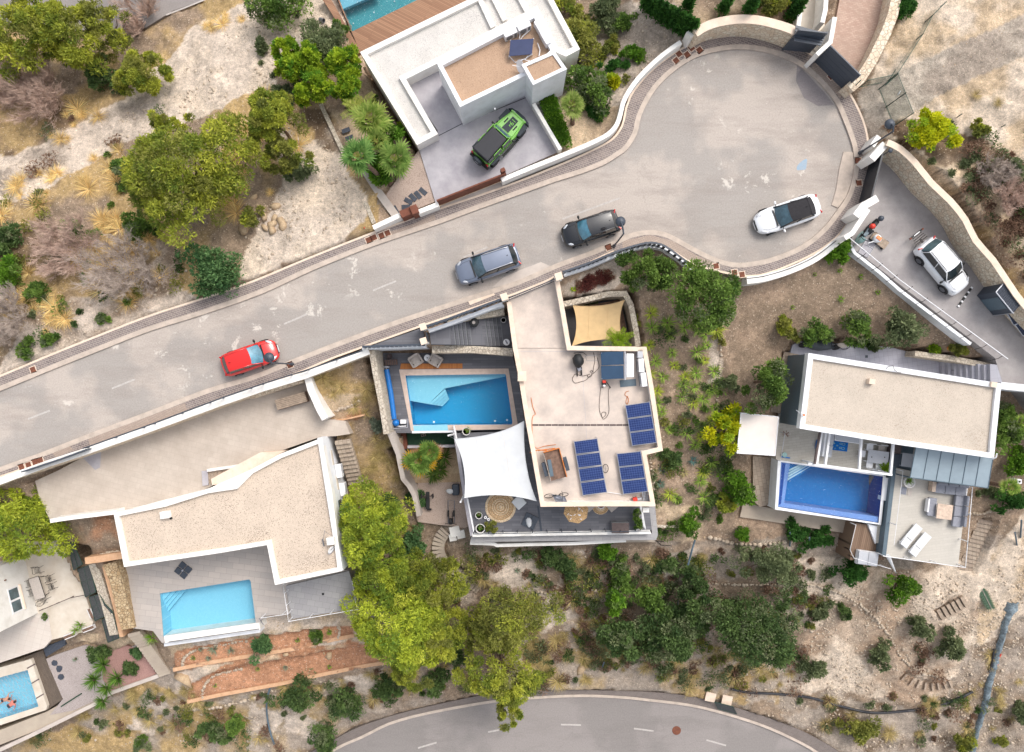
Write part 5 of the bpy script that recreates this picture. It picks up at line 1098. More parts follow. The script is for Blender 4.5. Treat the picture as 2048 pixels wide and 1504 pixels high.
def vnoise(X,Y,s):
 x=np.asarray(X)*s+91.3;y=np.asarray(Y)*s+37.7;i=np.floor(x).astype(int);j=np.floor(y).astype(int);u=x-i;v=y-j;u=u*u*(3-2*u);v=v*v*(3-2*v)
 g=lambda a,b:tab[a&255,b&255]
 return g(i,j)*(1-u)*(1-v)+g(i+1,j)*u*(1-v)+g(i,j+1)*(1-u)*v+g(i+1,j+1)*u*v-.5
def fbm(X,Y,s,o=4):
 r=0;a=1
 for k in range(o):r=r+vnoise(X+k*17.1,Y-k*9.7,s*2**k)*a;a*=.55
 return r
gx=np.r_[-260,-200,-150,-110,-85,-70,-60,np.arange(-54,54.01,.2),60,70,85,110,150,200,260]
gy=np.r_[-260,-200,-150,-110,-85,-65,-52,np.arange(-46,44.01,.2),52,65,85,110,150,200,260]
GX,GY=np.meshgrid(gx,gy)
Xc=np.clip(GX,-62,62);Yc=np.clip(GY,-52,52);GZ=base_z(Xc,Yc)
rough_amp=np.full(GX.shape,.36)
def zone(px,z=None,grow=0):
 return wpx(px,z if z is not None else 0)
for q in([(1480,560),(1700,490),(1990,700),(1880,720),(1600,690),(1560,800),(1470,800)],):
 rough_amp[pip(GX,GY,zone(q,-1.7))]=.07
GZ=GZ+fbm(GX,GY,.55,5)*rough_amp+np.abs(fbm(GX,GY,.9,4))*rough_amp*.9*(rough_amp>.1)+fbm(GX,GY,.12,2)*.35*(rough_amp>.1)
BEDS=[([(346,1337),(350,1306),(380,1294),(520,1270),(640,1254),(706,1250),(710,1268),(640,1282),(506,1308),(420,1322)],-6.98),([(374,1401),(378,1370),(425,1342),(506,1322),(600,1307),(720,1284),(800,1296),(806,1318),(740,1328),(560,1365),(440,1388)],-8.0)]
TX=CX+GX*F/(H-GZ);TY=CY-GY*F/(H-GZ)
flat_mask=np.zeros(GX.shape,bool)
for poly,z,ov in FLAT:
 xs=[p[0]for p in poly];ys=[p[1]for p in poly]
 sl=(GX>min(xs)-1)&(GX<max(xs)+1)&(GY>min(ys)-1)&(GY<max(ys)+1)
 a=sum(poly[i][0]*poly[(i+1)%len(poly)][1]-poly[(i+1)%len(poly)][0]*poly[i][1]for i in range(len(poly)))
 g=offs(poly,(-ov if a>0 else ov),True) if ov>0 else poly
 ins=np.zeros(GX.shape,bool);ins[sl]=pip(GX[sl],GY[sl],g)|pip(GX[sl],GY[sl],poly)
 GZ[ins]=np.minimum(GZ[ins],z-.22);flat_mask|=ins
SOIL=dict(pale=(216,200,184),cream=(226,208,188),sand=(214,190,160),brown=(158,138,118),dark=(124,104,84),grey=(176,162,148),orange=(194,142,108),dry=(190,162,116),dirt=(178,154,132),redd=(120,84,72),track=(186,174,160),straw=(196,168,116))
SOIL={k:np.array([s2l(c)*.86 for c in v]) for k,v in SOIL.items()}
SOIL['track']=SOIL['track']*1.1
COLR=np.tile(SOIL['brown'],GX.shape+(1,)).reshape(GX.shape+(3,))
def PT(px,c1,c2=None,soft=14,ns=.6,mixs=.5,bias=.0,alpha=1.):
 global COLR
 q=[(x,y) for x,y in px]
 wob=fbm(GX,GY,.5,3)*soft*2
 ins=pip(TX+wob,TY+wob[::-1]*.0+fbm(GX+50,GY,.5,3)*soft*2,q)
 c=SOIL[c1]
 if c2:
  f=np.clip(.5+bias+fbm(GX,GY,mixs,5)*2.4,0,1)[...,None];c=SOIL[c1]*(1-f)+SOIL[c2]*f
 COLR=np.where(ins[...,None],COLR*(1-alpha)+c*alpha,COLR)
big=lambda:None
PT([(-900,-900),(3000,-900),(3000,2600),(-900,2600)],'brown','dirt',0)
PT([(-900,-900),(760,-900),(760,470),(-900,1000)],'dry','brown',10,mixs=.35)
PT([(-200,340),(60,300),(150,250),(250,195),(330,120),(380,60),(470,10),(600,-40),(700,0),(690,60),(640,100),(560,100),(560,180),(480,200),(380,240),(240,290),(120,360),(0,430),(-200,500)],'pale','cream',10,mixs=.5)
PT([(0,340),(100,280),(220,220),(330,170),(300,230),(150,320),(0,400)],'pale','grey',8)
PT([(560,240),(620,300),(640,220),(700,330),(740,450),(600,520),(500,560),(470,560),(500,470),(560,420),(560,340)],'cream','pale',10)
PT([(60,640),(160,590),(330,560),(400,590),(300,640),(100,720),(-50,780)],'pale','brown',10,bias=-.1)
PT([(310,480),(370,500),(360,560),(300,560)],'pale','brown',8)
PT([(590,215),(650,215),(700,320),(640,300)],'dark','grey',8)
PT([(-100,240),(150,180),(230,170),(200,220),(60,290),(-100,340)],'dark','dry',8)
PT([(-50,440),(90,420),(120,560),(60,640),(-50,640)],'dry','dark',8)
PT([(690,100),(730,110),(840,300),(880,410),(790,440),(730,330),(650,210)],'sand','dirt',3)
PT([(1120,110),(1180,60),(1260,0),(1400,20),(1380,90),(1300,130),(1250,240),(1130,310),(1060,200)],'pale','grey',6)
PT([(1120,200),(1240,210),(1230,270),(1130,305)],'sand','dirt',3)
PT([(1250,-60),(1640,-60),(1620,50),(1400,50)],'sand','brown',6)
PT([(1540,-10),(1610,-30),(1600,60),(1540,40)],'dark','dirt',4)
PT([(1700,-900),(3000,-900),(3000,700),(2060,620),(1960,460),(1860,340),(1760,270),(1730,180),(1780,60)],'cream','sand',4)
PT([(1712,184),(1776,150),(1890,100),(1985,60),(2048,28),(2300,-80),(2300,10),(2048,112),(1980,145),(1900,180),(1822,225),(1790,240),(1745,290),(1728,240)],'track','grey',2,bias=-.5)
PT([(1760,250),(1800,235),(1870,240),(1960,270),(2060,350),(2080,480),(2030,440),(1960,330),(1900,330),(1860,320),(1800,300)],'dark','brown',10)
PT([(1860,380),(1930,370),(2060,560),(2060,640),(1990,520)],'dry','brown',8)
PT([(1470,560),(1600,550),(1700,490),(1990,700),(1960,740),(1600,690),(1590,800),(1480,830),(1440,700)],'dirt','brown',3)
PT([(1120,560),(1230,525),(1320,500),(1470,560),(1450,800),(1440,900),(1560,1000),(1500,1120),(1310,1130),(1300,900),(1280,690),(1250,580)],'brown','dirt',4)
PT([(1120,570),(1230,520),(1260,560),(1220,585),(1130,605)],'grey','pale',3)
PT([(1150,560),(1215,540),(1240,560),(1180,582),(1150,590)],'redd','dark',3)
PT([(1420,640),(1440,640),(1440,760),(1415,770)],'pale','grey',4)
PT([(1310,1010),(1400,1010),(1410,1090),(1310,1090)],'sand','dirt',4)
PT([(830,1040),(1500,1080),(1720,1050),(2060,1000),(2060,1600),(-100,1600),(300,1340),(700,1280),(800,1150)],'brown','grey',10,mixs=.5)
for q in([(940,1110),(1060,1090),(1080,1180),(960,1180)],[(1140,1110),(1230,1120),(1240,1200),(1110,1180)],[(1050,1180),(1200,1170),(1180,1230),(1080,1260)],[(1330,1100),(1400,1080),(1390,1180),(1300,1170)]):PT(q,'pale','brown',12)
PT([(1600,1110),(1700,1120),(1800,1140),(1920,1130),(1990,1100),(2060,1050),(2060,1240),(2010,1250),(1960,1380),(1800,1400),(1650,1380),(1500,1380),(1420,1360),(1500,1330),(1600,1300),(1620,1230)],'cream','dirt',12,mixs=.35,bias=-.35)
PT([(1960,1190),(2000,1080),(2060,1000),(2060,1180),(2010,1240),(1960,1300)],'cream','sand',8)
PT([(1610,1180),(1720,1200),(1790,1300),(1850,1390),(1770,1380),(1700,1290),(1620,1220)],'dirt','brown',8,alpha=.6)
PT([(1920,940),(2060,900),(2060,1020),(1990,1050),(1930,1130)],'dirt','brown',6)
PT([(1920,1300),(2060,1260),(2060,1600),(1880,1600)],'grey','brown',10)
PT([(1560,1420),(1700,1400),(1900,1430),(1900,1600),(1640,1600)],'grey','dark',12,bias=-.15)
PT([(1050,1300),(1560,1300),(1560,1400),(1050,1390)],'grey','dry',12)
PT([(620,740),(745,710),(770,800),(790,880),(810,960),(850,1080),(800,1140),(700,1060),(700,900),(650,850),(640,800)],'brown','dry',4)
PT([(645,790),(730,790),(720,840),(655,845)],'orange','sand',6)
PT([(130,1030),(240,1020),(246,1120),(170,1130)],'orange','brown',3,alpha=.8)
PT([(330,1290),(520,1240),(720,1210),(800,1290),(720,1300),(370,1350)],'sand','pale',4)
PT([(350,1300),(520,1280),(640,1270),(700,1270),(600,1300),(350,1345)],'orange','brown',4,bias=-.3,alpha=.9)
PT([(360,1350),(500,1318),(700,1280),(800,1320),(640,1350),(375,1402)],'orange','sand',3,bias=-.6)
PT([(360,1345),(440,1330),(400,1400),(350,1400)],'sand','pale',4)
PT([(300,1360),(400,1400),(560,1385),(760,1340),(800,1360),(720,1440),(560,1520),(-100,1600),(-100,1540),(100,1460),(230,1390)],'grey','dry',12,mixs=.4)
for q in([(260,1400),(330,1380),(340,1460),(250,1470)],[(560,1400),(640,1440),(620,1480),(560,1460)],[(650,1360),(760,1340),(760,1400),(680,1400)],[(500,1400),(560,1420),(540,1500),(490,1490)]):PT(q,'pale','grey',12)
PT([(150,1270),(240,1270),(290,1290),(240,1310),(170,1310)],'sand','brown',5)
for q,z in BEDS:ins=pip(GX,GY,wpx(q,z));GZ[ins]=z+fbm(GX,GY,1.,3)[ins]*.08;COLR[ins]=np.array([s2l(c)*.86 for c in(196,146,114)])*(1+fbm(GX,GY,.6,4)[ins][:,None]*.35)
COLR=COLR*(1+fbm(GX,GY,1.3,3)[...,None]*.22)
ny,nx=GX.shape;idx=np.arange(nx*ny).reshape(ny,nx)
Fq=np.stack([idx[:-1,:-1],idx[:-1,1:],idx[1:,1:],idx[1:,:-1]],-1).reshape(-1,4)
GZ=np.where(np.hypot(GX,GY)>90,GZ,GZ)
gr=MN('ground',np.stack([GX,GY,GZ],-1).reshape(-1,3),Fq,'ground',np.clip(COLR,0,1).reshape(-1,3),sm=1);gr['kind']='structure'
xi0,yi0=-54,-46
def gz(X,Y):
 i=np.clip(np.searchsorted(gx,X)-1,0,nx-2);j=np.clip(np.searchsorted(gy,Y)-1,0,ny-2)
 u=(X-gx[i])/(gx[i+1]-gx[i]);v=(Y-gy[j])/(gy[j+1]-gy[j])
 return GZ[j,i]*(1-u)*(1-v)+GZ[j,i+1]*u*(1-v)+GZ[j+1,i]*(1-u)*v+GZ[j+1,i+1]*u*v
def gp(x,y,dz=0):
 z=-3.
 for _ in range(12):p=P(x,y,z+dz);z=z*.4+float(gz(p[0],p[1]))*.6
 return P(x,y,z+dz),z
# ==========================================================
GREEN=dict(pine=((194,196,78),(104,126,54)),pineyellow=((190,198,70),(94,122,50)),pineolive=((164,164,82),(104,114,58)),bush=((130,158,74),(72,102,48)),dark=((112,136,78),(60,84,50)),olive=((140,150,108),(92,106,74)),heath=((168,138,116),(112,88,74)),lime=((178,196,56),(92,128,34)),fresh=((120,160,50),(78,120,40)),blue=((118,152,96),(62,98,60)),yellow=((206,204,40),(150,162,30)),hedge=((110,150,40),(70,110,36)),red=((116,62,54),(84,44,42)),silver=((150,158,140),(110,124,104)),cypress=((84,132,58),(52,92,44)))
def gcol(k,f=.50):
 f*=2.05;a,b=GREEN[k];return np.array([s2l(c)*f*1.0 for c in a]),np.array([s2l(c)*f for c in b])
def leaves(C,Rr,per,size,colk,seed,jitter=.16,flat=.75,elong=1.6,up=.25,f=.5,shell=.55):
 g=np.random.default_rng(seed);n=len(C);per=np.maximum(12,(per*np.ones(n)).astype(int));idx=np.repeat(np.arange(n),per);N=len(idx)
 d=g.normal(size=(N,3));d/=np.linalg.norm(d,axis=1)[:,None];d[:,2]=np.where(d[:,2]<-.3,-d[:,2],d[:,2])
 r=(shell+(1-shell)*g.random(N)**.6)*Rr[idx];p=C[idx]+d*r[:,None]*np.array([1,1,flat])
 ax=d*.8+g.normal(size=(N,3))*.7+np.array([0,0,up]);ax/=np.linalg.norm(ax,axis=1)[:,None]
 t=g.normal(size=(N,3));t-=ax*(t*ax).sum(1)[:,None];t/=np.linalg.norm(t,axis=1)[:,None]
 s=size*(.6+.8*g.random(N))[:,None];a=p-t*s*.5;b=p+t*s*.5;c=p+ax*s*elong+t*s*.22;e=p+ax*s*elong-t*s*.22
 V=np.stack([a,b,c,e],1).reshape(-1,3);Fc=np.arange(N*4).reshape(N,4)
 ca,cb=gcol(colk,f);cl=g.random(n)[idx];m=np.clip(cl*.75+g.normal(size=N)*jitter+.15,0,1)[:,None]
 col=cb+(ca-cb)*m;col*=(1+g.normal(size=(N,1))*.10);col=np.clip(col,.004,1)
 return V,Fc,np.repeat(col,4,0)
def clumps(rx,ry,h,n,seed,cr=.28,hollow=.3,irregular=.25):
 g=np.random.default_rng(seed);C=[];Rr=[];ph=g.random(6)*6.28
 for i in range(n):
  a=g.random()*6.283;q=g.random()**.5;k=1+irregular*(math.sin(2*a+ph[0])*.5+math.sin(3*a+ph[1])*.6+math.sin(5*a+ph[2])*.4)
  r=q*k*(1-cr*.7);zz=h*math.sqrt(max(0,1-min(1,q*q*.95)))*(.72+.28*g.random())
  if g.random()<.25:zz*=g.random()*.7
  C.append((rx*r*math.cos(a),ry*r*math.sin(a),zz));Rr.append(cr*min(rx,ry)*(.65+.6*g.random()))
 return np.array(C),np.array(Rr)
def limbs(m,parent,C,z0,n,seed,r=.1,base=(0,0,0),name='trunk',h=1.5):
 g=random.Random(seed);mb=MB();top=Vector((base[0],base[1],h));mb.tube([Vector((base[0],base[1],z0)),top*.5+Vector((.05,.05,0)),top],r*1.5,8,r)
 for i in range(min(n,len(C))):
  c=Vector(C[g.randrange(len(C))]);mid=top.lerp(c,.5)+Vector((g.uniform(-.2,.2),g.uniform(-.2,.2),-.1));mb.tube([top,mid,c],r*.55,5,r*.12)
 return mb.obj(name,m,parent,lc=1)
def CT(lb,x,y,rx,ry,h,kind='pine',name='pine_tree',cat='tree',n=60,per=160,size=.13,seed=None,grp=None,z=None,trunk='bark',cr=.26,crown_z=.35,rot=0,irr=.25,elong=1.6,lift=0,f=.5,flat=.75,base=None):
 """x, y: crown centre in the photo; rx, ry radii in metres; h: total height above ground"""
 seed=seed if seed is not None else int(x*7+y*13)
 if z is None:p,zg=gp(x,y,h*.6)
 else:p,zg=P(x,y,z+h*.6),z
 t=TH(name,lb,cat,(p[0],p[1],zg),R(rot),grp)
 if 'pine' in kind and name!='bush':size*=.62;per=int(per*1.4);cr*=.72;n=int(n*1.45);elong=2.3
 C,Rr=clumps(rx,ry,h*(1-crown_z),n,seed,cr,irregular=irr);C[:,2]+=h*crown_z*.9
 am=np.random.default_rng(seed+5).random(len(C))<.27;alt=dict(pine='pineolive',pineyellow='pine',pineolive='pine',bush='olive',dark='olive',fresh='bush',lime='fresh',yellow='lime').get(kind,kind);V,Fc,col=leaves(C[~am],Rr[~am],per,size,kind,seed+1,elong=elong,f=f,flat=flat)
 if am.any():V2,F2,c2=leaves(C[am],Rr[am]*1.05,per*.75,size*.85,alt,seed+2,elong=elong,f=f,flat=flat);Fc=np.r_[Fc,F2+len(V)];V=np.r_[V,V2];col=np.r_[col,c2]
 V[:,2]=np.maximum(V[:,2],.02)
 MN('crown',V,Fc,'foliage',col,t,off=(0,0,0))
 limbs(trunk,t,C*np.array([.9,.9,.85]),-.3,16,seed,max(.03,min(.16,rx*.05)),h=h*crown_z*.9+.1)
 return t
def bush(lb,x,y,rx,ry,h,kind='bush',**k):
 k.setdefault('name','bush');k.setdefault('cat','bush');k.setdefault('crown_z',.12);k.setdefault('n',int(10+rx*ry*11));k.setdefault('per',120);k.setdefault('size',.11);k.setdefault('cr',.34)
 return CT(lb,x,y,rx,ry,h,kind,**k)
def blades(n,L,wd,seed,spread=1.,droop=.5,lift=.8,seg=3,c=None,c2=None,rbase=.04,jit=.15,tipc=None):
 """arching blades from one root: returns V, F, cols"""
 g=np.random.default_rng(seed);a=g.random(n)*6.283;el=lift*(.25+.75*g.random(n));ln=L*(.7+.4*g.random(n));V=[];cc=[]
 dx,dy=np.cos(a),np.sin(a)
 for k in range(seg+1):
  s=k/seg;r=rbase+ln*s*np.cos(el)*spread;z=ln*(s*np.sin(el)-droop*s*s*.5*np.cos(el));ww=wd*(1-s**1.5*.92)*(1 if k else.7)
  for sg in(-1,1):V.append(np.stack([dx*r-dy*ww*.5*sg,dy*r+dx*ww*.5*sg,z+.03],-1))
 V=np.stack(V,1);N=2*(seg+1);V=V.reshape(-1,3);F_=[]
 for k in range(seg):F_.append(np.arange(n)[:,None]*N+np.array([2*k,2*k+1,2*k+3,2*k+2]))
 m=g.random((n,1));col=c+(c2-c)*m;col=col*(1+g.normal(size=(n,1))*jit);col=np.repeat(col,N,0)
 if tipc is not None:
  tt=np.tile(np.repeat(np.linspace(0,1,seg+1),2),n)[:,None];col=col*(1-tt**3)+tipc*tt**3
 return V,np.concatenate(F_),np.clip(col,.004,1)
def lin(c,f=.5):return np.array([s2l(v)*f*1.65 for v in c])
YUC=[]
def YU(x,y,r,lb,grp=None,col=((150,180,70),(110,150,60)),n=54,wd=.07,lift=1.2,z=None,name='yucca',cat='plant',dz=.0,droop=.3,f=.55):
 if z is None:p,zg=gp(x,y,dz+.25)
 else:p,zg=P(x,y,z+dz+.25),z
 key=(n,wd,lift,col,f,int(x)%4,droop)
 t=TH(name,lb,cat,(p[0],p[1],zg),0,grp)
 sd_=int(x*3+y)
 V,Fc,cl=blades(n,1.,wd/r if r else.1,sd_,c=lin(col[0],f),c2=lin(col[1],f),lift=lift,droop=droop)
 o=MN('leaves',V*r+np.array([0,0,dz]),Fc,'foliage',cl,t,off=(0,0,0))
 MB().lathe((0,0,-.1),[(.07,0),(.09,.1+dz*.6),(.06,.22+dz)],8).obj('stem','bark',t,lc=1)
 return t
def palm(x,y,r,h,lb,n=26,col=((160,176,90),(110,140,60)),trunk_base=None,z=None,dry=0,feather=False,fan=11,name='palm_tree',trunk='bark',f=.5):
 p,zg=(gp(x,y,h) if z is None else(P(x,y,z+h),z))
 bx=p if trunk_base is None else P(trunk_base[0],trunk_base[1],zg)
 t=TH(name,lb,'palm',(bx[0],bx[1],zg));off=Vector((p[0]-bx[0],p[1]-bx[1],h))
 g=np.random.default_rng(int(x+y*3));Vs=[];Fs=[];Cs=[];k0=0
 for i in range(n):
  a=i*2.399+g.random()*.4;e=.15+1.2*(i/n)**1.1;L=r*(.55+.3*g.random());dirv=np.array([math.cos(a)*math.cos(e),math.sin(a)*math.cos(e),math.sin(e)]);side=np.array([-math.sin(a),math.cos(a),0]);hub=dirv*L*.62;hub[2]-=.10*L
  nb=fan if not feather else 22;Vb=[];up=np.cross(dirv,side)
  for j in range(nb):
   if feather:
    s=(j//2+1)/(nb//2);sg=-1 if j%2 else 1;st=dirv*L*1.25*s;st=st+np.array([0,0,-.5*L*s*s]);q=dirv*.45+side*sg*.85;tip=st+q/np.linalg.norm(q)*L*.42*(1.1-s*.6)+np.array([0,0,-.08]);wv=dirv*.035
   else:
    b=(j/(nb-1)-.5)*2*1.9;q=dirv*math.cos(b)+side*math.sin(b);st=hub*.9;tip=hub+q*L*.55*(1-.12*abs(b))+np.array([0,0,-.12*L*(1+.5*g.random())]);wv=np.cross(q,up);wv=wv/max(1e-6,np.linalg.norm(wv))*.045*L
   md=st*.45+tip*.55+np.array([0,0,.04*L]);Vb+=[st-wv*.4,st+wv*.4,md+wv,md-wv,tip+wv*.1,tip-wv*.1]
   Fs+=[[k0,k0+1,k0+2,k0+3],[k0+3,k0+2,k0+4,k0+5]];k0+=6
   c=lin(col[0],f)+(lin(col[1],f)-lin(col[0],f))*g.random()
   if dry and i<n*dry:c=lin((222,176,50),f) if i%3 else lin((200,150,110),f)
   Cs+=[c*(1+g.normal()*.08)]*6
  Vs+=Vb
  if not feather:
   w_=side*.02;Vs+=[np.zeros(3)-w_,np.zeros(3)+w_,hub*.9+w_,hub*.9-w_];Fs+=[[k0,k0+1,k0+2,k0+3]];k0+=4;Cs+=[lin((170,180,90),f)]*4
 MN('fronds',np.array(Vs)+np.array(off),np.array(Fs),'foliage',np.clip(np.array(Cs),.003,1),t,off=(0,0,0))
 mb=MB();q=[Vector((0,0,-.3)),off*.35+Vector((0,0,-.1)),off*.7,off];mb.tube(q,.17,9,.13);mb.obj('trunk',trunk,t,lc=1)
 return t
def DB(lb,x,y,r,h,m='twig_grey',seed=1,name='dead_shrub',cat='shrub',dirs=(0,0),dens=1.):
 p,zg=gp(x,y,h*.4);t=TH(name,lb,cat,(p[0],p[1],zg));g=random.Random(seed);paths=[]
 def grow(q,d,L,rad,lv):
  pts=[q];
  for k in range(3):
   d=(d+Vector((g.uniform(-.3,.3),g.uniform(-.3,.3),g.uniform(-.05,.2)))).normalized();q=q+d*L/3;pts.append(q)
   if lv<4:
    for _ in range(2 if lv>0 else 1):grow(q,(d+Vector((g.uniform(-1,1),g.uniform(-1,1),g.uniform(-.3,.6)))*.75).normalized(),L*g.uniform(.5,.72),rad*.6,lv+1)
  paths.append((pts,rad))
 for i in range(int(9*dens)):
  a=i/int(9*dens)*6.283+g.random();grow(Vector((0,0,0)),Vector((math.cos(a)+dirs[0],math.sin(a)+dirs[1],g.uniform(.3,1.2))).normalized(),r*.62,.05,0)
 V=[];F_=[]
 for pts,rad in paths:
  for a,b in zip(pts[:-1],pts[1:]):
   d=b-a;u=d.cross(Vector((0,0,1)));u=u.normalized()*rad if u.length>1e-5 else Vector((rad,0,0));k=len(V);w_=Vector((0,0,rad))
   V+=[tuple(a-u),tuple(a+u),tuple(a+w_),tuple(b-u*.6),tuple(b+u*.6),tuple(b+w_*.6)];F_+=[[k,k+2,k+5,k+3],[k+2,k+1,k+4,k+5]]
 MN('branches',np.array(V),np.array(F_),m,None,t,off=(0,0,0))
 MB().tube([(0,0,-.2),(0,0,.1),(dirs[0]*.2,dirs[1]*.2,.3)],.07,7,.05).obj('trunk','bark_pale',t,lc=1)
 return t
# ==========================================================
T_=CT
T_('broad olive green pine hanging over the old road at the top left corner',90,65,4.4,3.2,6.5,'pine',n=74,per=190,size=.14,irr=.5)
T_('sparser pine with bare twigs right of the big top left pine',205,50,1.8,2.1,5.5,'pineolive',n=34,per=110,size=.12,irr=.5)
T_('round lime green pine alone at the edge of the white gravel slope',283,148,2.1,1.9,3.2,'pine',n=44,per=230,size=.11,irr=.15)
T_('largest pine of the left hillside, wide olive green crown',372,352,4.4,3.9,7,'pine',n=96,per=210,size=.13,irr=.35)
T_('small pine top poking out above the largest hillside pine',340,245,1.3,1.1,5.5,'pine',n=16,per=130,size=.12,irr=.4)
T_('tall pine between the big hillside pine and the empty plot',546,240,1.9,2.1,6,'pine',n=50,per=210,size=.12,irr=.3)
T_('lower part of the pine by the empty plot, ragged crown',572,312,1.7,1.4,4,'pineolive',n=28,per=170,size=.12,irr=.4)
T_('bright green pine overhanging the cream terrace at the left edge',45,1038,3.7,3.5,6.5,'pineyellow',n=80,per=210,size=.12,irr=.3,z=-6.4,f=.55)
T_('yellow tipped pine against the side wall of the left house',742,1050,2.9,2.9,7,'pineyellow',n=64,per=210,size=.12,irr=.25,f=.55)
T_('yellow green pine below the corner of the left house',765,1140,2.7,2.3,6.5,'pineyellow',n=50,per=200,size=.12,irr=.3)
T_('darker green pine right of the yellow pines in the lower middle',860,1165,2.9,2.5,6,'pine',n=56,per=210,size=.11,irr=.3,f=.42)
T_('largest bright yellow green pine left of the winding steps',795,1245,3.9,3.4,7.5,'pineyellow',n=90,per=220,size=.12,irr=.25,f=.58)
T_('mid green pine touching the largest yellow green pine on its right',875,1262,2.2,2.6,6,'pine',n=46,per=200,size=.12,irr=.3)
T_('drooping pine branch mass just above the lower shrubs',818,1335,1.6,1.8,5,'pine',n=28,per=200,size=.12,irr=.4)
T_('thin crowned olive pine with visible bare branches above the lower road',1025,1235,3.2,2.9,6.5,'pineolive',n=64,per=120,size=.11,irr=.3)
T_('olive pine left lobe between the lower pines',955,1255,1.4,1.6,5,'pineolive',n=20,per=160,size=.11,irr=.3)
T_('bright pine reaching over the pavement of the lower road',1000,1345,3.1,2.6,7,'pine',n=60,per=160,size=.12,irr=.35)
T_('small pine lobe hanging over the lower road asphalt',1022,1425,1.2,1.3,6.5,'pine',n=14,per=200,size=.12,irr=.3)
T_('vivid lime pine shrub beside the green track gate',1862,266,2.0,1.45,2.6,'yellow',n=36,per=200,size=.10,irr=.35,name='pine_shrub',f=.6)
T_('big round green tree overhanging the pavement in the middle',1400,588,2.9,2.5,5,'bush',n=56,per=200,size=.10,irr=.2,name='tree')
T_('dark green tree under the curved slatted fence',1290,540,2.4,1.5,4,'bush',n=36,per=200,size=.10,irr=.25,name='tree',f=.42)
T_('green tree left of the grey clad wall of the right house',1535,765,1.7,2.2,4.5,'bush',n=36,per=200,size=.10,irr=.25,name='tree',f=.45)
T_('yellow leaved shrub tree beside the cream awning',1452,862,1.2,2.0,3,'yellow',n=24,per=170,size=.12,irr=.45,name='tree',f=.55,elong=2.2)
T_('broad grey green tree below the deep blue pool',1540,1132,2.8,1.6,4,'olive',n=44,per=210,size=.09,irr=.25,name='tree',f=.5)
T_('very dark wide tree in the lower middle right',1515,1258,3.5,3.2,5.5,'dark',n=84,per=220,size=.10,irr=.25,name='tree',f=.5)
T_('dark evergreen in the middle of the lower thicket',1345,1262,2.9,2.2,4.5,'dark',n=56,per=200,size=.11,irr=.35,name='tree')
T_('dark evergreen at the left of the lower thicket',1245,1272,2.4,1.8,3.5,'dark',n=40,per=190,size=.11,irr=.4,name='tree',f=.55)
T_('dark evergreen at the right of the lower thicket',1400,1210,1.6,2.4,4,'dark',n=36,per=190,size=.11,irr=.4,name='tree',f=.48)
B_=bush
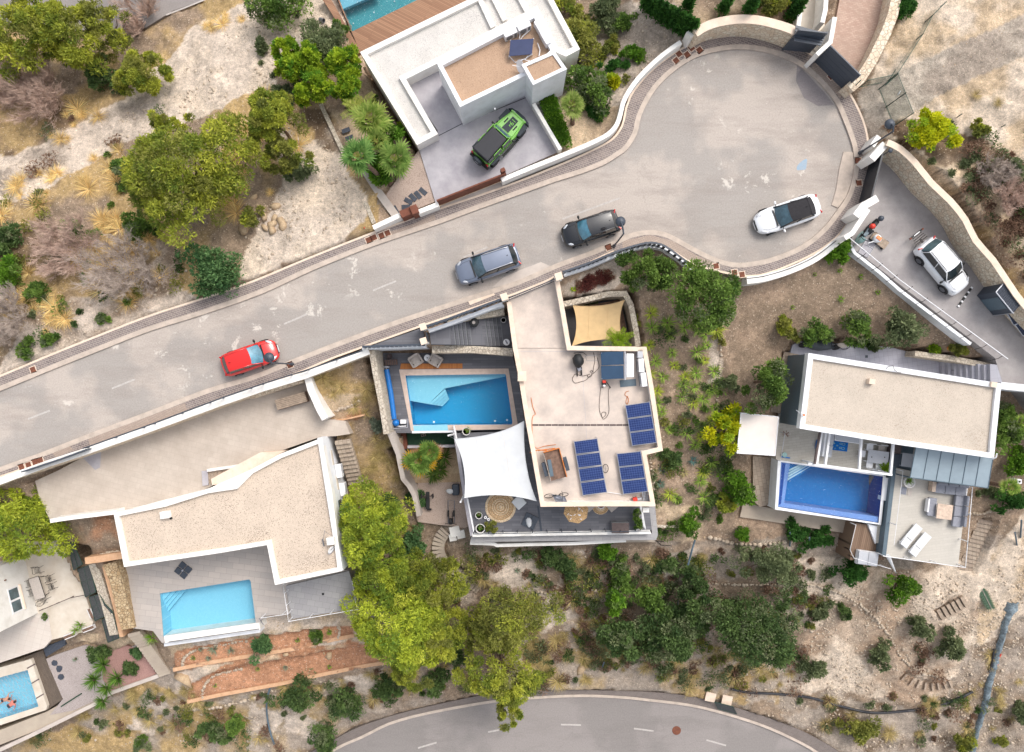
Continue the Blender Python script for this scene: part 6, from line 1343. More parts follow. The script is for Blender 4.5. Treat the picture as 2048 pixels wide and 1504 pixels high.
for a in[('fresh green upright shrub above the lower thicket',1228,1195,1.0,1.5,2.6,'fresh'),('round mid green shrub right of the fresh green one above the thicket',1297,1195,1.2,1.4,2.4,'bush'),('dark green shrub under the lower orange terrace',592,1395,1.9,1.4,1.8,'dark'),('dark shrub second along the bank above the lower road',690,1408,1.8,1.3,1.6,'dark'),('dark shrub at the left verge of the lower road',648,1475,1.2,1.3,1.5,'dark'),('dark low shrub below the yellow pine',772,1378,1.5,.9,1.3,'dark'),('dark low shrub next to the pine trunk by the lower road',868,1365,1.4,1.0,1.4,'dark'),('small dark shrub touching the lower road verge under the pine',905,1310,1.,1.2,1.4,'dark'),('deep green shrub in the bottom left slope',432,1465,1.9,.9,1.6,'dark'),('brighter tip of the shrub pair in the bottom left slope',470,1448,.9,.8,1.5,'bush'),('small green shrub at the bottom edge in the left slope',280,1488,.7,.7,1,'bush'),('flowering round shrub on the upper orange terrace',522,1290,.95,.95,1.3,'blue'),('bushy green shrub second on the upper orange terrace',632,1272,.5,.5,.7,'bush'),('dark round shrub on the gravel garden above the big yucca',195,1308,1.1,.8,1.2,'dark'),('dark shrub at the right rim of the gravel garden',262,1335,.7,.7,.9,'dark'),('blue green shrub beside the loose rocks',275,1305,.5,.6,.8,'blue'),('round blue green bush beside the upper pavement',426,538,2.0,1.9,2.2,'blue'),('small green bush left of the big pine',245,340,1.1,.9,1.6,'bush'),('green bush among the straw grass left of the pine',158,468,1.3,.9,1.2,'bush'),('dark bush under the left side of the big pine',275,455,1.1,1.0,1.5,'bush'),('bright green bush at the left edge of the hillside',15,548,1.2,1.1,1.6,'fresh'),('dark bush cut by the left edge above the dead shrubs',10,480,1.4,1.1,1.2,'dark'),('green bush between the dead grey shrubs',75,580,.9,.8,1.,'bush'),('small dark bush low on the hillside by the left pavement',50,700,.6,.7,.7,'bush'),('small bush nearest the pavement on the left hillside',98,680,.5,.6,.6,'bush'),('tiny bush on the stony bank right of the dead shrubs',206,636,.35,.4,.4,'bush'),('dark bush behind the round lime pine',200,150,1.6,1.2,2,'dark'),('glossy green bush at the top edge above the white gravel',550,14,2.2,1.6,2.6,'bush'),('sparse small shrub on the white gravel',526,95,.6,.7,.8,'olive'),('grey brown cushion bush beside the bright garden trees',572,185,1.0,.8,.8,'olive'),('dark bush below the white villa pine',600,340,.9,.8,1.,'olive'),('yellowish bush beside the boulders',505,440,.8,1.0,1,'pineolive'),('fine leaved grey green shrub next to the pool deck corner',640,95,2.1,1.7,2,'olive'),('dark shrub squeezed behind the pool deck corner',676,60,.7,.8,1.6,'bush'),('round green shrub right of the small villa tower',1160,158,1.1,1.3,2,'bush'),('taller green shrub above the fan palm by the villa',1190,185,1.1,1.7,2,'bush'),('yellow green low shrub beside the rocky bed',1228,160,.7,.6,.7,'yellow'),('dense olive shrub behind the villa right wall',1165,75,1.5,1.9,2.2,'pineolive'),('pale green shrub at the top edge right of the villa',1210,22,1.4,1.2,1.8,'olive'),('yellow green shrub at the top edge near the villa corner',1130,12,1.2,.9,1.4,'pineolive'),('ferny shrub on the rocky bed',1246,45,.9,.8,.7,'bush'),('small shrub among the rocks left of the curved wall',1222,88,.6,1.0,.6,'pineolive'),('round green shrub left of the three on the dry garden edge',1635,665,1.3,.9,1.6,'bush'),('bright green round shrub above the covered motorbikes',1712,652,1.35,1.1,2,'bush'),('tall grey green shrub right of the bright one',1802,655,1.35,1.7,2.2,'olive'),('low dark hedge piece above the blue tiled walk',1745,682,1.2,.6,.9,'dark'),('yellowish round shrub at the left end of the shrub row',1574,660,.75,.9,1.2,'pineolive'),('green bush hanging at the foot of the curved white wall',1676,500,.8,.8,1.1,'fresh'),('small grey shrub beside the dry garden path',1462,765,.6,.7,.8,'olive'),('green shrub spreading over the old brick path',1482,980,1.3,1.3,1.8,'fresh'),('small yellow green shrub in the lower yucca garden',1452,1010,.9,.7,1.,'pine'),('round bright green shrub beside the iron frame',1382,1048,1.0,.9,1.5,'fresh'),('small fresh shrub right of the round bright one',1482,1068,.6,.6,.8,'fresh'),('dark shrub in the middle of the lower yucca garden',1345,918,.7,.7,.9,'dark'),('trailing juniper below the deep blue pool, left',1590,1062,.9,.9,.7,'cypress'),('trailing juniper below the deep blue pool, right',1640,1075,1.2,.9,.7,'cypress'),('green shrub under the lower corner of the wooden deck',1708,1138,1.4,1.0,1.6,'cypress'),('sparse leaved green tree on the stony slope below the folded parasol',1805,1172,1.5,1.1,2,'fresh'),('dull green bush low on the stony slope',1622,1338,1.,.95,1.,'olive'),('small dark bush in the sunken path',1762,1310,.9,1.0,1.3,'olive'),('young olive tree nearer the timber steps',1843,1258,1.1,.95,1.6,'olive'),('young olive tree left of the dark blue netting',1905,1293,1.2,1.1,1.7,'olive'),('small dark bush left of the sunken path start',1690,1228,.6,.6,.7,'dark'),('pair mate of the small dark bush at the sunken path',1642,1225,.9,.8,1,'olive'),('round olive cushion bush below the black pipe',1722,1455,1.5,1.2,1.4,'pineolive'),('yellowish cushion bush at the bottom edge',1930,1488,.9,.8,1,'pineolive'),('bush cut by the right edge near the bottom',2042,1430,.8,1.2,1.2,'olive'),('small yellow green bush right of the netting at the bottom',2005,1482,.5,.5,.6,'pineolive'),('grey green shrub on the upper right dry bank',1885,390,.7,.6,.8,'olive'),('small green bush right of the lime pine shrub',1957,260,.75,.5,.8,'pineolive'),('grey dead looking bush at the right edge bank',2035,345,.8,.7,.8,'olive'),('tall green hedge shrub right of the right house',2020,850,1.3,2.2,2,'bush'),('deep green shrub under the palm right of the glass canopy',2030,1000,1.2,1.0,1.6,'cypress'),('green shrub further down the right edge hedge',2035,925,1.0,1.2,1.6,'fresh'),('low grey shrub at the foot of the glass canopy',1985,985,.8,.5,.6,'olive'),('fresh green shrub at the middle of the slope under the sun terrace',1215,1102,.95,.8,1.3,'fresh'),('olive bush below the white base wall, left',1100,1115,1.5,.8,1.,'dark'),('olive bush below the white base wall, middle',1130,1130,1.0,.9,1,'dark'),('dark bush between fresh shrub and path',1330,1132,1.3,.8,1.2,'dark'),('dark bush right of the long terrace wall',1375,1145,1.1,.6,.9,'dark'),('broad bush hanging from the terrace below the fresh shrub',1240,1145,1.0,1.6,1.4,'bush'),('dark green creeper shrub at the start of the winding steps',825,1090,1.0,1.2,1.4,'blue'),('flowering shrub left of the gym equipment',833,995,.65,.95,1.2,'blue'),('ivy clump above the dark yellow pine',768,1000,1.3,.5,.8,'dark'),('small green bush inside the sunken yard',1180,606,.45,.35,1.,'bush'),('silver tussock on the bank above the boundary wall',755,852,.7,.6,.7,'silver')]:
 lab,x,y,rx,ry,h,kd=a;B_(lab,x,y,rx,ry,h,kd,irr=.75,f=.5 if kd not in('olive','pineolive','silver') else.5)
for i,(x,y,r,l_) in enumerate([(572,102,.85,'upper left ball of the bright mango green garden trees'),(590,140,1.1,'left ball of the bright mango green garden trees'),(622,118,1.1,'upper middle ball of the bright garden trees'),(690,130,1.3,'right ball of the bright garden trees beside the villa parapet'),(635,172,1.2,'lower middle ball of the bright garden trees'),(608,190,.6,'lowest left small ball of the bright garden trees'),(700,175,1.1,'yellowest ball of the bright garden trees')]):
 T_(l_,x,y,r,r*.95,3.2,'lime',n=int(14+r*22),per=140,size=.10,cr=.22,irr=.3,name='garden_tree',f=.55,elong=2.,crown_z=.5)
T_('leafy shrub at the lower corner of the white gravel roof',810,265,.8,.7,2.6,'lime',n=16,per=150,size=.12,name='garden_tree',f=.5,elong=2.)
T_('broad bright leaves among the palms beside the villa',770,270,1.1,1.0,2.2,'fresh',n=20,per=130,size=.14,name='garden_tree',elong=2.)
T_('green foliage under the palms near the slate steps',765,330,1.6,1.2,1.6,'fresh',n=26,per=130,size=.13,name='garden_tree',elong=2.4)
palm(741,240,1.9,3.6,'feathery palm left of the white gravel roof',trunk_base=(752,280),n=24,col=((176,190,100),(120,150,60)),f=.5)
palm(722,218,1.5,3.,'pale feather palm above the other villa palms',n=16,feather=True,col=((200,200,110),(150,170,70)),f=.5)
palm(790,318,1.7,3.2,'fan palm next to the driveway of the green jeep',trunk_base=(778,372),n=24,col=((150,176,90),(100,136,60)))
palm(716,312,1.6,4.0,'fan palm leaning with a long brown trunk near the slate steps',trunk_base=(776,368),n=22,col=((140,176,96),(90,136,66)),trunk='bark')
palm(752,282,1.3,3.5,'small fan palm with reddish trunk among the villa palms',trunk_base=(772,306),n=16,trunk='corten')
palm(1144,208,1.35,2.6,'fan palm beside the clipped hedge',trunk_base=(1146,250),n=26,col=((180,194,110),(130,156,70)),f=.5)
palm(838,922,1.6,3.0,'shaggy palm with yellow skirt leaves left of the white sail',n=30,dry=.3,z=-5.8,col=((140,170,80),(96,130,56)))
palm(860,905,1.4,3.3,'upper shaggy palm beside the green turf',n=24,dry=.25,z=-5.8,col=((140,170,80),(96,130,56)))
for x,y,r,l_ in[(888,915,1.0,'dark green sago palm right of the shaggy palms'),(880,940,.9,'second dark sago palm beside the white sail'),(866,950,.9,'lowest dark sago palm above the gym corner')]:
 YU(x,y,r,l_,col=((110,130,50),(60,90,40)),n=70,wd=.10,lift=.9,z=-5.7,name='sago_palm',cat='palm',dz=.5,f=.45)
palm(1236,680,1.2,1.8,'bright palm fronds at the right corner of the sunken yard',n=18,feather=True,z=-2.,col=((170,196,60),(120,150,40)),f=.55)
palm(2020,975,1.0,2.6,'small fan palm at the right edge below the glass canopy',n=20,col=((170,190,90),(110,150,60)),z=-4.)
palm(2040,845,.9,2.6,'palm cut by the right edge beside the right house',n=18,col=((170,190,90),(110,150,60)),z=-3.6)
t=TH('hedge','clipped green box hedge beside the grey driveway of the villa','hedge',P(1108,235,0));ha,hb=P(1094,190,.9),P(1126,280,.9);C=[]
for f in np.linspace(0,1,26):
 for s in(-.38,0,.38):q=ha.lerp(hb,f);C.append((q[0]+s*.95-OFF[t.name][0],q[1]-s*.35-OFF[t.name][1],.55))
V,Fc,col=leaves(np.array(C),np.full(len(C),.34),110,.07,'hedge',5,f=.5);V[:,2]=np.minimum(V[:,2],1.0+(V[:,2]-1.)*.15);MN('foliage',V,Fc,'foliage',col,t,off=(0,0,0))
def cypress(x,y,h,r,lb,lean=(0,0),grp=None):
 p,zg=gp(x,y,0);t=TH('cypress',lb,'cypress',(p[0],p[1],zg),0,grp);C=[];Rr=[]
 for k in range(12):f=k/11;C.append((lean[0]*f,lean[1]*f,h*(.08+.86*f)));Rr.append(r*(1.05-.85*f**1.6))
 V,Fc,col=leaves(np.array(C),np.array(Rr),130,.09,'cypress',int(x),elong=2.2,up=1.2,f=.5);MN('foliage',V,Fc,'foliage',col,t,off=(0,0,0));MB().tube([(0,0,-.2),(0,0,h*.3)],.06,6).obj('trunk','bark',t,lc=1)
hx=[(1284,14),(1294,22),(1305,30),(1316,38),(1327,44),(1338,50),(1348,56),(1358,62),(1366,66),(1374,70)]
for i,(x,y) in enumerate(hx):cypress(x+4,y+4,2.3,.34,['topmost','second','third','fourth','fifth','sixth','seventh','eighth','ninth','lowest'][i]+' slim cypress from the top of the tight diagonal hedge above the curved white wall',grp='cypresses in the diagonal hedge')
cypress(1370,22,2.6,.4,'lone cypress at the top edge above the hedge end');cypress(1442,26,2.8,.36,'cypress right of the hedge above the stone wall');cypress(1492,28,2.8,.4,'cypress above the middle of the curved stone wall');cypress(1576,40,3.,.42,'tall cypress beside the white entrance wall',lean=(.2,.2));cypress(1585,15,2.6,.4,'second cypress by the entrance at the top edge',lean=(.2,.2))
B_('yellow green shrubs at the top edge above the stone wall',1548,6,1.2,.7,1,'pineolive');B_('green shrub at the corner of the brick driveway wall',1812,8,.8,.9,.8,'cypress');B_('creeping shrub right of the villa rocky bed',1270,110,1.3,.6,.6,'fresh');B_('creeping juniper patch left of the curved wall',1230,130,1.4,.5,.5,'cypress')
B_('creeping juniper fan by the clipped hedge palm',1196,220,.8,.7,.6,'cypress')
ylist=[(1302,626,1.),(1305,655,1.),(1336,645,1.1),(1278,640,.8),(1370,655,1.),(1398,657,1.),(1434,660,1.1),(1413,668,.9),(1340,668,.9),(1299,690,.8),(1395,704,1.),(1312,722,.9),(1300,748,.8),(1327,753,.8),(1416,690,.6),(1412,720,.6),(1430,742,.9),(1394,746,1.),(1372,754,.8),(1368,768,.9),(1424,780,.9),(1315,782,.8),(1365,794,.9),(1408,798,.9),(1388,806,.8),(1315,806,.8),(1324,824,.8),(1425,842,.9),(1404,852,.8),(1375,868,.9),(1402,874,.8),(1392,890,.8),(1424,924,.9),(1408,943,.9),(1402,962,.9),(1410,995,1.),(1341,988,1.),(1355,998,.7),(1310,585+15,.0),(1290,782,.0),(1390,775,.7),(1345,705,.7),(1350,730,.7),(1340,860,.7),(1430,815,.7)]
for i,(x,y,r) in enumerate(ylist):
 if r<.1:continue
 YU(x,y,r*.80,'spiky green yucca rosette planted in the brown garden between the centre and right houses','yuccas in the garden between the houses',col=((178,196,100),(110,146,56)) if i%3 else((200,206,90),(140,160,60)),n=52,wd=.07,lift=.95,f=.62)
for x,y,l_,c_ in[(1388,922,'blue grey agave in the lower yucca garden',((120,150,140),(90,120,116))),(1326,940,'grey agave left in the lower yucca garden',((130,146,130),(96,116,104))),(1322,968,'lower grey agave near the house corner',((130,150,130),(96,116,104))),(1370,945,'pale straw coloured yucca among the green ones',((200,186,140),(160,150,100)))]:
 YU(x,y,.5,l_,col=c_,n=36,wd=.09,lift=.9)
for x,y,r,l_ in[(204,1332,1.05,'big yucca head uppermost in the lower left gravel garden'),(185,1362,1.0,'yucca head left in the lower left gravel garden'),(232,1358,1.0,'yucca head right in the lower left gravel garden'),(210,1378,.9,'yucca head with pale flowers in the lower left garden'),(203,1405,.8,'lowest yucca head hanging over the slope at lower left')]:
 YU(x,y,r,l_,col=((130,166,70),(70,112,46)),n=90,wd=.08,lift=1.2,z=-7.9,dz=.8,f=.5)
for x,y,r,z,l_ in[(302,1278,.8,-5.6,'bright yucca at the corner of the turquoise pool terrace'),(426,1300,.65,-6.9,'grey green yucca on the upper orange terrace'),(416,1318,.35,-6.9,'small lime plant under the grey green yucca'),(400,1300,.3,-6.9,'small dark plant left of the grey green yucca'),(460,1303,.5,-6.9,'silver tufted plant on the upper orange terrace'),(594,1282,.3,-6.8,'yellow plant on the upper orange terrace'),(658,1265,.4,-6.7,'spiky plant at the right end of the upper orange terrace'),(384,1318,.3,-6.9,'small green plant at the left end of the upper orange terrace'),(428,1373,.25,-7.6,'small yellow green plant alone on the lower orange terrace'),(148,1320,.3,-7.9,'small reddish green tuft on the grey gravel'),(158,1252,.7,-6.3,'long leaved green plant hanging over the cream planter'),(148,1262,.6,-6.3,'lower long leaved green plant by the cream planter'),(570,1337,.35,-7.5,'small grey bush plant in the orange bed'),(514,1340,.3,-7.5,'tiny olive bush in the orange bed'),(658,1335,.3,-7.5,'dead brown plant beside white stones in the orange bed'),(1036,1142,.4,None,'pale grey agave on the slope under the sun terrace'),(684,556+0,.0,0,''),(1682,540,.3,None,'young agave in the dry garden nearest the wall'),(1724,553,.3,None,'second young agave in the dry garden'),(1684,598,.4,None,'green young agave in the middle of the dry garden'),(1758,584,.3,None,'young agave further right in the dry garden'),(1588,614,.25,None,'small agave at the left of the dry garden'),(1632,548,.2,None,'tiny green seedling in the dry garden')]:
 if r<.1:continue
 cc=((150,186,60),(96,140,46)) if 'grey' not in l_ and 'silver' not in l_ else((160,176,150),(110,136,110))
 YU(x,y,r,l_,col=cc,n=46,wd=.06*max(.6,r),lift=1.1,z=z)
DB('big grey leafless shrub above the left pavement',255,545,2.9,1.9,'twig_grey',3,dens=2.2)
DB('pinkish leafless shrub left of the big grey one',150,500,2.7,1.6,'twig_pink',4,dirs=(-.3,.2),dens=2.)
DB('leafless shrub cut by the left edge above the street',25,640,2.3,1.4,'twig_grey',5,dens=2.)
DB('wide pinkish dead shrub at the left edge under the top pine',95,185,3.2,2.,'twig_pink',6,dirs=(-.3,.1),dens=2.4)
DB('dead shrub at the left edge below the top pine',20,165,2.4,1.8,'twig_pink',8,dens=2.)
DB('bare reddish young tree leaning over the old road',275,20,2.1,3.5,'twig_pink',9,name='bare_tree',cat='tree',dens=1.4)
DB('small dead bush in the dark bank at the upper right',1985,350,1.3,.9,'twig_grey',10,dens=1.6);DB('dead bush right of the long stone wall',2020,400,1.4,.9,'twig_pink',11,dens=1.6)
p,zg=gp(1190,558,.1);t=TH('groundcover','dark red creeping plant patch below the curved slatted fence','plant',(p[0],p[1],zg))
C=np.array([(a,.35*a+b,.08) for a,b in zip(nr.uniform(-1.2,1.1,40),nr.uniform(-.5,.4,40))]);V,Fc,col=leaves(C,np.full(40,.25),60,.06,'red',3,f=.4);V[:,2]=V[:,2]*.5+.02;MN('leaves',V,Fc,'foliage',col,t,off=(0,0,0))
YU(1147,578,.3,'small lime bush beside the red creeping plants',col=((190,210,50),(150,180,40)),n=60,wd=.06)
ICO=None
def ico():
 bm=bmesh.new();bmesh.ops.create_icosphere(bm,subdivisions=1,radius=1);V=np.array([v.co[:]for v in bm.verts]);F_=np.array([[v.index for v in f.verts]for f in bm.faces]);bm.free();return V,F_
IV,IF=ico()
def ico2():
 bm=bmesh.new();bmesh.ops.create_icosphere(bm,subdivisions=2,radius=1);V=np.array([v.co[:]for v in bm.verts]);F_=np.array([[v.index for v in f.verts]for f in bm.faces]);bm.free();return V,F_
IV2,IF2=ico2()
def BO(x,y,s,lb,grp=None,m='rock_warm'):
 p,zg=gp(x,y,.1);t=TH('boulder',lb,'rock',(p[0],p[1],zg+.05),rnd.random()*6,grp);V=IV*np.array([s*1.1,s*.75,s*.55])*(1+.9*(fbm(IV[:,0]*1.7+x,IV[:,1]*1.7+IV[:,2]+y,1.,2)))[:,None]
 MN('stone',V,IF,m,None,t,off=(0,0,0))
for x,y,s in[(527,430,.35),(548,436,.4),(562,441,.35),(541,450,.42),(550,412,.35),(530,455,.3),(566,452,.4),(544,460,.35),(520,415,.3),(506,395,.3)]:BO(x,y,s,'pale boulder in the loose pile beside the empty plot','boulders piled by the empty plot')
for x,y,s,l_ in[(296,585,.55,'tall pale rock below the big grey leafless shrub'),(488,455,.5,'flat pale rock under the big pine'),(128,447,.5,'slab of rock above the pinkish dead shrub'),(1410,1266,.0,''),(366,1358,.8,'big orange rock left of the lower orange terrace'),(1230,1315,.7,'pale rock outcrop in the lower slope'),(1162,1340,.5,'angular grey rock above the lower pavement'),(658,1312,.35,'cream rock in the orange bed'),(570,1310,.25,'white rock at the upper edge of the orange bed')]:
 if s:BO(x,y,s,l_)
# ==========================================================
def car(name,lb,x,y,head,L,W,Ht,PT,glass='car_glass',kind='hatch',roofm=None,rails=False,z=0.0,rear_glass=True,**k):
 t=TH(name,lb,'car',P(x,y,z+.9)*1.0,R(head));t.location.z=z;OFF[t.name]=Vector(t.location)
 hl,hw=L/2,W/2;suv=kind in('suv',);belt=Ht*(.63 if suv else.62);hood=belt-.02
 st={'hatch':[(-1.,.70,.58,belt-.10),(-.965,.90,.64,belt),(-.80,.985,.70,belt+.03),(-.3,1.,.72,belt+.02),(.2,1.,.72,belt+.01),(.40,.99,.70,hood),(.66,.97,.66,hood-.06),(.86,.88,.58,hood-.17),(.96,.70,.50,hood-.30),(1.,.45,.45,.50)],'suv':[(-1.,.78,.62,belt-.16),(-.965,.92,.68,belt-.02),(-.80,.985,.74,belt+.03),(-.3,1.,.76,belt+.02),(.2,1.,.76,belt+.01),(.36,.99,.74,hood),(.64,.975,.70,hood-.04),(.86,.90,.64,hood-.12),(.965,.76,.54,hood-.26),(1.,.55,.45,.56)],'coupe':[(-1.,.60,.58,belt-.12),(-.95,.82,.64,belt-.02),(-.80,.96,.68,belt+.02),(-.5,1.,.70,belt+.02),(.1,.985,.70,belt),(.38,.985,.68,hood),(.62,.96,.64,hood-.05),(.82,.86,.56,hood-.15),(.94,.68,.48,hood-.28),(1.,.45,.42,.46)]}[kind]
 mb=MB();rings=[]
 for xs,w_,zs,zt in st:
  q=hw*w_;rr=[(q*.82,.20),(q*.97,.30),(q,.5*zs+.12),(q*.985,zs),(q*.93,zs+(zt-zs)*.65),(q*.72,zt),(q*.36,zt+.035),(0,zt+.05)]
  rings.append([(xs*hl,-a,b) for a,b in rr]+[(xs*hl,a,b) for a,b in rr[-2::-1]])
 n=len(rings[0]);vs=[p for r_ in rings for p in r_];fs=[(i*n+j,i*n+j+1,(i+1)*n+j+1,(i+1)*n+j) for i in range(len(rings)-1) for j in range(n-1)]
 fs+=[tuple(range(n)),tuple(range(len(vs)-n,len(vs)))]
 mb.add(vs,fs);mb.obj('body',PT,t,lc=1,sm=1,sub=1)
 wb={'hatch':.50,'suv':.44,'coupe':.40}[kind];wr={'hatch':.14,'suv':.12,'coupe':.06}[kind];rr_={'hatch':-.70,'suv':-.74,'coupe':-.55}[kind];rb={'hatch':-.93,'suv':-.93,'coupe':-.80}[kind]
 if 'wb' in k:wb=k['wb']
 hb,hr=hw*.86,hw*.66;bz=belt+.0;xf,xr1,xr0,xb=wb*hl,wr*hl,rr_*hl,rb*hl
 b=dict(fl=(xf-.10,hb*.93,bz),fr=(xf-.10,-hb*.93,bz),rl=(xb+.04,hb*.84,bz+.02),rr=(xb+.04,-hb*.84,bz+.02));r=dict(fl=(xr1,hr,Ht-.03),fr=(xr1,-hr,Ht-.03),rl=(xr0,hr*.93,Ht-.05),rr=(xr0,-hr*.93,Ht-.05))
 h=MB();V8=[b['fl'],b['fr'],b['rr'],b['rl'],r['fl'],r['fr'],r['rr'],r['rl']];h.add([(v[0]*.985,v[1]*.97,v[2]-.03) for v in V8],[(0,1,5,4),(1,2,6,5),(2,3,7,6),(3,0,4,7),(4,5,6,7)]);h.obj('cabin','interior',t,lc=1)
 def arcp(a,c,d,e,nm,m,bulge,name,nu=8,nv=5):
  return MB().patch(a,c,d,e,nu,nv,bulge).obj(name,m,t,lc=1,sm=1)
 up=Vector((0,0,.012))
 wsh=MB();N,M_=10,5;vs=[]
 for j in range(M_+1):
  v=j/M_
  for i in range(N+1):
   u=i/N*2-1;xx=(xf+.02-(.16*u*u))*(1-v)+(xr1+.03-.05*u*u)*v;yy=u*(hb*.93*(1-v)+hr*v);zz=bz*(1-v)+(Ht-.02)*v+.03*(1-u*u)+.05*v*(1-v)*2+.015;vs.append((xx,yy,zz))
 wsh.add(vs,[(j*(N+1)+i,j*(N+1)+i+1,(j+1)*(N+1)+i+1,(j+1)*(N+1)+i) for j in range(M_) for i in range(N)]);wsh.obj('windshield',glass,t,lc=1,sm=1)
 rm=roofm or PT;vs=[]
 for j in range(M_+1):
  v=j/M_
  for i in range(N+1):
   u=i/N*2-1;xx=(xr1+.04-.05*u*u)*(1-v)+(xr0-.03)*v;yy=u*(hr+.03)*(1-.07*v)*(1+.05*math.sin(v*3.14));zz=Ht-.015+.05*(1-u*u)*(1-.3*v)-.02*abs(u)**3+(-.04*v*v)+.02*math.sin(v*3.14);vs.append((xx,yy,zz))
 ro=MB().add(vs,[(j*(N+1)+i,j*(N+1)+i+1,(j+1)*(N+1)+i+1,(j+1)*(N+1)+i) for j in range(M_) for i in range(N)]).obj('roof',rm,t,lc=1,sm=1)
 vs=[]
 for j in range(M_+1):
  v=j/M_
  for i in range(N+1):
   u=i/N*2-1;xx=(xr0-.02)*(1-v)+(xb+.02+.08*u*u)*v;yy=u*((hr+.01)*.93*(1-v)+hb*.82*v);zz=(Ht-.045)*(1-v)+(bz+.02)*v+.03*(1-u*u)+.015;vs.append((xx,yy,zz))
 MB().add(vs,[(j*(N+1)+i,j*(N+1)+i+1,(j+1)*(N+1)+i+1,(j+1)*(N+1)+i) for j in range(M_) for i in range(N)]).obj('rear_window',k.get('rg','side_glass'),t,lc=1,sm=1)
 for s in(1,-1):
  a=Vector((xf-.12,s*hb*.95,bz));d=Vector((xb+.25,s*hb*.9,bz+.03));e=Vector((xr0+.05,s*(hr*.93+.035),Ht-.05));g=Vector((xr1-.02,s*(hr+.035),Ht-.03));mid=.48
  am,gm=a.lerp(d,mid),g.lerp(e,mid)
  o_=Vector((0,s*.02,0))
  MB().patch(a+o_,am+o_,gm+o_,g+o_,4,3,0).obj('side_window','side_glass',t,lc=1,sm=1);MB().patch(am+o_-Vector((.05,0,0)),d+o_,e+o_,gm+o_-Vector((.05,0,0)),4,3,0).obj('side_window','side_glass',t,lc=1,sm=1)
  p_=MB();p_.tube([a+Vector((.08,0,0)),g+Vector((.02,0,.01))],.035,6);p_.tube([g,g.lerp(e,.5)+Vector((0,0,.03)),e,d],.035,6);p_.tube([am+o_,gm+o_],.03,6);p_.obj('pillar',k.get('pil',PT),t,lc=1,sm=1)
  MB().tube([a-Vector((0,0,.0)),d],.022,6).obj('window_trim','black',t,lc=1)
  if rails:MB().tube([(xr1-.15,s*hr*.95,Ht+.035),(xr1-.3,s*hr*.96,Ht+.06),(xr0+.25,s*hr*.92,Ht+.04),(xr0+.05,s*hr*.9,Ht-.0)],.022,6).obj('roof_rail',k.get('railm','alu'),t,lc=1)
  m_=MB();m_.lathe((0,0,0),[(.03,-.1),(.09,-.06),(.1,.04),(.05,.09)],10);o=m_.obj('mirror',k.get('mm','black'),t,lc=1,sm=1);o.rotation_euler=(0,R(90),R(8*s));o.location=(xf-.28,s*(hw+.10),belt-.02);o.scale=(.75,1.3,.8)
  MB().tube([(xf-.27,s*hb*.98,belt),(xf-.27,s*(hw+.06),belt-.02)],.025,5).obj('mirror_arm','black',t,lc=1)
  for xw in(hl*.60,-hl*.60):
   wr_=.33 if not suv else.36;w=MB();w.lathe((0,0,0),[(wr_*.62,-.10),(wr_*.96,-.10),(wr_,-.05),(wr_,.05),(wr_*.96,.10),(wr_*.62,.10)],24);o=w.obj('tyre','rubber',t,lc=1,sm=False);o.rotation_euler=(R(90),0,0);o.location=(xw,s*(hw-.09),wr_)
   rim=MB();rim.cyl((0,0,.085),wr_*.62,.02,20)
   for q in range(5):rim.box((math.cos(q*1.2566)*wr_*.32,math.sin(q*1.2566)*wr_*.32,.108),(wr_*.6,.05,.02),q*1.2566)
   ri=rim.obj('rim','steel',o,lc=1);ri.location=(0,0,0);ri.rotation_euler=(0 if s<0 else math.pi,0,0)
   if k.get('arches'):MB().tube([(xw+(wr_+.05)*math.cos(a_),s*(hw*.995),wr_+(wr_+.05)*math.sin(a_)) for a_ in np.linspace(-.2,3.34,12)],.05,6).obj('wheel_arch','black',t,lc=1,sm=1)
  hd=MB();hz=hood-.17;hd.lathe((0,0,0),[(.02,0),(.18,.01),(.2,.03),(.1,.05),(.02,.055)],14);o=hd.obj('headlight',k.get('hm','headlamp'),t,lc=1,sm=1);o.location=(hl*.82,s*hw*.70,hz+.0);o.scale=(1.25,.42,.9);o.rotation_euler=(R(-24*s),R(20),R(-32*s))
  td=MB();td.box((0,0,0),(.10,.30,.14));o=td.obj('taillight','taillamp',t,lc=1,bevel=.03);tq=st[1][1];o.location=(-hl*.935,s*hw*(tq-.24),belt-.08);o.rotation_euler=(0,R(-12),R(26*s))
 sm=MB()
 for s in(1,-1):sm.tube([(xf+.04,s*hb*.80,hood+.035),(hl*.70,s*hw*.66,hood-.03),(hl*.84,s*hw*.50,hood-.13)],.007,4)
 sm.obj('bonnet_seam','black',t,lc=1)
 gr_=MB().box((hl*.985,0,.46),(.06,W*.42,.16)).obj('grille','black',t,lc=1,bevel=.02)
 MB().box((-hl*.99,0,.66),(.05,.5,.12)).obj('number_plate','white_plastic',t,lc=1);MB().box((hl*1.01,0,.36),(.03,.5,.11)).obj('number_plate','white_plastic',t,lc=1)
 MB().box((xb-.02,0,.42+.0),(.16,W*.7,.14)).obj('rear_bumper','black',t,lc=1,bevel=.02)
 MB().tube([(xr0+.28,0,Ht+.02),(xr0+.2,0,Ht+.11)],.02,5).obj('aerial','black',t,lc=1)
 MB().box((xf+.06,0,bz+.03),(.1,hb*1.5,.03)).obj('cowl','black',t,lc=1)
 return t
car('red_car','small glossy red hatchback parked at the kerb under a street lamp',497,715,19,4.0,1.74,1.46,'paint_red','car_glass_teal','hatch',mm='black')
c2_=car('grey_car','metallic blue grey estate suv parked left of the black car',975,528,199,4.62,1.88,1.62,'paint_grey','car_glass','suv',rails=True,pil='black')
car('black_car','glossy black small suv parked beside a street lamp',1182,456,198,4.12,1.78,1.54,'paint_black','car_glass_teal','suv')
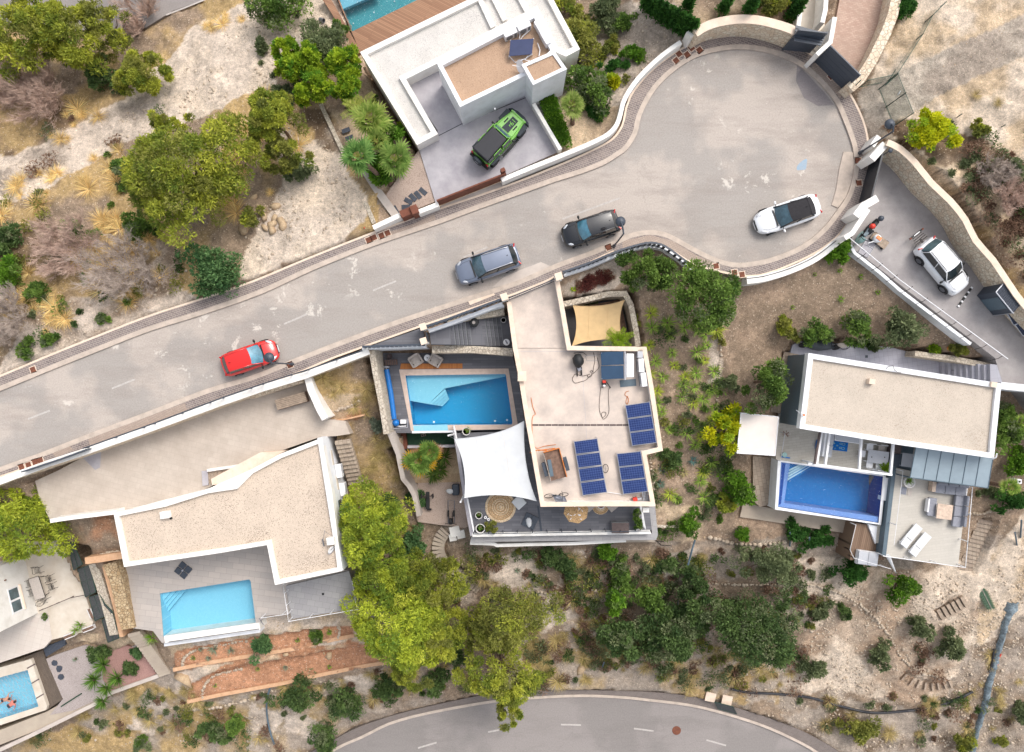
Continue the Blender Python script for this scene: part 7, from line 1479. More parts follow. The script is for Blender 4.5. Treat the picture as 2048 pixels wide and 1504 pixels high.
car('white_convertible','white convertible with black soft top on the turning circle',1578,427,199,4.72,1.86,1.40,'paint_white','car_glass','coupe',roofm='soft_top',pil='soft_top',mm='white_plastic',rg='soft_top',hm='paint_white')
car('white_suv','white compact suv with black roof rails and bike rack on the right driveway',1890,532,-50.5,4.35,1.82,1.66,'paint_white','side_glass','suv',rails=True,railm='black',arches=True,z=.06,rg='window_glass')
t=TH('bike_rack','folded black bike carrier mounted behind the white suv','bike rack',P(1845,484,.6),R(39));mb=MB()
for i in range(4):mb.box((-.1*0+.0,.0,0),(.1,.1,.1)) if False else mb.box((0,.12+.16*i,.0),(1.05-.08*i,.05,.06))
mb.box((0,-.1,0),(.12,.7,.08));mb.obj('frame','black_metal',t,lc=1);MB().box((0,.72,.03),(1.2,.1,.12)).obj('light_board','black',t,lc=1)
for s in(-1,1):MB().box((s*.54,.72,.05),(.14,.11,.13)).obj('lamp','corten',t,lc=1)
MB().box((0,.72,.10),(.5,.06,.02)).obj('plate','white_plastic',t,lc=1)
t=TH('green_jeep','lime green off road jeep with black hard top and 1941 on the bonnet','car',P(998,277,.9),R(47.5));t.location.z=.06;OFF[t.name]=Vector(t.location)
G='paint_green';L,W=4.3,1.62
MB().prism([(-1.95,-.81),(.85,-.81),(1.95,-.60),(1.95,.60),(.85,.81),(-1.95,.81)],.57,1.07).obj('body',G,t,lc=1,bevel=.05)
MB().prism([(.55,-.70),(.55,.70),(1.95,.54),(1.95,-.54)],1.0,[1.20,1.20,1.12,1.12]).obj('bonnet',G,t,lc=1,bevel=.05)
MB().prism([(.62,-.30),(.62,.30),(1.72,.25),(1.72,-.25)],1.15,[1.208,1.208,1.148,1.148]).obj('bonnet_stripe','fender_grey',t,lc=1)
for s in(-1,1):MB().box((1.2,s*.42,1.178),(.42,.10,.03)).obj('bonnet_vent','black',t,lc=1,bevel=.01)
MB().box((.46,0,1.22),(.16,1.2,.03)).obj('cowl_vent','grey_plastic',t,lc=1)
MB().box((2.02,0,.82),(.12,1.3,.46)).obj('grille',G,t,lc=1,bevel=.02)
for s in(-1,1):
 q=MB().cyl((0,0,0),.11,.05,16).obj('headlight','headlamp',t,lc=1);q.rotation_euler=(0,R(90),0);q.location=(2.06,s*.42,.88)
MB().prism([(2.02,-.98),(2.22,-.80),(2.34,-.3),(2.34,.3),(2.22,.80),(2.02,.98)],.5,.84).obj('front_bumper','fender_grey',t,lc=1,bevel=.06);MB().box((-2.05,0,.60),(.22,1.70,.2)).obj('rear_bumper','black',t,lc=1,bevel=.05)
MB().prism([(-1.92,-.70),(-1.92,.70),(.10,.66),(.10,-.66)],1.20,1.82).obj('hard_top','hard_black',t,lc=1,bevel=.07)
for s in(-1,1):
 MB().box((-.35,s*.79,1.12),(1.9,.05,.12)).obj('door_sill',G,t,lc=1)
 for x0,w_ in((-.02,.78),(-.92,.74)):
  MB().patch((x0-w_/2,s*.815,1.16),(x0+w_/2,s*.815,1.16),(x0+w_/2-.08,s*.735,1.68),(x0-w_/2,s*.735,1.68),3,2).obj('side_window','side_glass',t,lc=1)
  f_=MB();f_.tube([(x0-w_/2,s*.825,1.15),(x0-w_/2,s*.745,1.7),(x0+w_/2-.08,s*.745,1.7),(x0+w_/2,s*.825,1.15)],.03,6);f_.obj('door_frame',G,t,lc=1)
  MB().box((x0-w_*.3,s*.825,1.0),(.16,.03,.04)).obj('door_handle','black',t,lc=1)
 MB().patch((-1.85,s*.80,1.2),(-1.35,s*.80,1.2),(-1.35,s*.72,1.66),(-1.85,s*.72,1.66),2,2).obj('rear_side_window','side_glass',t,lc=1)
 for xw,ln in((1.42,1.05),(-1.35,1.0)):
  MB().prism([(xw-ln/2,s*.74),(xw+ln/2,s*.60 if xw>0 else s*.76),(xw+ln/2-.05,s*1.0),(xw-ln/2+.15,s*1.0)],.90,.98).obj('fender','fender_grey',t,lc=1,bevel=.03)
  w=MB();w.lathe((0,0,0),[(.22,-.13),(.38,-.13),(.41,-.08),(.41,.08),(.38,.13),(.22,.13)],24);o=w.obj('tyre','rubber',t,lc=1);o.rotation_euler=(R(90),0,0);o.location=(xw,s*.82,.41)
  rim=MB();rim.cyl((0,0,.10),.22,.02,20)
  for q in range(5):rim.box((math.cos(q*1.2566)*.11,math.sin(q*1.2566)*.11,.125),(.2,.04,.02),q*1.2566)
  ri=rim.obj('rim','fender_grey',o,lc=1);ri.rotation_euler=(0 if s<0 else math.pi,0,0)
 MB().box((.15,s*.95,.42),(1.6,.16,.08)).obj('side_step','black',t,lc=1)
 MB().box((.42,s*.94,1.28),(.12,.2,.2)).obj('mirror','black',t,lc=1,bevel=.04)
 MB().box((-2.0,s*.70,.98),(.1,.16,.26)).obj('taillight','taillamp',t,lc=1)
MB().patch((.52,-.66,1.22),(.52,.66,1.22),(.18,.60,1.76),(.18,-.60,1.76),4,3).obj('windshield','car_glass',t,lc=1)
f_=MB().tube([(.54,-.68,1.2),(.18,-.62,1.79),(.18,.62,1.79),(.54,.68,1.2),(.54,-.68,1.2)],.035,6).obj('windshield_frame',G,t,lc=1)
w=MB();w.lathe((0,0,0),[(.05,-.1),(.36,-.12),(.40,-.07),(.40,.07),(.36,.12),(.05,.1)],24);o=w.obj('spare_wheel','fender_grey',t,lc=1);o.rotation_euler=(0,R(90),0);o.location=(-2.22,0,1.05)
MB().box((-2.345,0,1.05),(.01,.3,.06)).obj('wheel_badge','white_plastic',t,lc=1)
def text(s,size,m,parent,loc,rot,name='lettering',ex=.002):
 c=bpy.data.curves.new(name,'FONT');c.body=s;c.size=size;c.extrude=ex;c.align_x='CENTER';c.align_y='CENTER';c.offset=.004
 o=bpy.data.objects.new(name,c);COL.objects.link(o);bpy.context.view_layer.update();dg=bpy.context.evaluated_depsgraph_get();me=bpy.data.meshes.new_from_object(o.evaluated_get(dg));bpy.data.objects.remove(o);bpy.data.curves.remove(c)
 me.materials.clear();me.materials.append(MATS[m]);o=bpy.data.objects.new(name,me);COL.objects.link(o);o.parent=parent;o.location=loc;o.rotation_euler=rot;return o
text('1941',.46,G,t,(1.17,0,1.188),(0,R(3.2),R(180)),'number_lettering',.004)
# ==========================================================
def lamp(bx,by,hx,hy,h,lb,z=.12,wall=False,r=.34):
 t=TH('street_lamp',lb,'street lamp',P(bx,by,z));b=P(bx,by,z);hd=P(hx,hy,h)
 top=Vector((b[0],b[1],h+.1)) if not wall else None
 MB().cyl(b,.13,.5,12,.09).obj('base','anthracite',t)
 MB().tube([b+Vector((0,0,.4)),Vector((b[0],b[1],h-.35)),Vector((b[0],b[1],h+.15)),Vector((b[0],b[1],h+.15)).lerp(hd,.55)+Vector((0,0,.25)),hd+Vector((0,0,.12))],.055,8).obj('pole','anthracite',t)
 MB().lathe(hd,[(.05,-.18),(r*.75,-.16),(r,-.04),(r*.98,.02),(r*.7,.13),(r*.3,.19),(.04,.21)],24).obj('lamp_head','anthracite',t,sm=1);MB().cyl(hd+Vector((0,0,-.22)),r*.7,.05,16).obj('lamp_glass','white_plastic',t)
lamp(585,728,538,715,4.3,'tall dark street lamp leaning over the bonnet of the red car');lamp(1228,492,1241,443,4.3,'dark street lamp behind the black car');lamp(1719,306,1780,248,4.4,'dark street lamp by the cream ramp of the turning circle')
def ball(x,y,z,lb,zb=0):
 t=TH('garden_lamp',lb,'lamp',P(x,y,zb));p=P(x,y,z);MB().cyl(Vector((p[0],p[1],zb)),.03,z-zb,8).obj('stem','anthracite',t);MB().lathe(p,[(.02,-.08),(.14,-.05),(.16,0),(.12,.05),(.02,.08)],16).obj('head','anthracite',t,sm=1)
ball(1781,301,2.2,'small dark lamp on the wall beside the black driveway gate')
t=TH('traffic_cone','small red marker at the rubble edge by the white wall end','marker',P(730,457,0));MB().cyl((0,0,0),.12,.3,10,.03).obj('body','red_plastic',t,lc=1)
t=TH('metal_tub','grey metal bucket lying on the pale plot above the garden trees','bucket',P(641,41,-2.8));o=MB().lathe((0,0,0),[(.14,0),(.18,.4),(.15,.4),(.1,.1)],16).obj('body','steel',t,lc=1);o.rotation_euler=(R(70),0,R(60));o.location=(0,0,.2)
t=TH('parking_stop','black and white striped wheel stop in front of the white suv','wheel stop',P(1929,594,.06),math.atan2(38,27));MB().box((0,0,.05),(1.75,.14,.1)).obj('bar','black',t,lc=1,bevel=.02)
for i in range(5):MB().box((-.8+.4*i,0,.055),(.12,.145,.1)).obj('stripe','white_plastic',t,lc=1)
t=TH('garden_shed','dark metal shed with ribbed roof against the long stone wall','shed',P(2000,600,.06))
sr=PP([(1989,565),(2013,566-4),(2042,606),(2026,625)],2.1);sr=PP([(1993,584),(2009,565),(2042,607),(2027,626)],2.1)
sb_=[(p[0]*.985,p[1]) for p in sr]
MB().prism([(p[0],p[1]) for p in sr],.06,2.0).obj('wall','anthracite',t);MB().add([(sr[0][0],sr[0][1],2.0),(sr[1][0],sr[1][1],2.12),(sr[2][0],sr[2][1],2.12),(sr[3][0],sr[3][1],2.0)]+[(sr[0][0],sr[0][1],1.95),(sr[1][0],sr[1][1],2.06),(sr[2][0],sr[2][1],2.06),(sr[3][0],sr[3][1],1.95)],[(0,1,2,3),(4,5,6,7),(0,1,5,4),(1,2,6,5),(2,3,7,6),(3,0,4,7)]).obj('roof','slate',t)
mb=MB()
for i in range(13):f=i/12;a,b=sr[0].lerp(sr[3],f),sr[1].lerp(sr[2],f);mb.tube([Vector((a[0],a[1],2.02)),Vector((b[0],b[1],2.14))],.02,4)
mb.obj('roof_rib','anthracite',t);MB().tube([sr[0]-Vector((0,0,.06)),sr[3]-Vector((0,0,.06))],.04,5).tube([sr[0]-Vector((0,0,.06)),sr[1]-Vector((0,0,0))],.04,5).tube([Vector((sr[3][0],sr[3][1],0.1)),sr[3]],.03).obj('edge_trim','alu',t)
MB().box(Vector((sr[0][0]*.5+sr[3][0]*.5-.02,sr[0][1]*.5+sr[3][1]*.5,1.0)),(1.0,.03,1.8),math.atan2(sr[3][1]-sr[0][1],sr[3][0]-sr[0][0])).obj('door','slate_blue',t)
def SA(lb,c,z0,z1,rows,m='solar',name='solar_array'):
 """c: four picture corners (tl, tr, br, bl); z0 height of the left edge, z1 of the right"""
 q=[P(c[0][0],c[0][1],z0),P(c[1][0],c[1][1],z1),P(c[2][0],c[2][1],z1),P(c[3][0],c[3][1],z0)]
 t=TH(name,lb,'solar panels',(q[0][0],q[0][1],.08 if z0>0 else z0));mb=MB()
 for i in range(rows):
  f0,f1=i/rows+.012,(i+1)/rows-.012;a,b,e,d=q[0].lerp(q[3],f0),q[1].lerp(q[2],f0),q[1].lerp(q[2],f1),q[0].lerp(q[3],f1)
  u=(b-a).normalized();n_=u.cross(d-a).normalized();v=n_.cross(u)
  if n_.z<0:n_=-n_;v=-v
  W_,H_=(b-a).length,(d-a).length;me=MB().box((0,0,0),(W_,H_,.035));o=me.obj('panel',m,t,lc=1);o.matrix_basis=Matrix.Translation((a+b+e+d)/4-Vector(t.location))@Matrix((u,n_.cross(u),n_)).transposed().to_4x4()
  fm=MB();s_=.02
  for(cx_,cy_,lx,ly) in((0,H_/2,W_+.04,.035),(0,-H_/2,W_+.04,.035),(W_/2,0,.035,H_),(-W_/2,0,.035,H_)):fm.box((cx_,cy_,.004),(lx,ly,.045))
  fo=fm.obj('frame','alu',t,lc=1);fo.matrix_basis=o.matrix_basis
 zb_=t.location[2]
 for p in q:mb.tube([p,Vector((p[0],p[1],zb_))],.02)
 mb.tube([q[0]-Vector((0,0,.05)),q[3]-Vector((0,0,.05))],.025);mb.tube([q[1]-Vector((0,0,.05)),q[2]-Vector((0,0,.05))],.025);mb.obj('rack','alu',t);return t
SA('array of four blue solar panels in the middle of the roof terrace',[(1148,882),(1194,876),(1214,985),(1166,992)],.35,.9,4)
SA('array of three solar panels against the upper right parapet of the roof terrace',[(1251,810),(1299,803),(1313,886),(1265,892)],.4,1.0,3)
SA('array of three solar panels in the lower right corner of the roof terrace',[(1234,907),(1281,902),(1296,983),(1247,989)],.4,1.0,3)
SA('dark solar panels on a frame cut by the right edge below the shed',[(2014,628),(2060,608),(2082,650),(2048,672)],.5,1.1,2,'solar_dark')
mb=MB().tube([P(1214,984,.2),P(1247,989,.2)],.02);t=TH('pole','thin white pole lying between two solar arrays','pole',P(1230,986,.1));mb.obj('rod','white_plastic',t)
# ==========================================================
ZR=.09
t=TH('solar_water_heater','two blue thermal panels with white tank on the roof terrace','water heater',P(1235,735,ZR))
for a in(0,1):
 y0,y1=(704,730) if a==0 else(732,758);q=[P(1201+a*1,y0,.5),P(1247+a*0,y0-1,1.5),P(1248,y1-1,1.5),P(1203,y1+1,.5)]
 MB().add(q+[v-Vector((0,0,.08)) for v in q],[(0,1,2,3),(4,5,6,7),(0,1,5,4),(1,2,6,5),(2,3,7,6),(3,0,4,7)]).obj('panel','thermal_panel',t)
MB().tube([P(1250,703,1.5),P(1250,760,1.5)],.05,6).obj('header_pipe','alu',t);MB().box(P(1259,731,1.2)+Vector((0,0,0)),(.55,1.65,.5)).obj('tank','white_plastic',t,bevel=.06)
mb=MB()
for x,y in((1203,706),(1204,757),(1247,706),(1248,757),(1262,712),(1262,750)):p=P(x,y,.6);mb.tube([p,Vector((p[0],p[1],ZR))],.025)
mb.obj('stand','alu',t)
t=TH('air_conditioner','white air conditioner upper of the pair beside the thermal panels','air conditioner',P(1279,731,ZR),R(94));MB().box((0,0,.4),(.95,.38,.75)).obj('casing','white_plastic',t,lc=1,bevel=.02);MB().box((0,.2,.4),(.6,.01,.6)).obj('fan_grille','grey_light',t,lc=1);MB().box((0,0,.01),(.9,.45,.03)).obj('foot','grey_plastic',t,lc=1)
t=TH('air_conditioner','white air conditioner lower of the pair beside the thermal panels','air conditioner',P(1284,759,ZR),R(97));MB().box((0,0,.4),(.98,.38,.75)).obj('casing','white_plastic',t,lc=1,bevel=.02);MB().box((0,.2,.4),(.6,.01,.6)).obj('fan_grille','grey_light',t,lc=1);MB().box((0,0,.01),(.9,.45,.03)).obj('foot','grey_plastic',t,lc=1)
t=TH('junction_box','grey utility box in the corner beside the white tank','box',P(1277,708,ZR));MB().box((0,0,.35),(.38,.6,.7)).obj('body','grey_light',t,lc=1,bevel=.02)
t=TH('rubber_mat','dark grey rubber mat below the white tank','mat',P(1256,766,ZR),R(5));MB().box((0,0,.01),(1.15,.5,.03)).obj('sheet','slate_blue',t,lc=1)
t=TH('covered_grill','black fabric covered machine beside the bicycle frames on the roof','covered machine',P(1156,722,ZR));C=IV2*np.array([.38,.5,.5]);C=C*(1+.35*fbm(IV2[:,0]*2,IV2[:,1]*2+IV2[:,2],1.3,3))[:,None]+np.array([0,0,.45]);MN('cover',C,IF2,'black',None,t,off=(0,0,0))
MB().tube([(-.1,-.4,.1),(-.05,-1.1,.05)],.04).tube([(.2,-.4,.2),(.25,-1.0,.05)],.05).tube([(-.35,.55,.5),(.3,.6,.5)],.03).tube([(.3,.6,.5),(.6,.4,.3)],.02).obj('frame','black_metal',t,lc=1);MB().box((.05,-.55,.3),(.25,.3,.2),.4).obj('pouch','grey_fabric',t,lc=1)
t=TH('bicycle','slim dark bicycle leaning near the upper parapet of the roof terrace','bicycle',P(1178,712,ZR));mb=MB().tube([(-.3,0,.5),(.5,.05,.5),(.55,-.35,.3),(-.2,-.35,.35),(-.3,0,.5)],.015).tube([(.5,.05,.5),(.7,.1,.8)],.015).obj('frame','steel',t,lc=1)
t=TH('hose','long thin dark hose coiled across the upper roof terrace','hose',P(1150,745,ZR))
MB().tube(PP(SMO([(1187,705),(1190,720),(1187,735),(1186,745),(1184,741),(1180,743),(1184,747),(1182,753),(1176,754),(1175,750),(1180,748),(1165,752),(1152,748),(1146,754),(1145,760),(1150,766),(1160,764),(1172,760),(1180,752),(1192,742),(1198,733),(1195,715)],4),ZR+.02),.018,5).obj('tube','cable',t)
t=TH('hose','thin black hose looping down from the red pressure washer','hose',P(1205,800,ZR));MB().tube(PP(SMO([(1207,776),(1202,774),(1201,782),(1199,800),(1199,820),(1204,834),(1210,832),(1212,826),(1207,824),(1203,828),(1206,838),(1213,834),(1218,822),(1217,800),(1217,782),(1219,776)],4),ZR+.02),.015,5).obj('tube','cable',t)
t=TH('pressure_washer','red and black pressure washer at the foot of the thermal panels','pressure washer',P(1207,766,ZR));MB().box((0,0,.2),(.28,.36,.4)).obj('body','black',t,lc=1,bevel=.05);MB().box((0,.1,.42),(.24,.2,.1)).obj('cap','red_plastic',t,lc=1,bevel=.03);MB().cyl((0,-.16,.2),.09,.2,12).obj('tank','white_plastic',t,lc=1);MB().tube([(.15,.1,.3),(.5,-.35,.05)],.03).obj('lance','black',t,lc=1)
t=TH('trailer','small brown bed trailer with orange drawbar on the roof terrace','trailer',P(1109,927,ZR),R(-75));MB().box((0,0,.5),(2.1,1.15,.1)).obj('bed','wood_brown',t,lc=1)
for s in(-1,1):
 MB().box((0,s*.58,.62),(2.1,.05,.3)).obj('side_board','orange_steel' if s>0 else 'bark_pale',t,lc=1)
 for xw in(-.05,.4) if s<0 else(.1,):
  w=MB().lathe((0,0,0),[(.08,-.09),(.28,-.09),(.3,0),(.28,.09),(.08,.09)],20);o=w.obj('wheel','rubber',t,lc=1);o.rotation_euler=(R(90),0,0);o.location=(xw,s*.75,.3)
 MB().box((.15,s*.78,.6),(1.0,.26,.05)).obj('mudguard','anthracite',t,lc=1,bevel=.02)
MB().box((-1.05,0,.62),(.05,1.15,.3)).obj('headboard','orange_steel',t,lc=1);MB().tube([(-1.1,-.3,.5),(-1.3,-.9,.55),(-1.25,-1.5,.5)],.04).tube([(-1.1,.3,.5),(-1.25,-.9,.5)],.035).obj('drawbar','orange_steel',t,lc=1)
t=TH('metal_sheet','pale blue metal board lying in the brown trailer','board',P(1101,936,ZR+.6),R(-80));MB().box((0,0,.04),(1.2,.26,.05)).obj('sheet','slate_blue',t,lc=1);t.location.z=ZR+.56
t=TH('rope','orange rope trailing along the left parapet of the roof terrace','rope',P(1065,850,ZR));MB().tube(PP(SMO([(1062,795),(1066,815),(1071,828),(1066,832),(1064,848),(1066,880),(1072,896),(1090,892),(1112,889)],4),ZR+.03),.022,5).obj('strand','rope_orange',t)
t=TH('rope','orange rope curled above the upper right solar array','rope',P(1255,790,ZR));MB().tube(PP(SMO([(1258,782),(1252,784),(1250,790),(1254,794),(1252,804),(1255,808),(1257,800),(1255,792)],4),ZR+.03),.02,5).obj('strand','rope_orange',t)
def bike(lb,x,y,rot,z,m='black_metal',cover=None,lying=True,s=1.):
 t=TH('bicycle',lb,'bicycle',P(x,y,z),R(rot));
 for nm,xx in(('wheel',-.52),('wheel',.52)):MB().tube([(xx*s+.33*s*math.cos(a),0.04+.18*math.sin(a)*1.0,.36+.3*math.sin(a)) for a in np.linspace(0,6.283,20)],.025,5).obj(nm,'rubber',t,lc=1)
 MB().tube([(-.52*s,.04,.36),(-.1*s,.1,.75),(.4*s,.12,.8),(.52*s,.04,.36)],.022,6).tube([(-.1*s,.1,.75),(0,0,.35),(-.52*s,.04,.36)],.02,6).tube([(0,0,.35),(.4*s,.12,.8)],.022).obj('frame',m,t,lc=1)
 MB().tube([(.38*s,-.2,.95),(.42*s,.1,.9),(.38*s,.42,.95)],.018,6).obj('handlebar','black',t,lc=1);MB().box((-.12*s,.12,.85),(.24,.12,.05)).obj('saddle','black',t,lc=1,bevel=.02)
 return t
bike('dark bicycle under a grey cloth at the lower left of the roof terrace',1112,990,5,ZR)
t=TH('cloth','crumpled lilac grey cloth draped over bicycle and parapet','cloth',P(1117,996,ZR));N=14;vs=[]
for j in range(N+1):
 for i in range(N+1):
  u,v=i/N,j/N;b=P(1104+26*u+8*v,988+17*v+6*u,.9-.45*v);vs.append(b+Vector((0,0,.22*float(fbm(np.array(u*2.),np.array(v*2.3),1.5,3)))))
MB().add(vs,[(j*(N+1)+i,j*(N+1)+i+1,(j+1)*(N+1)+i+1,(j+1)*(N+1)+i) for j in range(N) for i in range(N)]).obj('fabric','grey_fabric',t,sm=1)
t=TH('bicycle','bicycle mostly hidden by the middle solar array, one wheel showing','bicycle',P(1211,937,ZR));MB().tube([P(1211+5.5*math.cos(a),937+8.5*math.sin(a),.35) for a in np.linspace(0,6.283,22)],.025,5).obj('tyre','rubber',t);MB().tube([P(1206,937,.35),P(1216,937,.35)],.008).tube([P(1211,929,.35),P(1211,945,.35)],.008).obj('spokes','steel',t)
t=TH('tool_pile','pile of metal tools and rails in the lower right roof corner','tools',P(1282,996,ZR));mb=MB()
for i in range(5):mb.box(P(1286+3*i,994,.3),(.05,.7,.06),.1)
mb.box(P(1276,998,.25),(.5,.15,.15),.2);mb.obj('rails','alu',t);MB().box(P(1270,998,.3),(.3,.25,.3),.3).obj('red_handle','red_plastic',t)
# ==========================================================
def disc(name,lb,cat,x,y,z,r,m,th=.04,rings=None,m2=None):
 t=TH(name,lb,cat,P(x,y,z));MB().cyl((0,0,0),r,th,40).obj('body',m,t,lc=1)
 for i,rr_ in enumerate(rings or[]):MB().tube([(rr_*r*math.cos(a),rr_*r*math.sin(a),th) for a in np.linspace(0,6.283,36)],.03+.02*(i%2),5).obj('woven_ring',m2,t,lc=1)
 return t
disc('rug','large round woven straw rug beside the white sail edge','rug',1001,1014,ZC+.01,1.17,'straw_pale',.025,(.15,.3,.45,.6,.7,.8),'straw')
disc('rug','small round straw rug under the white bowl behind the straw parasol','rug',1201,1012,ZC+.01,.65,'straw_pale',.02,(.7,.85),'straw');pot(1201,1008,ZC+.04,.3,'round white bowl table standing on the small straw rug',.35,'white_plastic')
t=TH('floor_cushion','white square floor cushion half hidden by the sail','cushion',P(1038,1004,ZC),R(42));MB().box((0,0,.12),(.85,.85,.24)).obj('cushion','white_fabric',t,lc=1,bevel=.08)
for x,l_ in((1178,'beige floor cushion left of the white bowl'),(1224,'beige floor cushion right of the white bowl')):
 t=TH('floor_cushion',l_,'cushion',P(x,1010,ZC),R(40));MB().box((0,0,.06),(.8,.8,.12)).obj('cushion','beige_fabric',t,lc=1,bevel=.04)
t=TH('parasol_base','grey square parasol base with a crumpled white towel on it','parasol base',P(1060,1042,ZC),R(-25))
for a in(-1,1):
 for b in(-1,1):MB().box((a*.26,b*.26,.05),(.5,.5,.1)).obj('slab','anthracite',t,lc=1,bevel=.01)
t=TH('towel','crumpled white towel on the grey parasol base','towel',P(1058,1044,ZC+.1));C=IV2*np.array([.2,.38,.12])*(1+.6*fbm(IV2[:,0]*3,IV2[:,1]*3+IV2[:,2],1.2,3))[:,None];MN('cloth',C,IF2,'white_fabric',None,t,off=(0,0,.0-.1) if False else(0,0,0))
t=TH('straw_parasol','eight sided straw parasol below the roof terrace parapet','parasol',P(1153,1024,ZC));z_=-1.0;c=P(1153,1024,z_+.35);p8=[Vector((c[0]+.92*math.cos(a),c[1]+.92*math.sin(a),z_)) for a in np.linspace(.2,.2+6.283*7/8,8)]
for i in range(8):a,b=p8[i],p8[(i+1)%8];MB().add([a,b,(a+b)/2*.5+c*.5+Vector((0,0,.03)),c,a*.5+c*.5,b*.5+c*.5],[(0,1,5,4),(4,5,3)]).obj('canopy_panel','straw',t)
MB().tube([Vector((c[0],c[1],ZC)),c+Vector((0,0,.1))],.03).obj('pole','wood_brown',t)
mb=MB();
for i in range(14):a=rnd.random()*6.28;q=rnd.uniform(.25,.75);mb.box((c[0]+q*.9*math.cos(a),c[1]+q*.9*math.sin(a),z_+.39-.33*q),(.05,.17,.02),rnd.random()*3)
mb.obj('pale_tufts','pot_white',t)
t=TH('storage_box','brown lidded plastic storage box by the three planters','storage box',P(1238,1052,ZC));MB().box((0,0,.32),(1.3,.8,.64)).obj('body','grey_plastic',t,lc=1,bevel=.03);mb=MB()
for i in range(5):mb.box((0.0,-.32+.155*i,.66),(1.28,.145,.06))
mb.obj('lid','wood_dark',t,lc=1)
for i,(x,y) in enumerate(((1272,1026),(1274,1040),(1276,1053))):
 pot(x,y,ZC,.26,['uppermost of the three white planters at the terrace end','middle one of the three white planters at the terrace end','lowest of the three white planters at the terrace end'][i],.45)
 B_(['leafy plant in the uppermost white planter','leafy plant in the middle white planter','leafy plant in the lowest white planter'][i],x+2,y-2,.32,.32,.6,'bush',z=ZC+.3,name='potted_plant',cat='plant',n=8,per=90,size=.07)
for x,y,r,l_ in((958,1029,.27,'upper white pot with spiky plant at the left of the sun terrace'),(961,1055,.36,'lower white pot with spiky plant at the left of the sun terrace')):
 pot(x,y,ZC,r,l_,.4);YU(x,y,r*1.05,'spiky green plant growing in the '+('upper' if y<1040 else 'lower')+' white pot',z=ZC+.3,n=40,wd=.05,col=((130,160,80),(90,126,50)))
pot(933,862,ZC,.3,'white ribbed pot above the white sail corner',.4);YU(935,860,.35,'spiky plant growing in the white pot above the sail',z=ZC+.3,n=40,wd=.05)
B_('dried reddish potted shrub beside the lower white pot',983,1054,.5,.5,.7,'pineolive',z=ZC,name='potted_plant',cat='plant',n=12,per=90,size=.07)
for x,y,l_ in((971,1034,'left of the two small white lanterns on the sun terrace'),(977,1038,'right of the two small white lanterns on the sun terrace')):
 t=TH('lantern',l_,'lantern',P(x,y,ZC));MB().cyl((0,0,0),.11,.22,16).obj('body','white_plastic',t,lc=1);MB().cyl((0,0,.22),.04,.02,10).obj('wick_hole','black',t,lc=1)
# ==========================================================
zg_=-5.8
t=TH('weight_bench','black weight bench with rack on the gravel beside the flowering shrub','weight bench',P(857,996,zg_));MB().box((0,-.35,.45),(.3,.9,.1)).obj('seat','black',t,lc=1,bevel=.03);MB().box((0,.35,.6),(.3,.5,.1)).obj('backrest','black',t,lc=1,bevel=.03)
MB().tube([(-.55,.3,.9),(.55,.3,.9)],.025).tube([(-.3,.3,0),(-.3,.3,.95)],.03).tube([(.3,.3,0),(.3,.3,.95)],.03).obj('rack','black_metal',t,lc=1)
for s in(-1,1):MB().box((s*.45,.3,.9),(.08,.34,.34)).obj('weight_plate','rubber',t,lc=1,bevel=.02)
MB().box((.1,-.85,.3),(.35,.15,.15)).obj('foot','black_metal',t,lc=1)
t=TH('exercise_machine','grey and black exercise machine on the gravel near the white steps','exercise machine',P(903,1025,zg_));MB().tube([(-.25,-.8,.1),(-.25,1.0,.25),(.25,1.0,.25),(.25,-.8,.1),(-.25,-.8,.1)],.03).obj('frame','steel',t,lc=1);MB().box((0,-.6,.5),(.3,.4,.6)).obj('motor_housing','black',t,lc=1,bevel=.05)
for s in(-1,1):MB().box((s*.22,0,.4),(.14,.5,.08)).obj('pedal','black',t,lc=1,bevel=.02);MB().tube([(s*.12,-.5,.8),(s*.15,.2,1.0)],.03).obj('lever','black_metal',t,lc=1)
MB().tube([(-.45,-.75,.7),(0,-.65,.9),(.45,-.8,.7)],.025).obj('handlebar','black',t,lc=1)
t=TH('cushion_stack','dark blue covered seat with white towel at the foot of the sail wall','covered seat',P(909,978,zg_));MB().box((.12,0,.25),(.6,.9,.5)).obj('cover','anthracite',t,lc=1,bevel=.12);C=IV2*np.array([.28,.2,.1])*(1+.6*fbm(IV2[:,0]*3,IV2[:,1]*3,1.2,3))[:,None]+np.array([-.3,-.1,.45]);MN('towel',C,IF2,'white_fabric',None,t,off=(0,0,0))
t=TH('cinder_block','small grey hollow block lying on the green turf','block',P(847,870,-5.));mb=MB()
for s in(-1,0,1):mb.box((s*.16,0,.07),(.05,.16,.14),0)
for s in(-1,1):mb.box((0,s*.08,.07),(.37,.04,.14))
mb.obj('body','bark_pale',t,lc=1);t.rotation_euler[2]=.25
t=TH('railing','black iron handrail frame on the slope right of the sun terrace','railing',P(1312,1058,-5.5));MB().tube([P(1338,1062,-5.2),P(1312,1056,-4.6),P(1311,1080,-4.8),P(1322,1090,-5.4),P(1344,1092,-5.4)],.03).tube([P(1312,1062,-5.3),P(1332,1060,-5.4)],.025).tube([P(1312,1082,-5.4),P(1336,1084,-5.6)],.025).obj('rail','black_metal',t)
WT('garden_wall','low pale rubble wall below the iron frame and garden',[(1310,1052),(1400,1055)],.2,-6.2,-4.9,'stone_pale')
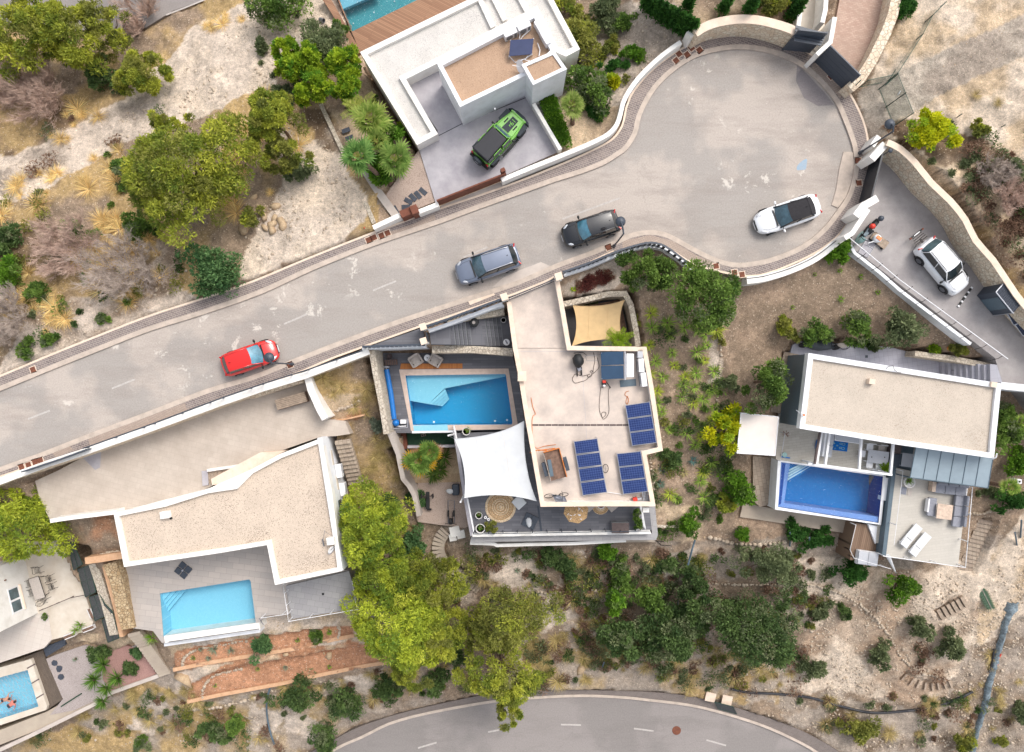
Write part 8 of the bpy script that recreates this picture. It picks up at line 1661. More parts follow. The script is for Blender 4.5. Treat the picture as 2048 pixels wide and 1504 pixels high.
# ==========================================================
def scooter(lb,x,y,rot,body,seat,box=None,z=.06):
 t=TH('scooter',lb,'scooter',P(x,y,z),R(rot))
 for xw in(-.6,.62):
  w=MB().lathe((0,0,0),[(.1,-.06),(.24,-.06),(.26,0),(.24,.06),(.1,.06)],20);o=w.obj('wheel','rubber',t,lc=1);o.rotation_euler=(R(90),0,0);o.location=(xw,0,.26)
 MB().lathe((0,0,0),[(.02,-.55),(.16,-.45),(.19,0),(.15,.35),(.05,.5)],12).obj('body',body,t,lc=1,sm=1).rotation_euler=(0,R(-90),0);t.children[-1].location=(-.25,0,.55)
 MB().prism([(.3,-.2),(.3,.2),(.62,.14),(.62,-.14)],.3,[1.0,1.0,.8,.8]).obj('front_shield',body,t,lc=1,bevel=.04);MB().box((-.2,0,.80),(.65,.26,.1)).obj('seat',seat,t,lc=1,bevel=.04)
 MB().tube([(.38,-.34,1.05),(.45,0,1.0),(.38,.34,1.05)],.025).obj('handlebar','black',t,lc=1);MB().box((.1,0,.28),(.5,.3,.06)).obj('footboard','black',t,lc=1)
 if box:MB().lathe((0,0,0),[(.17,0),(.2,.12),(.16,.26),(.04,.3)],14).obj('top_box',box,t,lc=1,sm=1).location=(-.68,0,.85)
 return t
scooter('black motor scooter with round top case beside the white wall',1736,458,232,'hard_black','black','anthracite')
scooter('pale blue covered scooter with red rear box beside the rail start',1720,474,235,'window_glass_pale','blue_net','red_plastic')
t=TH('hand_cart','grey wheeled platform cart with an orange seated tool on it','cart',P(1756,482,.06),R(-38));MB().box((0,0,.2),(1.3,.6,.06)).obj('deck','wood_grey',t,lc=1)
for a in(-1,1):
 for b in(-1,1):o=MB().cyl((0,0,-.05),.1,.1,12).obj('wheel','rubber',t,lc=1);o.rotation_euler=(R(90),0,0);o.location=(a*.5,b*.3,.1)
t=TH('scooter_toy','white and orange seated machine on the grey cart','machine',P(1752,478,.3));MB().lathe((0,0,0),[(.28,0),(.3,.2),(.22,.34),(.05,.36)],16).obj('body','white_plastic',t,lc=1,sm=1);MB().box((.02,0,.38),(.38,.26,.06),R(-38)).obj('seat','orange_plastic',t,lc=1,bevel=.05);MB().tube([(-.2,-.2,.2),(-.6,-.3,.1)],.04).obj('arm','white_plastic',t,lc=1)
t=TH('metal_rack','grey tubular frame standing on slabs behind the long white rail','rack',P(1726,498,.06));a,b,c,d=P(1733,478,.1),P(1716,505,.1),P(1735,515,.1),P(1752,488,.1);mb=MB().tube([a,b,c,d,a],.03)
for f in(.35,.7):mb.tube([a.lerp(b,f),d.lerp(c,f)],.025)
mb.obj('frame','steel',t);MB().prism([(p[0],p[1]) for p in(a,b,c,d)],.065,.09).obj('slab','concrete_grey',t)
t=TH('covered_motorbike','motorcycle under a grey tarpaulin behind the right house','motorcycle',P(1632,690,ZE),R(-4));C=IV2*np.array([1.15,.45,.55])*(1+.4*fbm(IV2[:,0]*2.4,IV2[:,1]*2+IV2[:,2]*2,1.3,3))[:,None]+np.array([0,0,.55]);MN('tarpaulin',C,IF2,'fender_grey',None,t,off=(0,0,0),sm=False)
for xw in(-1.1,1.35):o=MB().lathe((0,0,0),[(.18,-.05),(.3,-.06),(.33,0),(.3,.06),(.18,.05)],20).obj('wheel','rubber',t,lc=1);o.rotation_euler=(R(62),0,0);o.location=(xw,-.1,.33)
t=bike('dark bicycle with beige cloth next to the covered motorcycle',1672,694,-4,ZE);C=IV2*np.array([.35,.18,.1])*(1+.5*fbm(IV2[:,0]*3,IV2[:,1]*3,1.2,3))[:,None]+np.array([.05,.1,.95]);MN('cloth',C,IF2,'beige_fabric',None,t,off=(0,0,0));
t=TH('pumpkin','orange pumpkin on the small bed above the tiled stairs','pumpkin',P(1897,697,-1.2));MB().lathe((0,0,0),[(.03,.02),(.12,0),(.18,.1),(.12,.2),(.03,.18)],14).obj('body','pumpkin',t,lc=1,sm=1)
B_('low bushes around the orange pumpkin',1918,700,.9,.4,.4,'pineolive');B_('green plant left of the pumpkin',1870,698,.4,.3,.35,'lime')
# ==========================================================
def sofa_box(t,x0,y0,z,w_,d_,h,m,name,bev=.05):return MB().box((x0,y0,z),(w_,d_,h)).obj(name,m,t,lc=1,bevel=bev)
t=TH('corner_sofa','grey L shaped garden sofa around the wooden table','sofa',P(1890,1005,ZS),R(-7))
for i in range(3):sofa_box(t,-.75+.78*i,1.05,.3,.76,.75,.28,'grey_fabric','seat_cushion');sofa_box(t,-.75+.78*i,1.42,.55,.74,.2,.45,'grey_fabric','back_cushion')
for i in range(3):sofa_box(t,.85,.28-.78*i,.3,.72,.76,.28,'grey_fabric','seat_cushion');sofa_box(t,1.22,.28-.78*i+.1,.55,.2,.74,.45,'grey_fabric','back_cushion')
sofa_box(t,.1,1.5,.15,2.5,.1,.3,'white_plastic','frame');sofa_box(t,1.34,.0,.15,.1,3.,.3,'white_plastic','frame')
MB().box((-1.28,1.1,.3),(.28,.72,.5)).obj('side_table','wood_oak',t,lc=1)
t=TH('garden_table','square wooden table in the corner of the grey sofa','table',P(1878,1020,ZS),R(-7));MB().box((0,0,.68),(1.15,1.1,.06)).obj('top','wood_oak',t,lc=1,bevel=.01)
for a in(-1,1):
 for b in(-1,1):MB().box((a*.5,b*.48,.33),(.07,.07,.66)).obj('leg','white_plastic',t,lc=1)
t=TH('garden_bench','grey cushioned bench with white frame left of the wooden table','bench',P(1858,1012,ZS),R(-7));MB().box((.0,0,.3),(.6,1.35,.26)).obj('cushion','grey_fabric',t,lc=1,bevel=.04);MB().box((-.36,.1,.35),(.1,1.0,.4)).obj('armrest','white_plastic',t,lc=1)
for i,(x,y) in enumerate(((1817,1070),(1835,1087))):
 t=TH('sun_lounger',['white sun lounger left of the pair on the sofa terrace','white sun lounger right of the pair on the sofa terrace'][i],'sun lounger',P(x,y,ZS),R(50));MB().box((0,0,.3),(1.95,.66,.08)).obj('bed','white_fabric',t,lc=1,bevel=.02);MB().box((-.62,0,.37),(.7,.6,.07),0,Matrix.Rotation(R(8),3,'Y')).obj('headrest','white_fabric',t,lc=1,bevel=.02)
 MB().box((-.26,0,.36),(.02,.45,.02)).obj('hinge','black',t,lc=1)
 for a in(-1,1):
  for b in(-1,1):MB().box((a*.8,b*.28,.14),(.05,.05,.28)).obj('leg','white_plastic',t,lc=1)
pot(1813,963,ZS,.42,'large round white planter at the upper corner of the sofa terrace',.45);YU(1820,962,.45,'spiky plant growing in the large white planter',z=ZS+.35,n=50,wd=.05)
t=TH('plastic_mat','grey folded mats under the large white planter','mat',P(1811,982,ZS),R(-10));MB().box((-.15,0,.02),(.4,.55,.04)).obj('mat','grey_fabric',t,lc=1);MB().box((.3,-.05,.02),(.3,.5,.04)).obj('mat','beige_fabric',t,lc=1)
t=TH('towel','blue beach towel with pale pattern on the tiled terrace','towel',P(1678,892,ZE),R(-7));MB().box((0,0,.02),(1.3,.7,.03)).obj('cloth','blue_towel',t,lc=1)
mb=MB();
for a,b,r_ in((.3,.18,.13),(.1,.2,.09),(.3,-.15,.13),(.1,-.12,.09),(-.15,.02,.06),(-.4,.15,.05),(-.5,-.1,.08),(-.3,-.2,.04),(-.45,.25,.05)):
 mb.tube([(a+r_*math.cos(q),b+r_*.6*math.sin(q),.04) for q in np.linspace(0,6.283,12)],.018,4)
mb.obj('pattern','window_glass_pale',t,lc=1)
t=TH('dining_table','pale grey dining table with two dark holes under the pergola','table',P(1746,912,ZE),R(-7));MB().box((0,0,.73),(1.55,.95,.05)).obj('top','grey_light',t,lc=1,bevel=.01)
for a in(-1,1):
 MB().cyl((a*.48,.05*a,.755),.045,.01,12).obj('hole','black',t,lc=1)
 for b in(-1,1):MB().box((a*.68,b*.4,.35),(.06,.06,.7)).obj('leg','white_plastic',t,lc=1)
for i,(x,y,r_,l_) in enumerate(((1733,928,173,'white chair at the lower left side of the dining table'),(1752,931,173,'white chair at the lower right side of the dining table'),(1734,893,-7,'white chair at the upper left side of the dining table'),(1757,896,-7,'beige cushioned chair at the upper right side of the dining table'),(1719,906,83,'white chair at the left end of the dining table'))):
 t=TH('dining_chair',l_,'chair',P(x,y,ZE),R(r_));MB().box((0,0,.44),(.48,.46,.04)).obj('seat','white_plastic' if i!=3 else 'beige_fabric',t,lc=1,bevel=.01);MB().tube([(-.24,.22,.45),(-.26,.28,.85),(.26,.28,.85),(.24,.22,.45)],.02,6).obj('backrest','white_plastic',t,lc=1)
 for a in(-1,1):
  for b in(-1,1):MB().tube([(a*.22,b*.2,0),(a*.22,b*.2,.44)],.018,5).obj('leg','white_plastic',t,lc=1)
t=TH('sofa','white framed sofa with grey cushions between the pergola beams','sofa',P(1651,888,ZE),R(-8));MB().box((0,0,.2),(.8,1.9,.1)).obj('frame','white_plastic',t,lc=1)
for b in(-.5,.4):MB().box((.05,b,.33),(.7,.86,.18)).obj('cushion','grey_light',t,lc=1,bevel=.04)
MB().box((-.38,0,.45),(.12,1.8,.5)).obj('backrest','white_plastic',t,lc=1);MB().box((0,-.85,.45),(.5,.18,.3),.3).obj('pillow','white_fabric',t,lc=1,bevel=.06)
t=TH('sofa','long white bench sofa under the roof edge above the blue towel','sofa',P(1690,877,ZE),R(-8));MB().box((0,0,.3),(1.9,.5,.3)).obj('seat','white_plastic',t,lc=1,bevel=.03);MB().box((0,-.0,.47),(1.8,.4,.08)).obj('cushion','grey_light',t,lc=1,bevel=.03)
t=TH('inflatable','deep blue folded float behind the white sofa','float',P(1634,892,ZE));MB().lathe((0,0,0),[(.05,0),(.25,.05),(.28,.2),(.1,.3)],14).obj('body','blue_plastic',t,lc=1,sm=1).scale=(.6,2.0,1)
t=TH('grill_cabinet','dark kitchen cabinet at the right end of the covered terrace','cabinet',P(1781,902,ZE),R(-8));MB().box((0,.3,.45),(.6,.8,.9)).obj('body','wood_dark',t,lc=1,bevel=.01);MB().box((0,-.6,.45),(.6,.9,.9)).obj('drawer','anthracite',t,lc=1,bevel=.01)
pot(1764,936,ZE,.3,'white pot with green plant at the corner of the dining terrace',.45);palm(1772,938,.55,.8,'bushy green plant in the white pot of the dining terrace',n=24,feather=True,z=ZE,col=((150,180,50),(100,140,40)),name='potted_palm')
t=TH('pool_toys','turquoise bucket with dark bar at the left end of the tiled terrace','bucket',P(1567,909,ZE));MB().cyl((0,0,0),.17,.25,14,.19).obj('bucket','window_glass_pale',t,lc=1);MB().tube([(-.2,-.15,.1),(.45,-.25,.1)],.05).obj('bar','black',t,lc=1)
t.children[0].data.materials[0]=MATS['blue_plastic']
t=TH('railing','thin glass railing at the left edge of the tiled terrace','railing',P(1560,880,ZE));a,b=P(1570,866,ZE+1),P(1561,922,ZE+1);MB().tube([a,b],.02).tube([a,Vector((a[0],a[1],ZE))],.02).tube([b,Vector((b[0],b[1],ZE))],.02).tube([P(1555,890,ZE),P(1567,890,ZE+1)],.015).obj('rail','alu',t)
t=TH('dried_wreath','brown dry twigs bundle on the left terrace rail','twigs',P(1562,866,ZE));mb=MB()
for i in range(14):a=rnd.random()*6;mb.tube([(0,0,.9),(.3*math.cos(a),.25*math.sin(a),.9+rnd.uniform(-.1,.1))],.012,4)
mb.obj('twigs','corten',t,lc=1)
t=TH('shower_box','small white post lamp in the hedge at the right edge','lamp',P(2024,960,-3.2));MB().box((0,0,.4),(.35,.35,.8)).obj('body','white_plastic',t,lc=1,bevel=.02);MB().box((0,0,.81),(.14,.14,.03)).obj('socket','black',t,lc=1)
t=TH('palm_frond','cut blue green palm frond lying on the dry slope','palm frond',P(1960,1192,-6.7));V,Fc,cl=blades(60,.45,.05,4,c=lin((110,136,116)),c2=lin((90,116,90)),lift=.3);Vf=[];Ff=[];Cf=[];k0=0
for i in range(9):Vf.append(V+np.array([-.2+.09*i,.75-.18*i,.05]));Ff.append(Fc+k0);Cf.append(cl);k0+=len(V)
z_=float(gz(*P(1955,1193,-6.7)[:2]));t.location.z=z_;MN('leaflets',np.concatenate(Vf),np.concatenate(Ff),'foliage',np.concatenate(Cf),t,off=(0,0,0));MB().tube([(-.25,.85,.1),(.6,-.85,.1)],.03).obj('midrib','bark_pale',t,lc=1)
# ==========================================================
t=TH('patio_table','long pale stone table with dark iron rim on the cream terrace','table',P(86,1171,ZF),R(-72));MB().box((0,0,.73),(1.75,.82,.05)).obj('top','beige_fabric',t,lc=1);MB().tube([(-.89,-.42,.72),(.89,-.42,.72),(.89,.42,.72),(-.89,.42,.72),(-.89,-.42,.72)],.03,6).obj('rim','black_metal',t,lc=1)
for a in(-1,1):
 for b in(-1,1):MB().tube([(a*.7,b*.3,0),(a*.8,b*.36,.7)],.025,6).obj('leg','black_metal',t,lc=1)
for x,y,r_,l_ in((82,1138,10,'iron chair at the upper end of the stone table'),(62,1164,100,'iron chair upper left of the stone table'),(68,1182,104,'iron chair lower left of the stone table'),(104,1154,-78,'iron chair upper right of the stone table'),(109,1170,-74,'iron chair lower right of the stone table'),(94,1196,150,'iron chair at the lower end of the stone table')):
 t=TH('iron_chair',l_,'chair',P(x,y,ZF),R(r_));mb=MB();s_=.21
 for k in range(5):f=-s_+k*s_/2;mb.tube([(f,-s_,.44),(f,s_,.44)],.01,4);mb.tube([(-s_,f,.44),(s_,f,.44)],.01,4)
 mb.obj('seat','black_metal',t,lc=1);MB().tube([(-.22,.22,.44),(-.24,.32,.75),(-.12,.40,.95),(.12,.40,.95),(.24,.32,.75),(.22,.22,.44)],.018,5).tube([(0,.25,.44),(0,.40,.93)],.012,4).tube([(.12*math.cos(a),.34+.03*math.sin(a),.75+.12*math.sin(a)) for a in np.linspace(0,6.283,12)],.01,4).obj('backrest','black_metal',t,lc=1)
 for a in(-1,1):MB().tube([(a*.24,.28,.66),(a*.27,-.2,.66),(a*.25,-.3,.4)],.016,5).obj('armrest','black_metal',t,lc=1)
 for a in(-1,1):
  for b in(-1,1):MB().tube([(a*.2,b*.2,.44),(a*.24,b*.25,0)],.014,5).obj('leg','black_metal',t,lc=1)
pot(96,1232,ZF-.3,.26,'white oval pot at the corner of the cream terrace',.4);B_('small round green plant in the white oval pot',90,1234,.32,.28,.45,'bush',z=ZF+.0,name='potted_plant',cat='plant',n=8,per=80,size=.06)
for px_,l_ in(([(128,1276),(148,1268)],'left of the two long white planters under the green leaves'),([(165,1262),(186,1254)],'right of the two long white planters under the green leaves'),([(177,1218),(185,1236)],'upright white trough beside the dark net')):
 t=TH('planter',l_,'planter',P(px_[0][0],px_[0][1],ZF));MB().strip(PP(px_,ZF+.35),.36,ZF,ZF+.35).obj('trough','pot_white',t);MB().strip(PP(px_,ZF+.355),.22,ZF+.3,ZF+.355).obj('soil','wood_brown',t)
t=TH('bamboo_pole','thin green mossy log lying on the gravel by the lower left pool','log',P(142,1400,-7.9));MB().tube([P(122,1413,-7.85),P(163,1387,-7.85)],.05,6).obj('log','turf',t)
def PSN(lb,x,y,z,rot,skin,pose,suit='swim_dark'):
 """body laid out in local xy: +x towards the head"""
 J=dict(pelvis=(0,0,0),waist=(.16,0,.02),chest=(.36,0,.04),neck=(.52,0,.07),head=(.60,0,.10),headtop=(.74,0,.12));J.update(pose)
 E=[('pelvis','waist'),('waist','chest'),('chest','neck'),('neck','head'),('head','headtop')];rad=dict(pelvis=.145,waist=.125,chest=.15,neck=.055,head=.085,headtop=.07)
 for s in 'LR':
  E+=[('chest','sh'+s),('sh'+s,'el'+s),('el'+s,'wr'+s),('wr'+s,'pa'+s),('pelvis','hp'+s),('hp'+s,'kn'+s),('kn'+s,'an'+s),('an'+s,'to'+s)]
  rad.update({'sh'+s:.065,'el'+s:.042,'wr'+s:.028,'pa'+s:.036,'hp'+s:.095,'kn'+s:.058,'an'+s:.036,'to'+s:.03})
  wr,pa=Vector(J['wr'+s]),Vector(J['pa'+s]);d=(pa-wr).normalized();sd_=d.cross(Vector((0,0,1))).normalized()*(1 if s=='L' else-1)
  for i,(o_,l_) in enumerate(((-.030,.075),(-.011,.085),(.009,.08),(.028,.065))):
   k1,k2=f'f{s}{i}a',f'f{s}{i}b';J[k1]=tuple(pa+d*.045+sd_*o_);J[k2]=tuple(pa+d*(.04+l_)+sd_*o_*1.3+Vector((0,0,-.012)));E+=[('pa'+s,k1),(k1,k2)];rad[k1]=.0095;rad[k2]=.0085
  J['t'+s]=tuple(pa+sd_*-.06+d*.02);E.append(('pa'+s,'t'+s));rad['t'+s]=.011
 names=list(J);me=bpy.data.meshes.new('person');me.from_pydata([J[n_]for n_ in names],[(names.index(a),names.index(b)) for a,b in E],[]);o=bpy.data.objects.new('person',me);COL.objects.link(o)
 sk=o.modifiers.new('skin','SKIN');sk.use_smooth_shade=True
 for i,n_ in enumerate(names):v=me.skin_vertices[0].data[i];v.radius=(rad[n_],rad[n_]);v.use_root=(n_=='pelvis')
 sb=o.modifiers.new('sub','SUBSURF');sb.levels=1;sb.render_levels=2
 me.materials.append(MATS[skin]);bpy.context.view_layer.update();dg=bpy.context.evaluated_depsgraph_get();m2=bpy.data.meshes.new_from_object(o.evaluated_get(dg));o.modifiers.clear();o.data=m2
 if not m2.materials:m2.materials.append(MATS[skin])
 o.location=P(x,y,z);o.location.z=z;o.rotation_euler=(0,0,R(rot));tag(o,lb,'person');OFF[o.name]=Vector((0,0,0))
 hd=Vector(J['head'])
 h=MB().lathe((0,0,0),[(.03,-.02),(.09,0),(.105,.05),(.09,.1),(.05,.13),(.01,.135)],14).obj('hair','hair_dark',o,lc=1,sm=1);h.location=hd+Vector((-.02,0,.0));h.rotation_euler=(0,R(25),0);h.scale=(1.15,.95,.9)
 for s in(-1,1):
  MB().cyl((0,0,0),.02,.015,8).obj('ear',skin,o,lc=1).location=hd+Vector((.04,s*.088,.02))
 MB().box(hd+Vector((.135,0,-.0)),(.03,.025,.035)).obj('nose',skin,o,lc=1,bevel=.008);MB().box(hd+Vector((.125,0,-.045)),(.015,.05,.012)).obj('mouth','taillamp',o,lc=1)
 for s in(-1,1):MB().cyl(hd+Vector((.118,s*.035,.03)),.012,.01,8).obj('eye','black',o,lc=1)
 for z0 in((0,0,0),):
  C=IV2*np.array([.17,.175,.155])+np.array([-.02,0,.0]);MN('swimwear',C,IF2,suit,None,o,sm=1,off=(0,0,0))
 return o
PSN('person swimming face down with both arms stretched wide in the turquoise pool',7,1400,ZG-.13,15,'skin',dict(shL=(.44,.19,.04),elL=(.56,.42,.02),wrL=(.80,.46,.0),paL=(.87,.44,0),shR=(.44,-.19,.04),elR=(.62,-.36,.02),wrR=(.84,-.28,0),paR=(.90,-.24,0),hpL=(-.1,.1,0),knL=(-.45,.2,-.06),anL=(-.82,.16,-.12),toL=(-.97,.15,-.14),hpR=(-.1,-.1,0),knR=(-.42,-.26,-.06),anR=(-.76,-.32,-.14),toR=(-.9,-.34,-.16)))
PSN('person with dark hair and sunburnt back floating in the turquoise pool',19,1411,ZG-.10,35,'skin_pink',dict(head=(.60,0,.04),headtop=(.73,0,.02),shL=(.44,.19,.02),elL=(.30,.36,-.1),wrL=(.42,.5,-.16),paL=(.47,.55,-.17),shR=(.44,-.19,.02),elR=(.28,-.36,-.08),wrR=(.05,-.46,-.12),paR=(-.02,-.48,-.13),hpL=(-.1,.1,-.02),knL=(-.38,.16,-.25),anL=(-.5,.18,-.62),toL=(-.42,.18,-.70),hpR=(-.1,-.1,-.02),knR=(-.40,-.14,-.25),anR=(-.52,-.16,-.62),toR=(-.44,-.16,-.70)))
# ==========================================================
def GT(name,lb,cat,px,r,m,dz=.15,n=4,part='tube'):
 pts=[]
 for x,y in SMO(px,n):p,zg=gp(x,y,dz);pts.append(p)
 t=TH(name,lb,cat,pts[0]);MB().tube(pts,r,8).obj(part,m,t);return t
GT('pipe','long black pipe laid in an arc across the slope above the lower road','pipe',[(1462,1378),(1500,1385),(1560,1388),(1620,1395),(1680,1412),(1740,1425),(1800,1423),(1860,1415),(1910,1400),(1945,1383)],.11,'hard_black')
GT('pipe','grey pipe standing down the slope below the orange terrace','pipe',[(540,1376),(534,1400),(534,1430),(540,1462),(548,1488)],.08,'slate_blue')
GT('pipe','blue grey pipe leaning on the terrace wall right of the fresh shrub','pipe',[(1390,1080),(1384,1100),(1376,1130)],.08,'slate_blue',dz=.5)
for x0,y0,x1,y1,l_ in[(1970,1060,1988,1045,''),(2043,1040,2041,1075,'upright pale pipe at the right edge above the slope'),(2030,1065,2034,1090,'short leaning pale pipe near the right edge'),(1619,1075,1618,1094,'thin pale post below the juniper'),(1580,1065,1580,1092,'thin pale post left of the juniper'),(1208+0,1325,1203,1338,'small blue pipe stub on the lower slope'),(1357,1195,1353,1230,'blue grey pipe between dark trees')]:
 if l_:t=TH('pipe',l_,'pipe',gp(x1,y1,0)[0]);MB().tube([gp(x1,y1,.05)[0],gp(x0,y0,.9)[0]],.06,8).obj('tube','slate_blue',t)
t=TH('netting','long blue grey rolled netting running down the slope at the right','netting',gp(2025,1210,0)[0]);line=SMO([(2028,1205),(2022,1225),(2012,1250),(2006,1275),(1996,1310),(1988,1340),(1980,1370),(1974,1400),(1966,1430),(1956,1460),(1948,1490),(1944,1530)],6);g_=random.Random(4);Vn=[];Fn=[];NN=9
for i,(x,y) in enumerate(line):
 p,zg=gp(x,y,.2);w_=.17+.10*g_.random()+(.28 if i<6 else 0)
 for k in range(NN):a=math.pi*k/(NN-1);Vn.append((p[0]+w_*math.cos(a)*(1+g_.uniform(-.2,.2)),p[1]+g_.uniform(-.05,.05),p[2]-.2+.35*math.sin(a)*(1+g_.uniform(-.35,.35))))
for i in range(len(line)-1):
 for k in range(NN-1):Fn.append([i*NN+k,i*NN+k+1,(i+1)*NN+k+1,(i+1)*NN+k])
o=MN('net',np.array(Vn),np.array(Fn),'blue_net',None,t)
t=TH('gas_pipe','red hose beside the long blue grey netting','hose',gp(1996,1315,0)[0]);MB().tube([gp(2002,1308,.15)[0],gp(1997,1320,.15)[0],gp(1995,1330,.15)[0]],.05,6).obj('tube','red_plastic',t)
GT('pipe','short black hose bundle left of the blue grey netting','pipe',[(1988,1298),(1985,1320),(1978,1345)],.08,'hard_black')
for i,(x,y) in enumerate(((1421,1394),(1454,1400))):
 t=TH('pallet',['left of the two pale panels by the lower pavement','right of the two pale panels by the lower pavement'][i],'board',P(x,y,ZL+.6),R(-12));MB().box((0,0,0),(.85,.75,.1)).obj('board','cream_cap',t,lc=1)
t=TH('barrier','green grey mesh barrier standing on the lower pavement','barrier',P(1450,1412,ZL+.1));c=[P(1429,1404,ZL+1.),P(1466,1413,ZL+1.),P(1474,1428,ZL+.2),P(1437,1418,ZL+.2)];MB().add(c,[(0,1,2,3)]).obj('mesh','dark_net',t);MB().tube(c+[c[0]],.03).obj('frame','green_wire',t)
def SR(lb,px,s=.16,n=None,m='rock',name='stone_row'):
 pts=SMO(px,5);g=random.Random(int(px[0][0]));V=[];F_=[];k0=0;t=None;acc=0;prev=None
 for x,y in pts:
  p,zg=gp(x,y,.05)
  if prev is not None:
   L=(p-prev).length;kk=max(1,int(L/(s*1.3)))
   for i in range(kk):
    q=prev.lerp(p,i/kk);sc=s*g.uniform(.5,1.1);v=IV*np.array([sc,sc*g.uniform(.6,1),sc*.6])*np.array([[g.uniform(.8,1.2)]for _ in range(len(IV))])+np.array([q[0]+g.uniform(-.05,.05),q[1]+g.uniform(-.05,.05),q[2]+.03]);V.append(v);F_.append(IF+k0);k0+=len(IV)
  prev=p
 t=TH(name,lb,'stones',gp(*px[0],0)[0]);MN('stones',np.concatenate(V),np.concatenate(F_),m,None,t,sm=False);return t
SR('white stone row curving around the left of the lower orange bed',[(405,1398),(406,1380),(414,1364),(428,1352),(446,1345),(462,1342),(486,1336)])
SR('white stone row around the upper orange bed plants',[(366,1338),(366,1322),(376,1308),(392,1300),(440,1290),(500,1280)])
SR('white stones at the right end of the upper orange bed',[(676,1250),(680,1265),(676,1278)]);SR('long line of white stones below the lower terracotta edge',[(380,1420),(450,1412),(520,1392)],.22)
SR('long pale dry stone line across the slope below the pool house',[(1055,1186),(1120,1184),(1200,1180),(1270,1178)],.2);SR('dry stone terrace edge right of the path on the slope',[(1330,1178),(1370,1174),(1400,1168)],.2);SR('dry stone terrace edge below the broad grey green tree',[(1405,1166),(1500,1170),(1600,1168),(1660,1180),(1720,1210),(1770,1260),(1800,1310),(1840,1345),(1900,1355)],.17)
SR('stone edge bordering the dry garden path on its left',[(1440,640),(1442,700),(1438,760),(1432,830)],.12);SR('stone edge of the lower yucca bed',[(1300,910),(1306,960),(1312,1010)],.12);SR('dry stone terrace line under the deep blue pool path',[(1420,1075),(1500,1090),(1600,1082),(1700,1095)],.24);SR('stone edge right of the sofa terrace',[(1930,1026),(1960,1028),(1990,1020)],.2)
SR('white stones in the bare orange planting bed',[(175,1118),(195,1112),(215,1106),(238,1102)],.18);SR('white stones in the bed beside the cross wall',[(652,830),(675,820),(700,812),(720,800)],.16)
# ==========================================================
def IPP(polys,dens,seed,zref=-3):
 g=np.random.default_rng(seed);out=[]
 for poly,d in polys:
  w=np.array([tuple(P(x,y,zref))[:2]for x,y in poly]);mn,mx=w.min(0),w.max(0);n=int((mx[0]-mn[0])*(mx[1]-mn[1])*d*dens)
  q=mn+g.random((n,2))*(mx-mn);q=q[pip(q[:,0],q[:,1],[tuple(a) for a in w])];f=fbm(q[:,0],q[:,1],.5,3);q=q[g.random(len(q))<np.clip(.55+f*1.6,.05,1)];out.append(q)
 return np.concatenate(out)
def GH(q):
 i=np.clip(np.searchsorted(gx,q[:,0])-1,0,nx-2);j=np.clip(np.searchsorted(gy,q[:,1])-1,0,ny-2);fm=flat_mask[j,i]|flat_mask[j+1,i+1]|flat_mask[j,i+1]|flat_mask[j+1,i]
 u=(q[:,0]-gx[i])/(gx[i+1]-gx[i]);v=(q[:,1]-gy[j])/(gy[j+1]-gy[j]);z=GZ[j,i]*(1-u)*(1-v)+GZ[j,i+1]*u*(1-v)+GZ[j+1,i]*(1-u)*v+GZ[j+1,i+1]*u*v
 return z,~fm
def rubble(name,lb,polys,dens,smin,smax,m,seed,zref=-3):
 q=IPP(polys,dens,seed,zref);z,ok=GH(q);q=q[ok];z=z[ok];g=np.random.default_rng(seed+1);n=len(q);s=smin+(smax-smin)*g.random(n)**3
 V=IV[None]*(s[:,None,None]*np.stack([1+0*s,.5+.5*g.random(n),.35+.35*g.random(n)],1)[:,None,:])*(1+.25*g.normal(size=(n,len(IV),1)));a=g.random(n)*6.28;c,s_=np.cos(a)[:,None],np.sin(a)[:,None]
 V=np.stack([V[...,0]*c-V[...,1]*s_,V[...,0]*s_+V[...,1]*c,V[...,2]],-1)+np.stack([q[:,0],q[:,1],z+s*.1],1)[:,None,:]
 F_=(IF[None]+(np.arange(n)*len(IV))[:,None,None]).reshape(-1,3);o=MN(name,V.reshape(-1,3),F_,m);tag(o,lb,'stones',kind='stuff');return n
UL=[(-200,340),(60,300),(150,250),(250,195),(330,120),(470,10),(700,0),(690,60),(640,100),(560,180),(480,200),(240,290),(120,360),(0,430),(-200,500)]
PLOT=[(560,240),(640,220),(740,450),(600,520),(500,560),(500,470),(560,420)]
BANK=[(0,700),(160,600),(330,480),(420,560),(300,640),(100,720),(0,780)]
LR=[(1430,1360),(1620,1190),(1700,1120),(1920,1140),(2060,1000),(2060,1520),(1640,1520)]
LL=[(240,1390),(400,1410),(760,1340),(900,1390),(700,1440),(560,1520),(-60,1520),(100,1460)]
MID=[(860,1110),(1400,1095),(1400,1370),(1050,1390),(850,1400)]
rubble('rubble','loose pale limestone rubble scattered on slopes',[(UL,14),(PLOT,14),(BANK,14),([(1130,110),(1260,0),(1400,20),(1300,130),(1240,240),(1180,200)],9)],1.0,.03,.16,'rock',21,-2)
rubble('rubble','loose stones on the lower slopes',[(LR,30),(LL,14),(MID,11),([(1600,1130),(1800,1150),(1760,1300),(1650,1280)],8),([(1600,1160),(1720,1200),(1850,1390),(1700,1400),(1600,1300)],8)],1.0,.025,.15,'rock',22,-8)
rubble('rubble','warm coloured stones on garden slopes',[([(1310,600),(1440,640),(1500,1100),(1310,1120)],5),([(640,740),(760,760),(840,1080),(760,1100),(700,900)],4),([(340,1240),(720,1210),(780,1330),(380,1400)],4),([(1820,260),(2060,300),(2060,640),(1900,400)],5),([(150,1265),(290,1260),(290,1300),(150,1310)],40)],1.0,.03,.13,'rock_warm',23,-3)
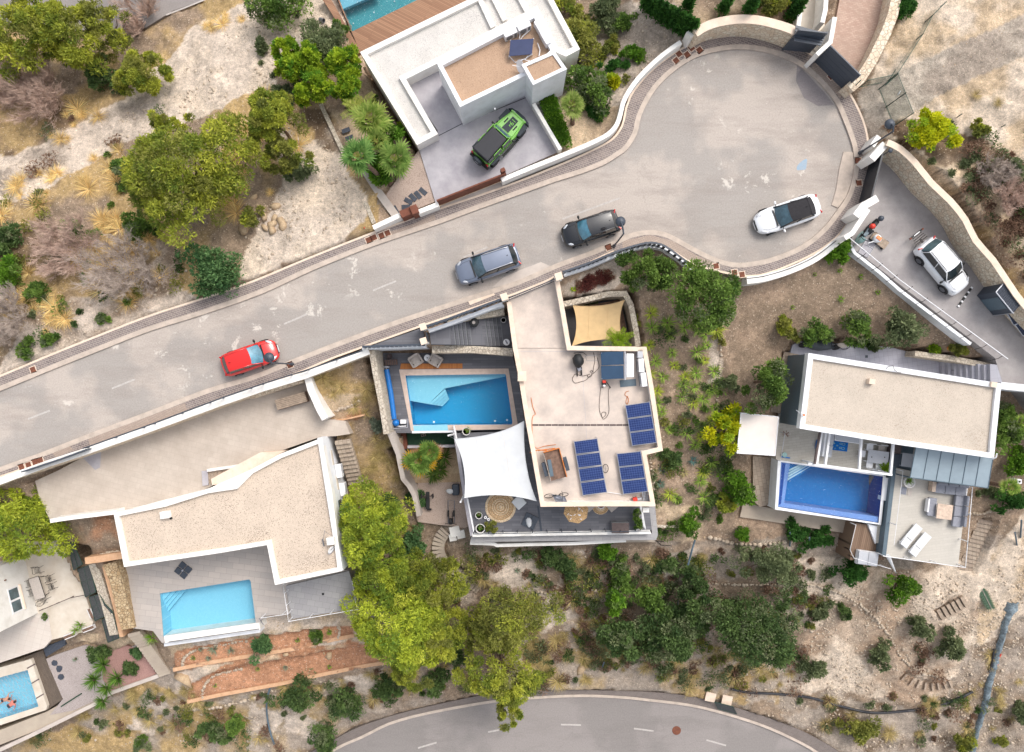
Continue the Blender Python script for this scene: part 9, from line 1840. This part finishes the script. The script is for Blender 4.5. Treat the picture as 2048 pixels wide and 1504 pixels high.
rubble('rubble','small pebbles in the dry garden and upper right field',[([(1480,560),(1700,490),(1990,700),(1600,690),(1480,800)],10),([(1780,-20),(2060,-40),(2060,330),(1760,270)],5)],1.0,.015,.05,'rock_warm',24,-1)
def grass(name,lb,polys,dens,L,seed,c,c2,zref=-3,nb=130,wd=.022,dirb=None):
 q=IPP(polys,dens,seed,zref);z,ok=GH(q);q=q[ok];z=z[ok];Vs=[];Fs=[];Cs=[];k0=0;g=np.random.default_rng(seed)
 kinds=[blades(nb,1.,wd,seed+k,c=c,c2=c2,lift=1.0,droop=.8,jit=.22) for k in range(12)]
 for i in range(len(q)):
  s=L*(.45+.8*g.random()**1.5);V,Fc,cl=kinds[i%12];Vs.append(V*np.array([s,s,.8*s])+np.array([q[i,0],q[i,1],z[i]]));Fs.append(Fc+k0);Cs.append(cl*(.8+.4*g.random()));k0+=len(V)
 o=MN(name,np.concatenate(Vs),np.concatenate(Fs),'dry_blades',np.clip(np.concatenate(Cs),0,1));tag(o,lb,'grass',kind='stuff');return len(q)
ST,ST2=lin((246,218,156),.6),lin((206,166,98),.55);OL,OL2=lin((206,184,128),.55),lin((150,134,84),.5)
n1=grass('dry_grass','dry straw coloured grass tussocks on the left hillside',[([(60,340),(240,300),(260,420),(360,470),(340,560),(300,600),(160,420),(0,470),(0,410)],.55),([(290,70),(330,40),(420,0),(500,-10),(480,20),(360,75)],1.4),([(120,190),(250,220),(170,270),(60,290)],.6),([(0,600),(200,480),(380,560),(330,600),(60,720)],.35),([(470,190),(560,200),(640,330),(500,460),(440,400)],.18)],3.,1.2,31,ST,ST2,-3)
n2=grass('dry_grass','dull dry grass tussocks on the lower slopes',[(MID,.42),(LL,.5),([(1050,1290),(1600,1300),(1600,1400),(1300,1400),(1050,1385)],.9),([(680,740),(745,715),(800,900),(860,1060),(760,1100),(700,880)],.7),([(1600,1400),(1900,1420),(1900,1510),(1650,1500)],.5),([(1960,1330),(2060,1280),(2060,1510),(1960,1510)],.4),([(1790,260),(2060,300),(2060,620),(1980,470),(1880,340)],.5),([(230,1385),(400,1385),(400,1440),(230,1430)],.8)],1.9,1.0,32,OL,OL2,-7)
def scrub(name,lb,polys,dens,seed,kinds,zref=-6):
 q=IPP(polys,dens,seed,zref);z,ok=GH(q);q=q[ok];z=z[ok];g=np.random.default_rng(seed);Vs=[];Fs=[];Cs=[];k0=0
 for i in range(len(q)):
  r=.18+.55*g.random()**2;C=np.array([[q[i,0]+g.normal()*r*.5,q[i,1]+g.normal()*r*.5,z[i]+r*.35]for _ in range(4)]);V,Fc,cl=leaves(C,np.full(4,r*.7),45,.08,kinds[int(g.integers(len(kinds)))],int(g.integers(1e6)),f=.44);Vs.append(V);Fs.append(Fc+k0);Cs.append(cl);k0+=len(V)
 o=MN(name,np.concatenate(Vs),np.concatenate(Fs),'foliage',np.concatenate(Cs));tag(o,lb,'scrub',kind='stuff')
scrub('scrub','low green scrub cushions covering the lower slopes',[(MID,.6),([(940,1092),(1400,1086),(1400,1150),(1180,1165),(950,1150)],1.2),([(1150,1190),(1640,1180),(1600,1350),(1150,1350)],.9),(LL,.45),([(1050,1290),(1600,1300),(1600,1400),(1050,1385)],.45),([(1600,1400),(2060,1400),(2060,1510),(1650,1500)],.35),([(1410,1060),(1700,1100),(1640,1180),(1410,1160)],.35)],2.7,41,['dark','olive','pineolive','heath','olive','heath'],-8)
scrub('scrub','brown dried heath cushions on the right bank',[([(1770,255),(1850,240),(1960,270),(2060,350),(2060,640),(1990,500),(1930,410),(1860,335)],2.2),([(60,180),(230,200),(200,260),(0,320),(0,200)],.8),([(1960,1330),(2060,1280),(2060,1510),(1960,1510)],.8)],1.,43,['heath','heath','olive'],1)
scrub('scrub','low scrub on the upper hillside and gardens',[([(0,400),(250,320),(400,560),(100,720),(0,740)],.7),([(1310,600),(1440,640),(1500,1060),(1310,1100)],1.3),([(1440,800),(1480,820),(1500,1080),(1420,1080)],1.2),([(1800,280),(2060,320),(2060,600),(1900,400)],.35),([(600,200),(640,210),(740,430),(700,420)],.3),(UL,.06),([(1130,120),(1250,60),(1260,200),(1130,290)],.3),([(700,120),(740,160),(830,390),(770,380),(690,200)],.5)],1.,42,['olive','bush','pineolive','dark'],-2)
print('tufts',n1,n2,'objects',len(bpy.data.objects),'polys',sum(len(o.data.polygons) for o in bpy.data.objects if o.type=='MESH'))
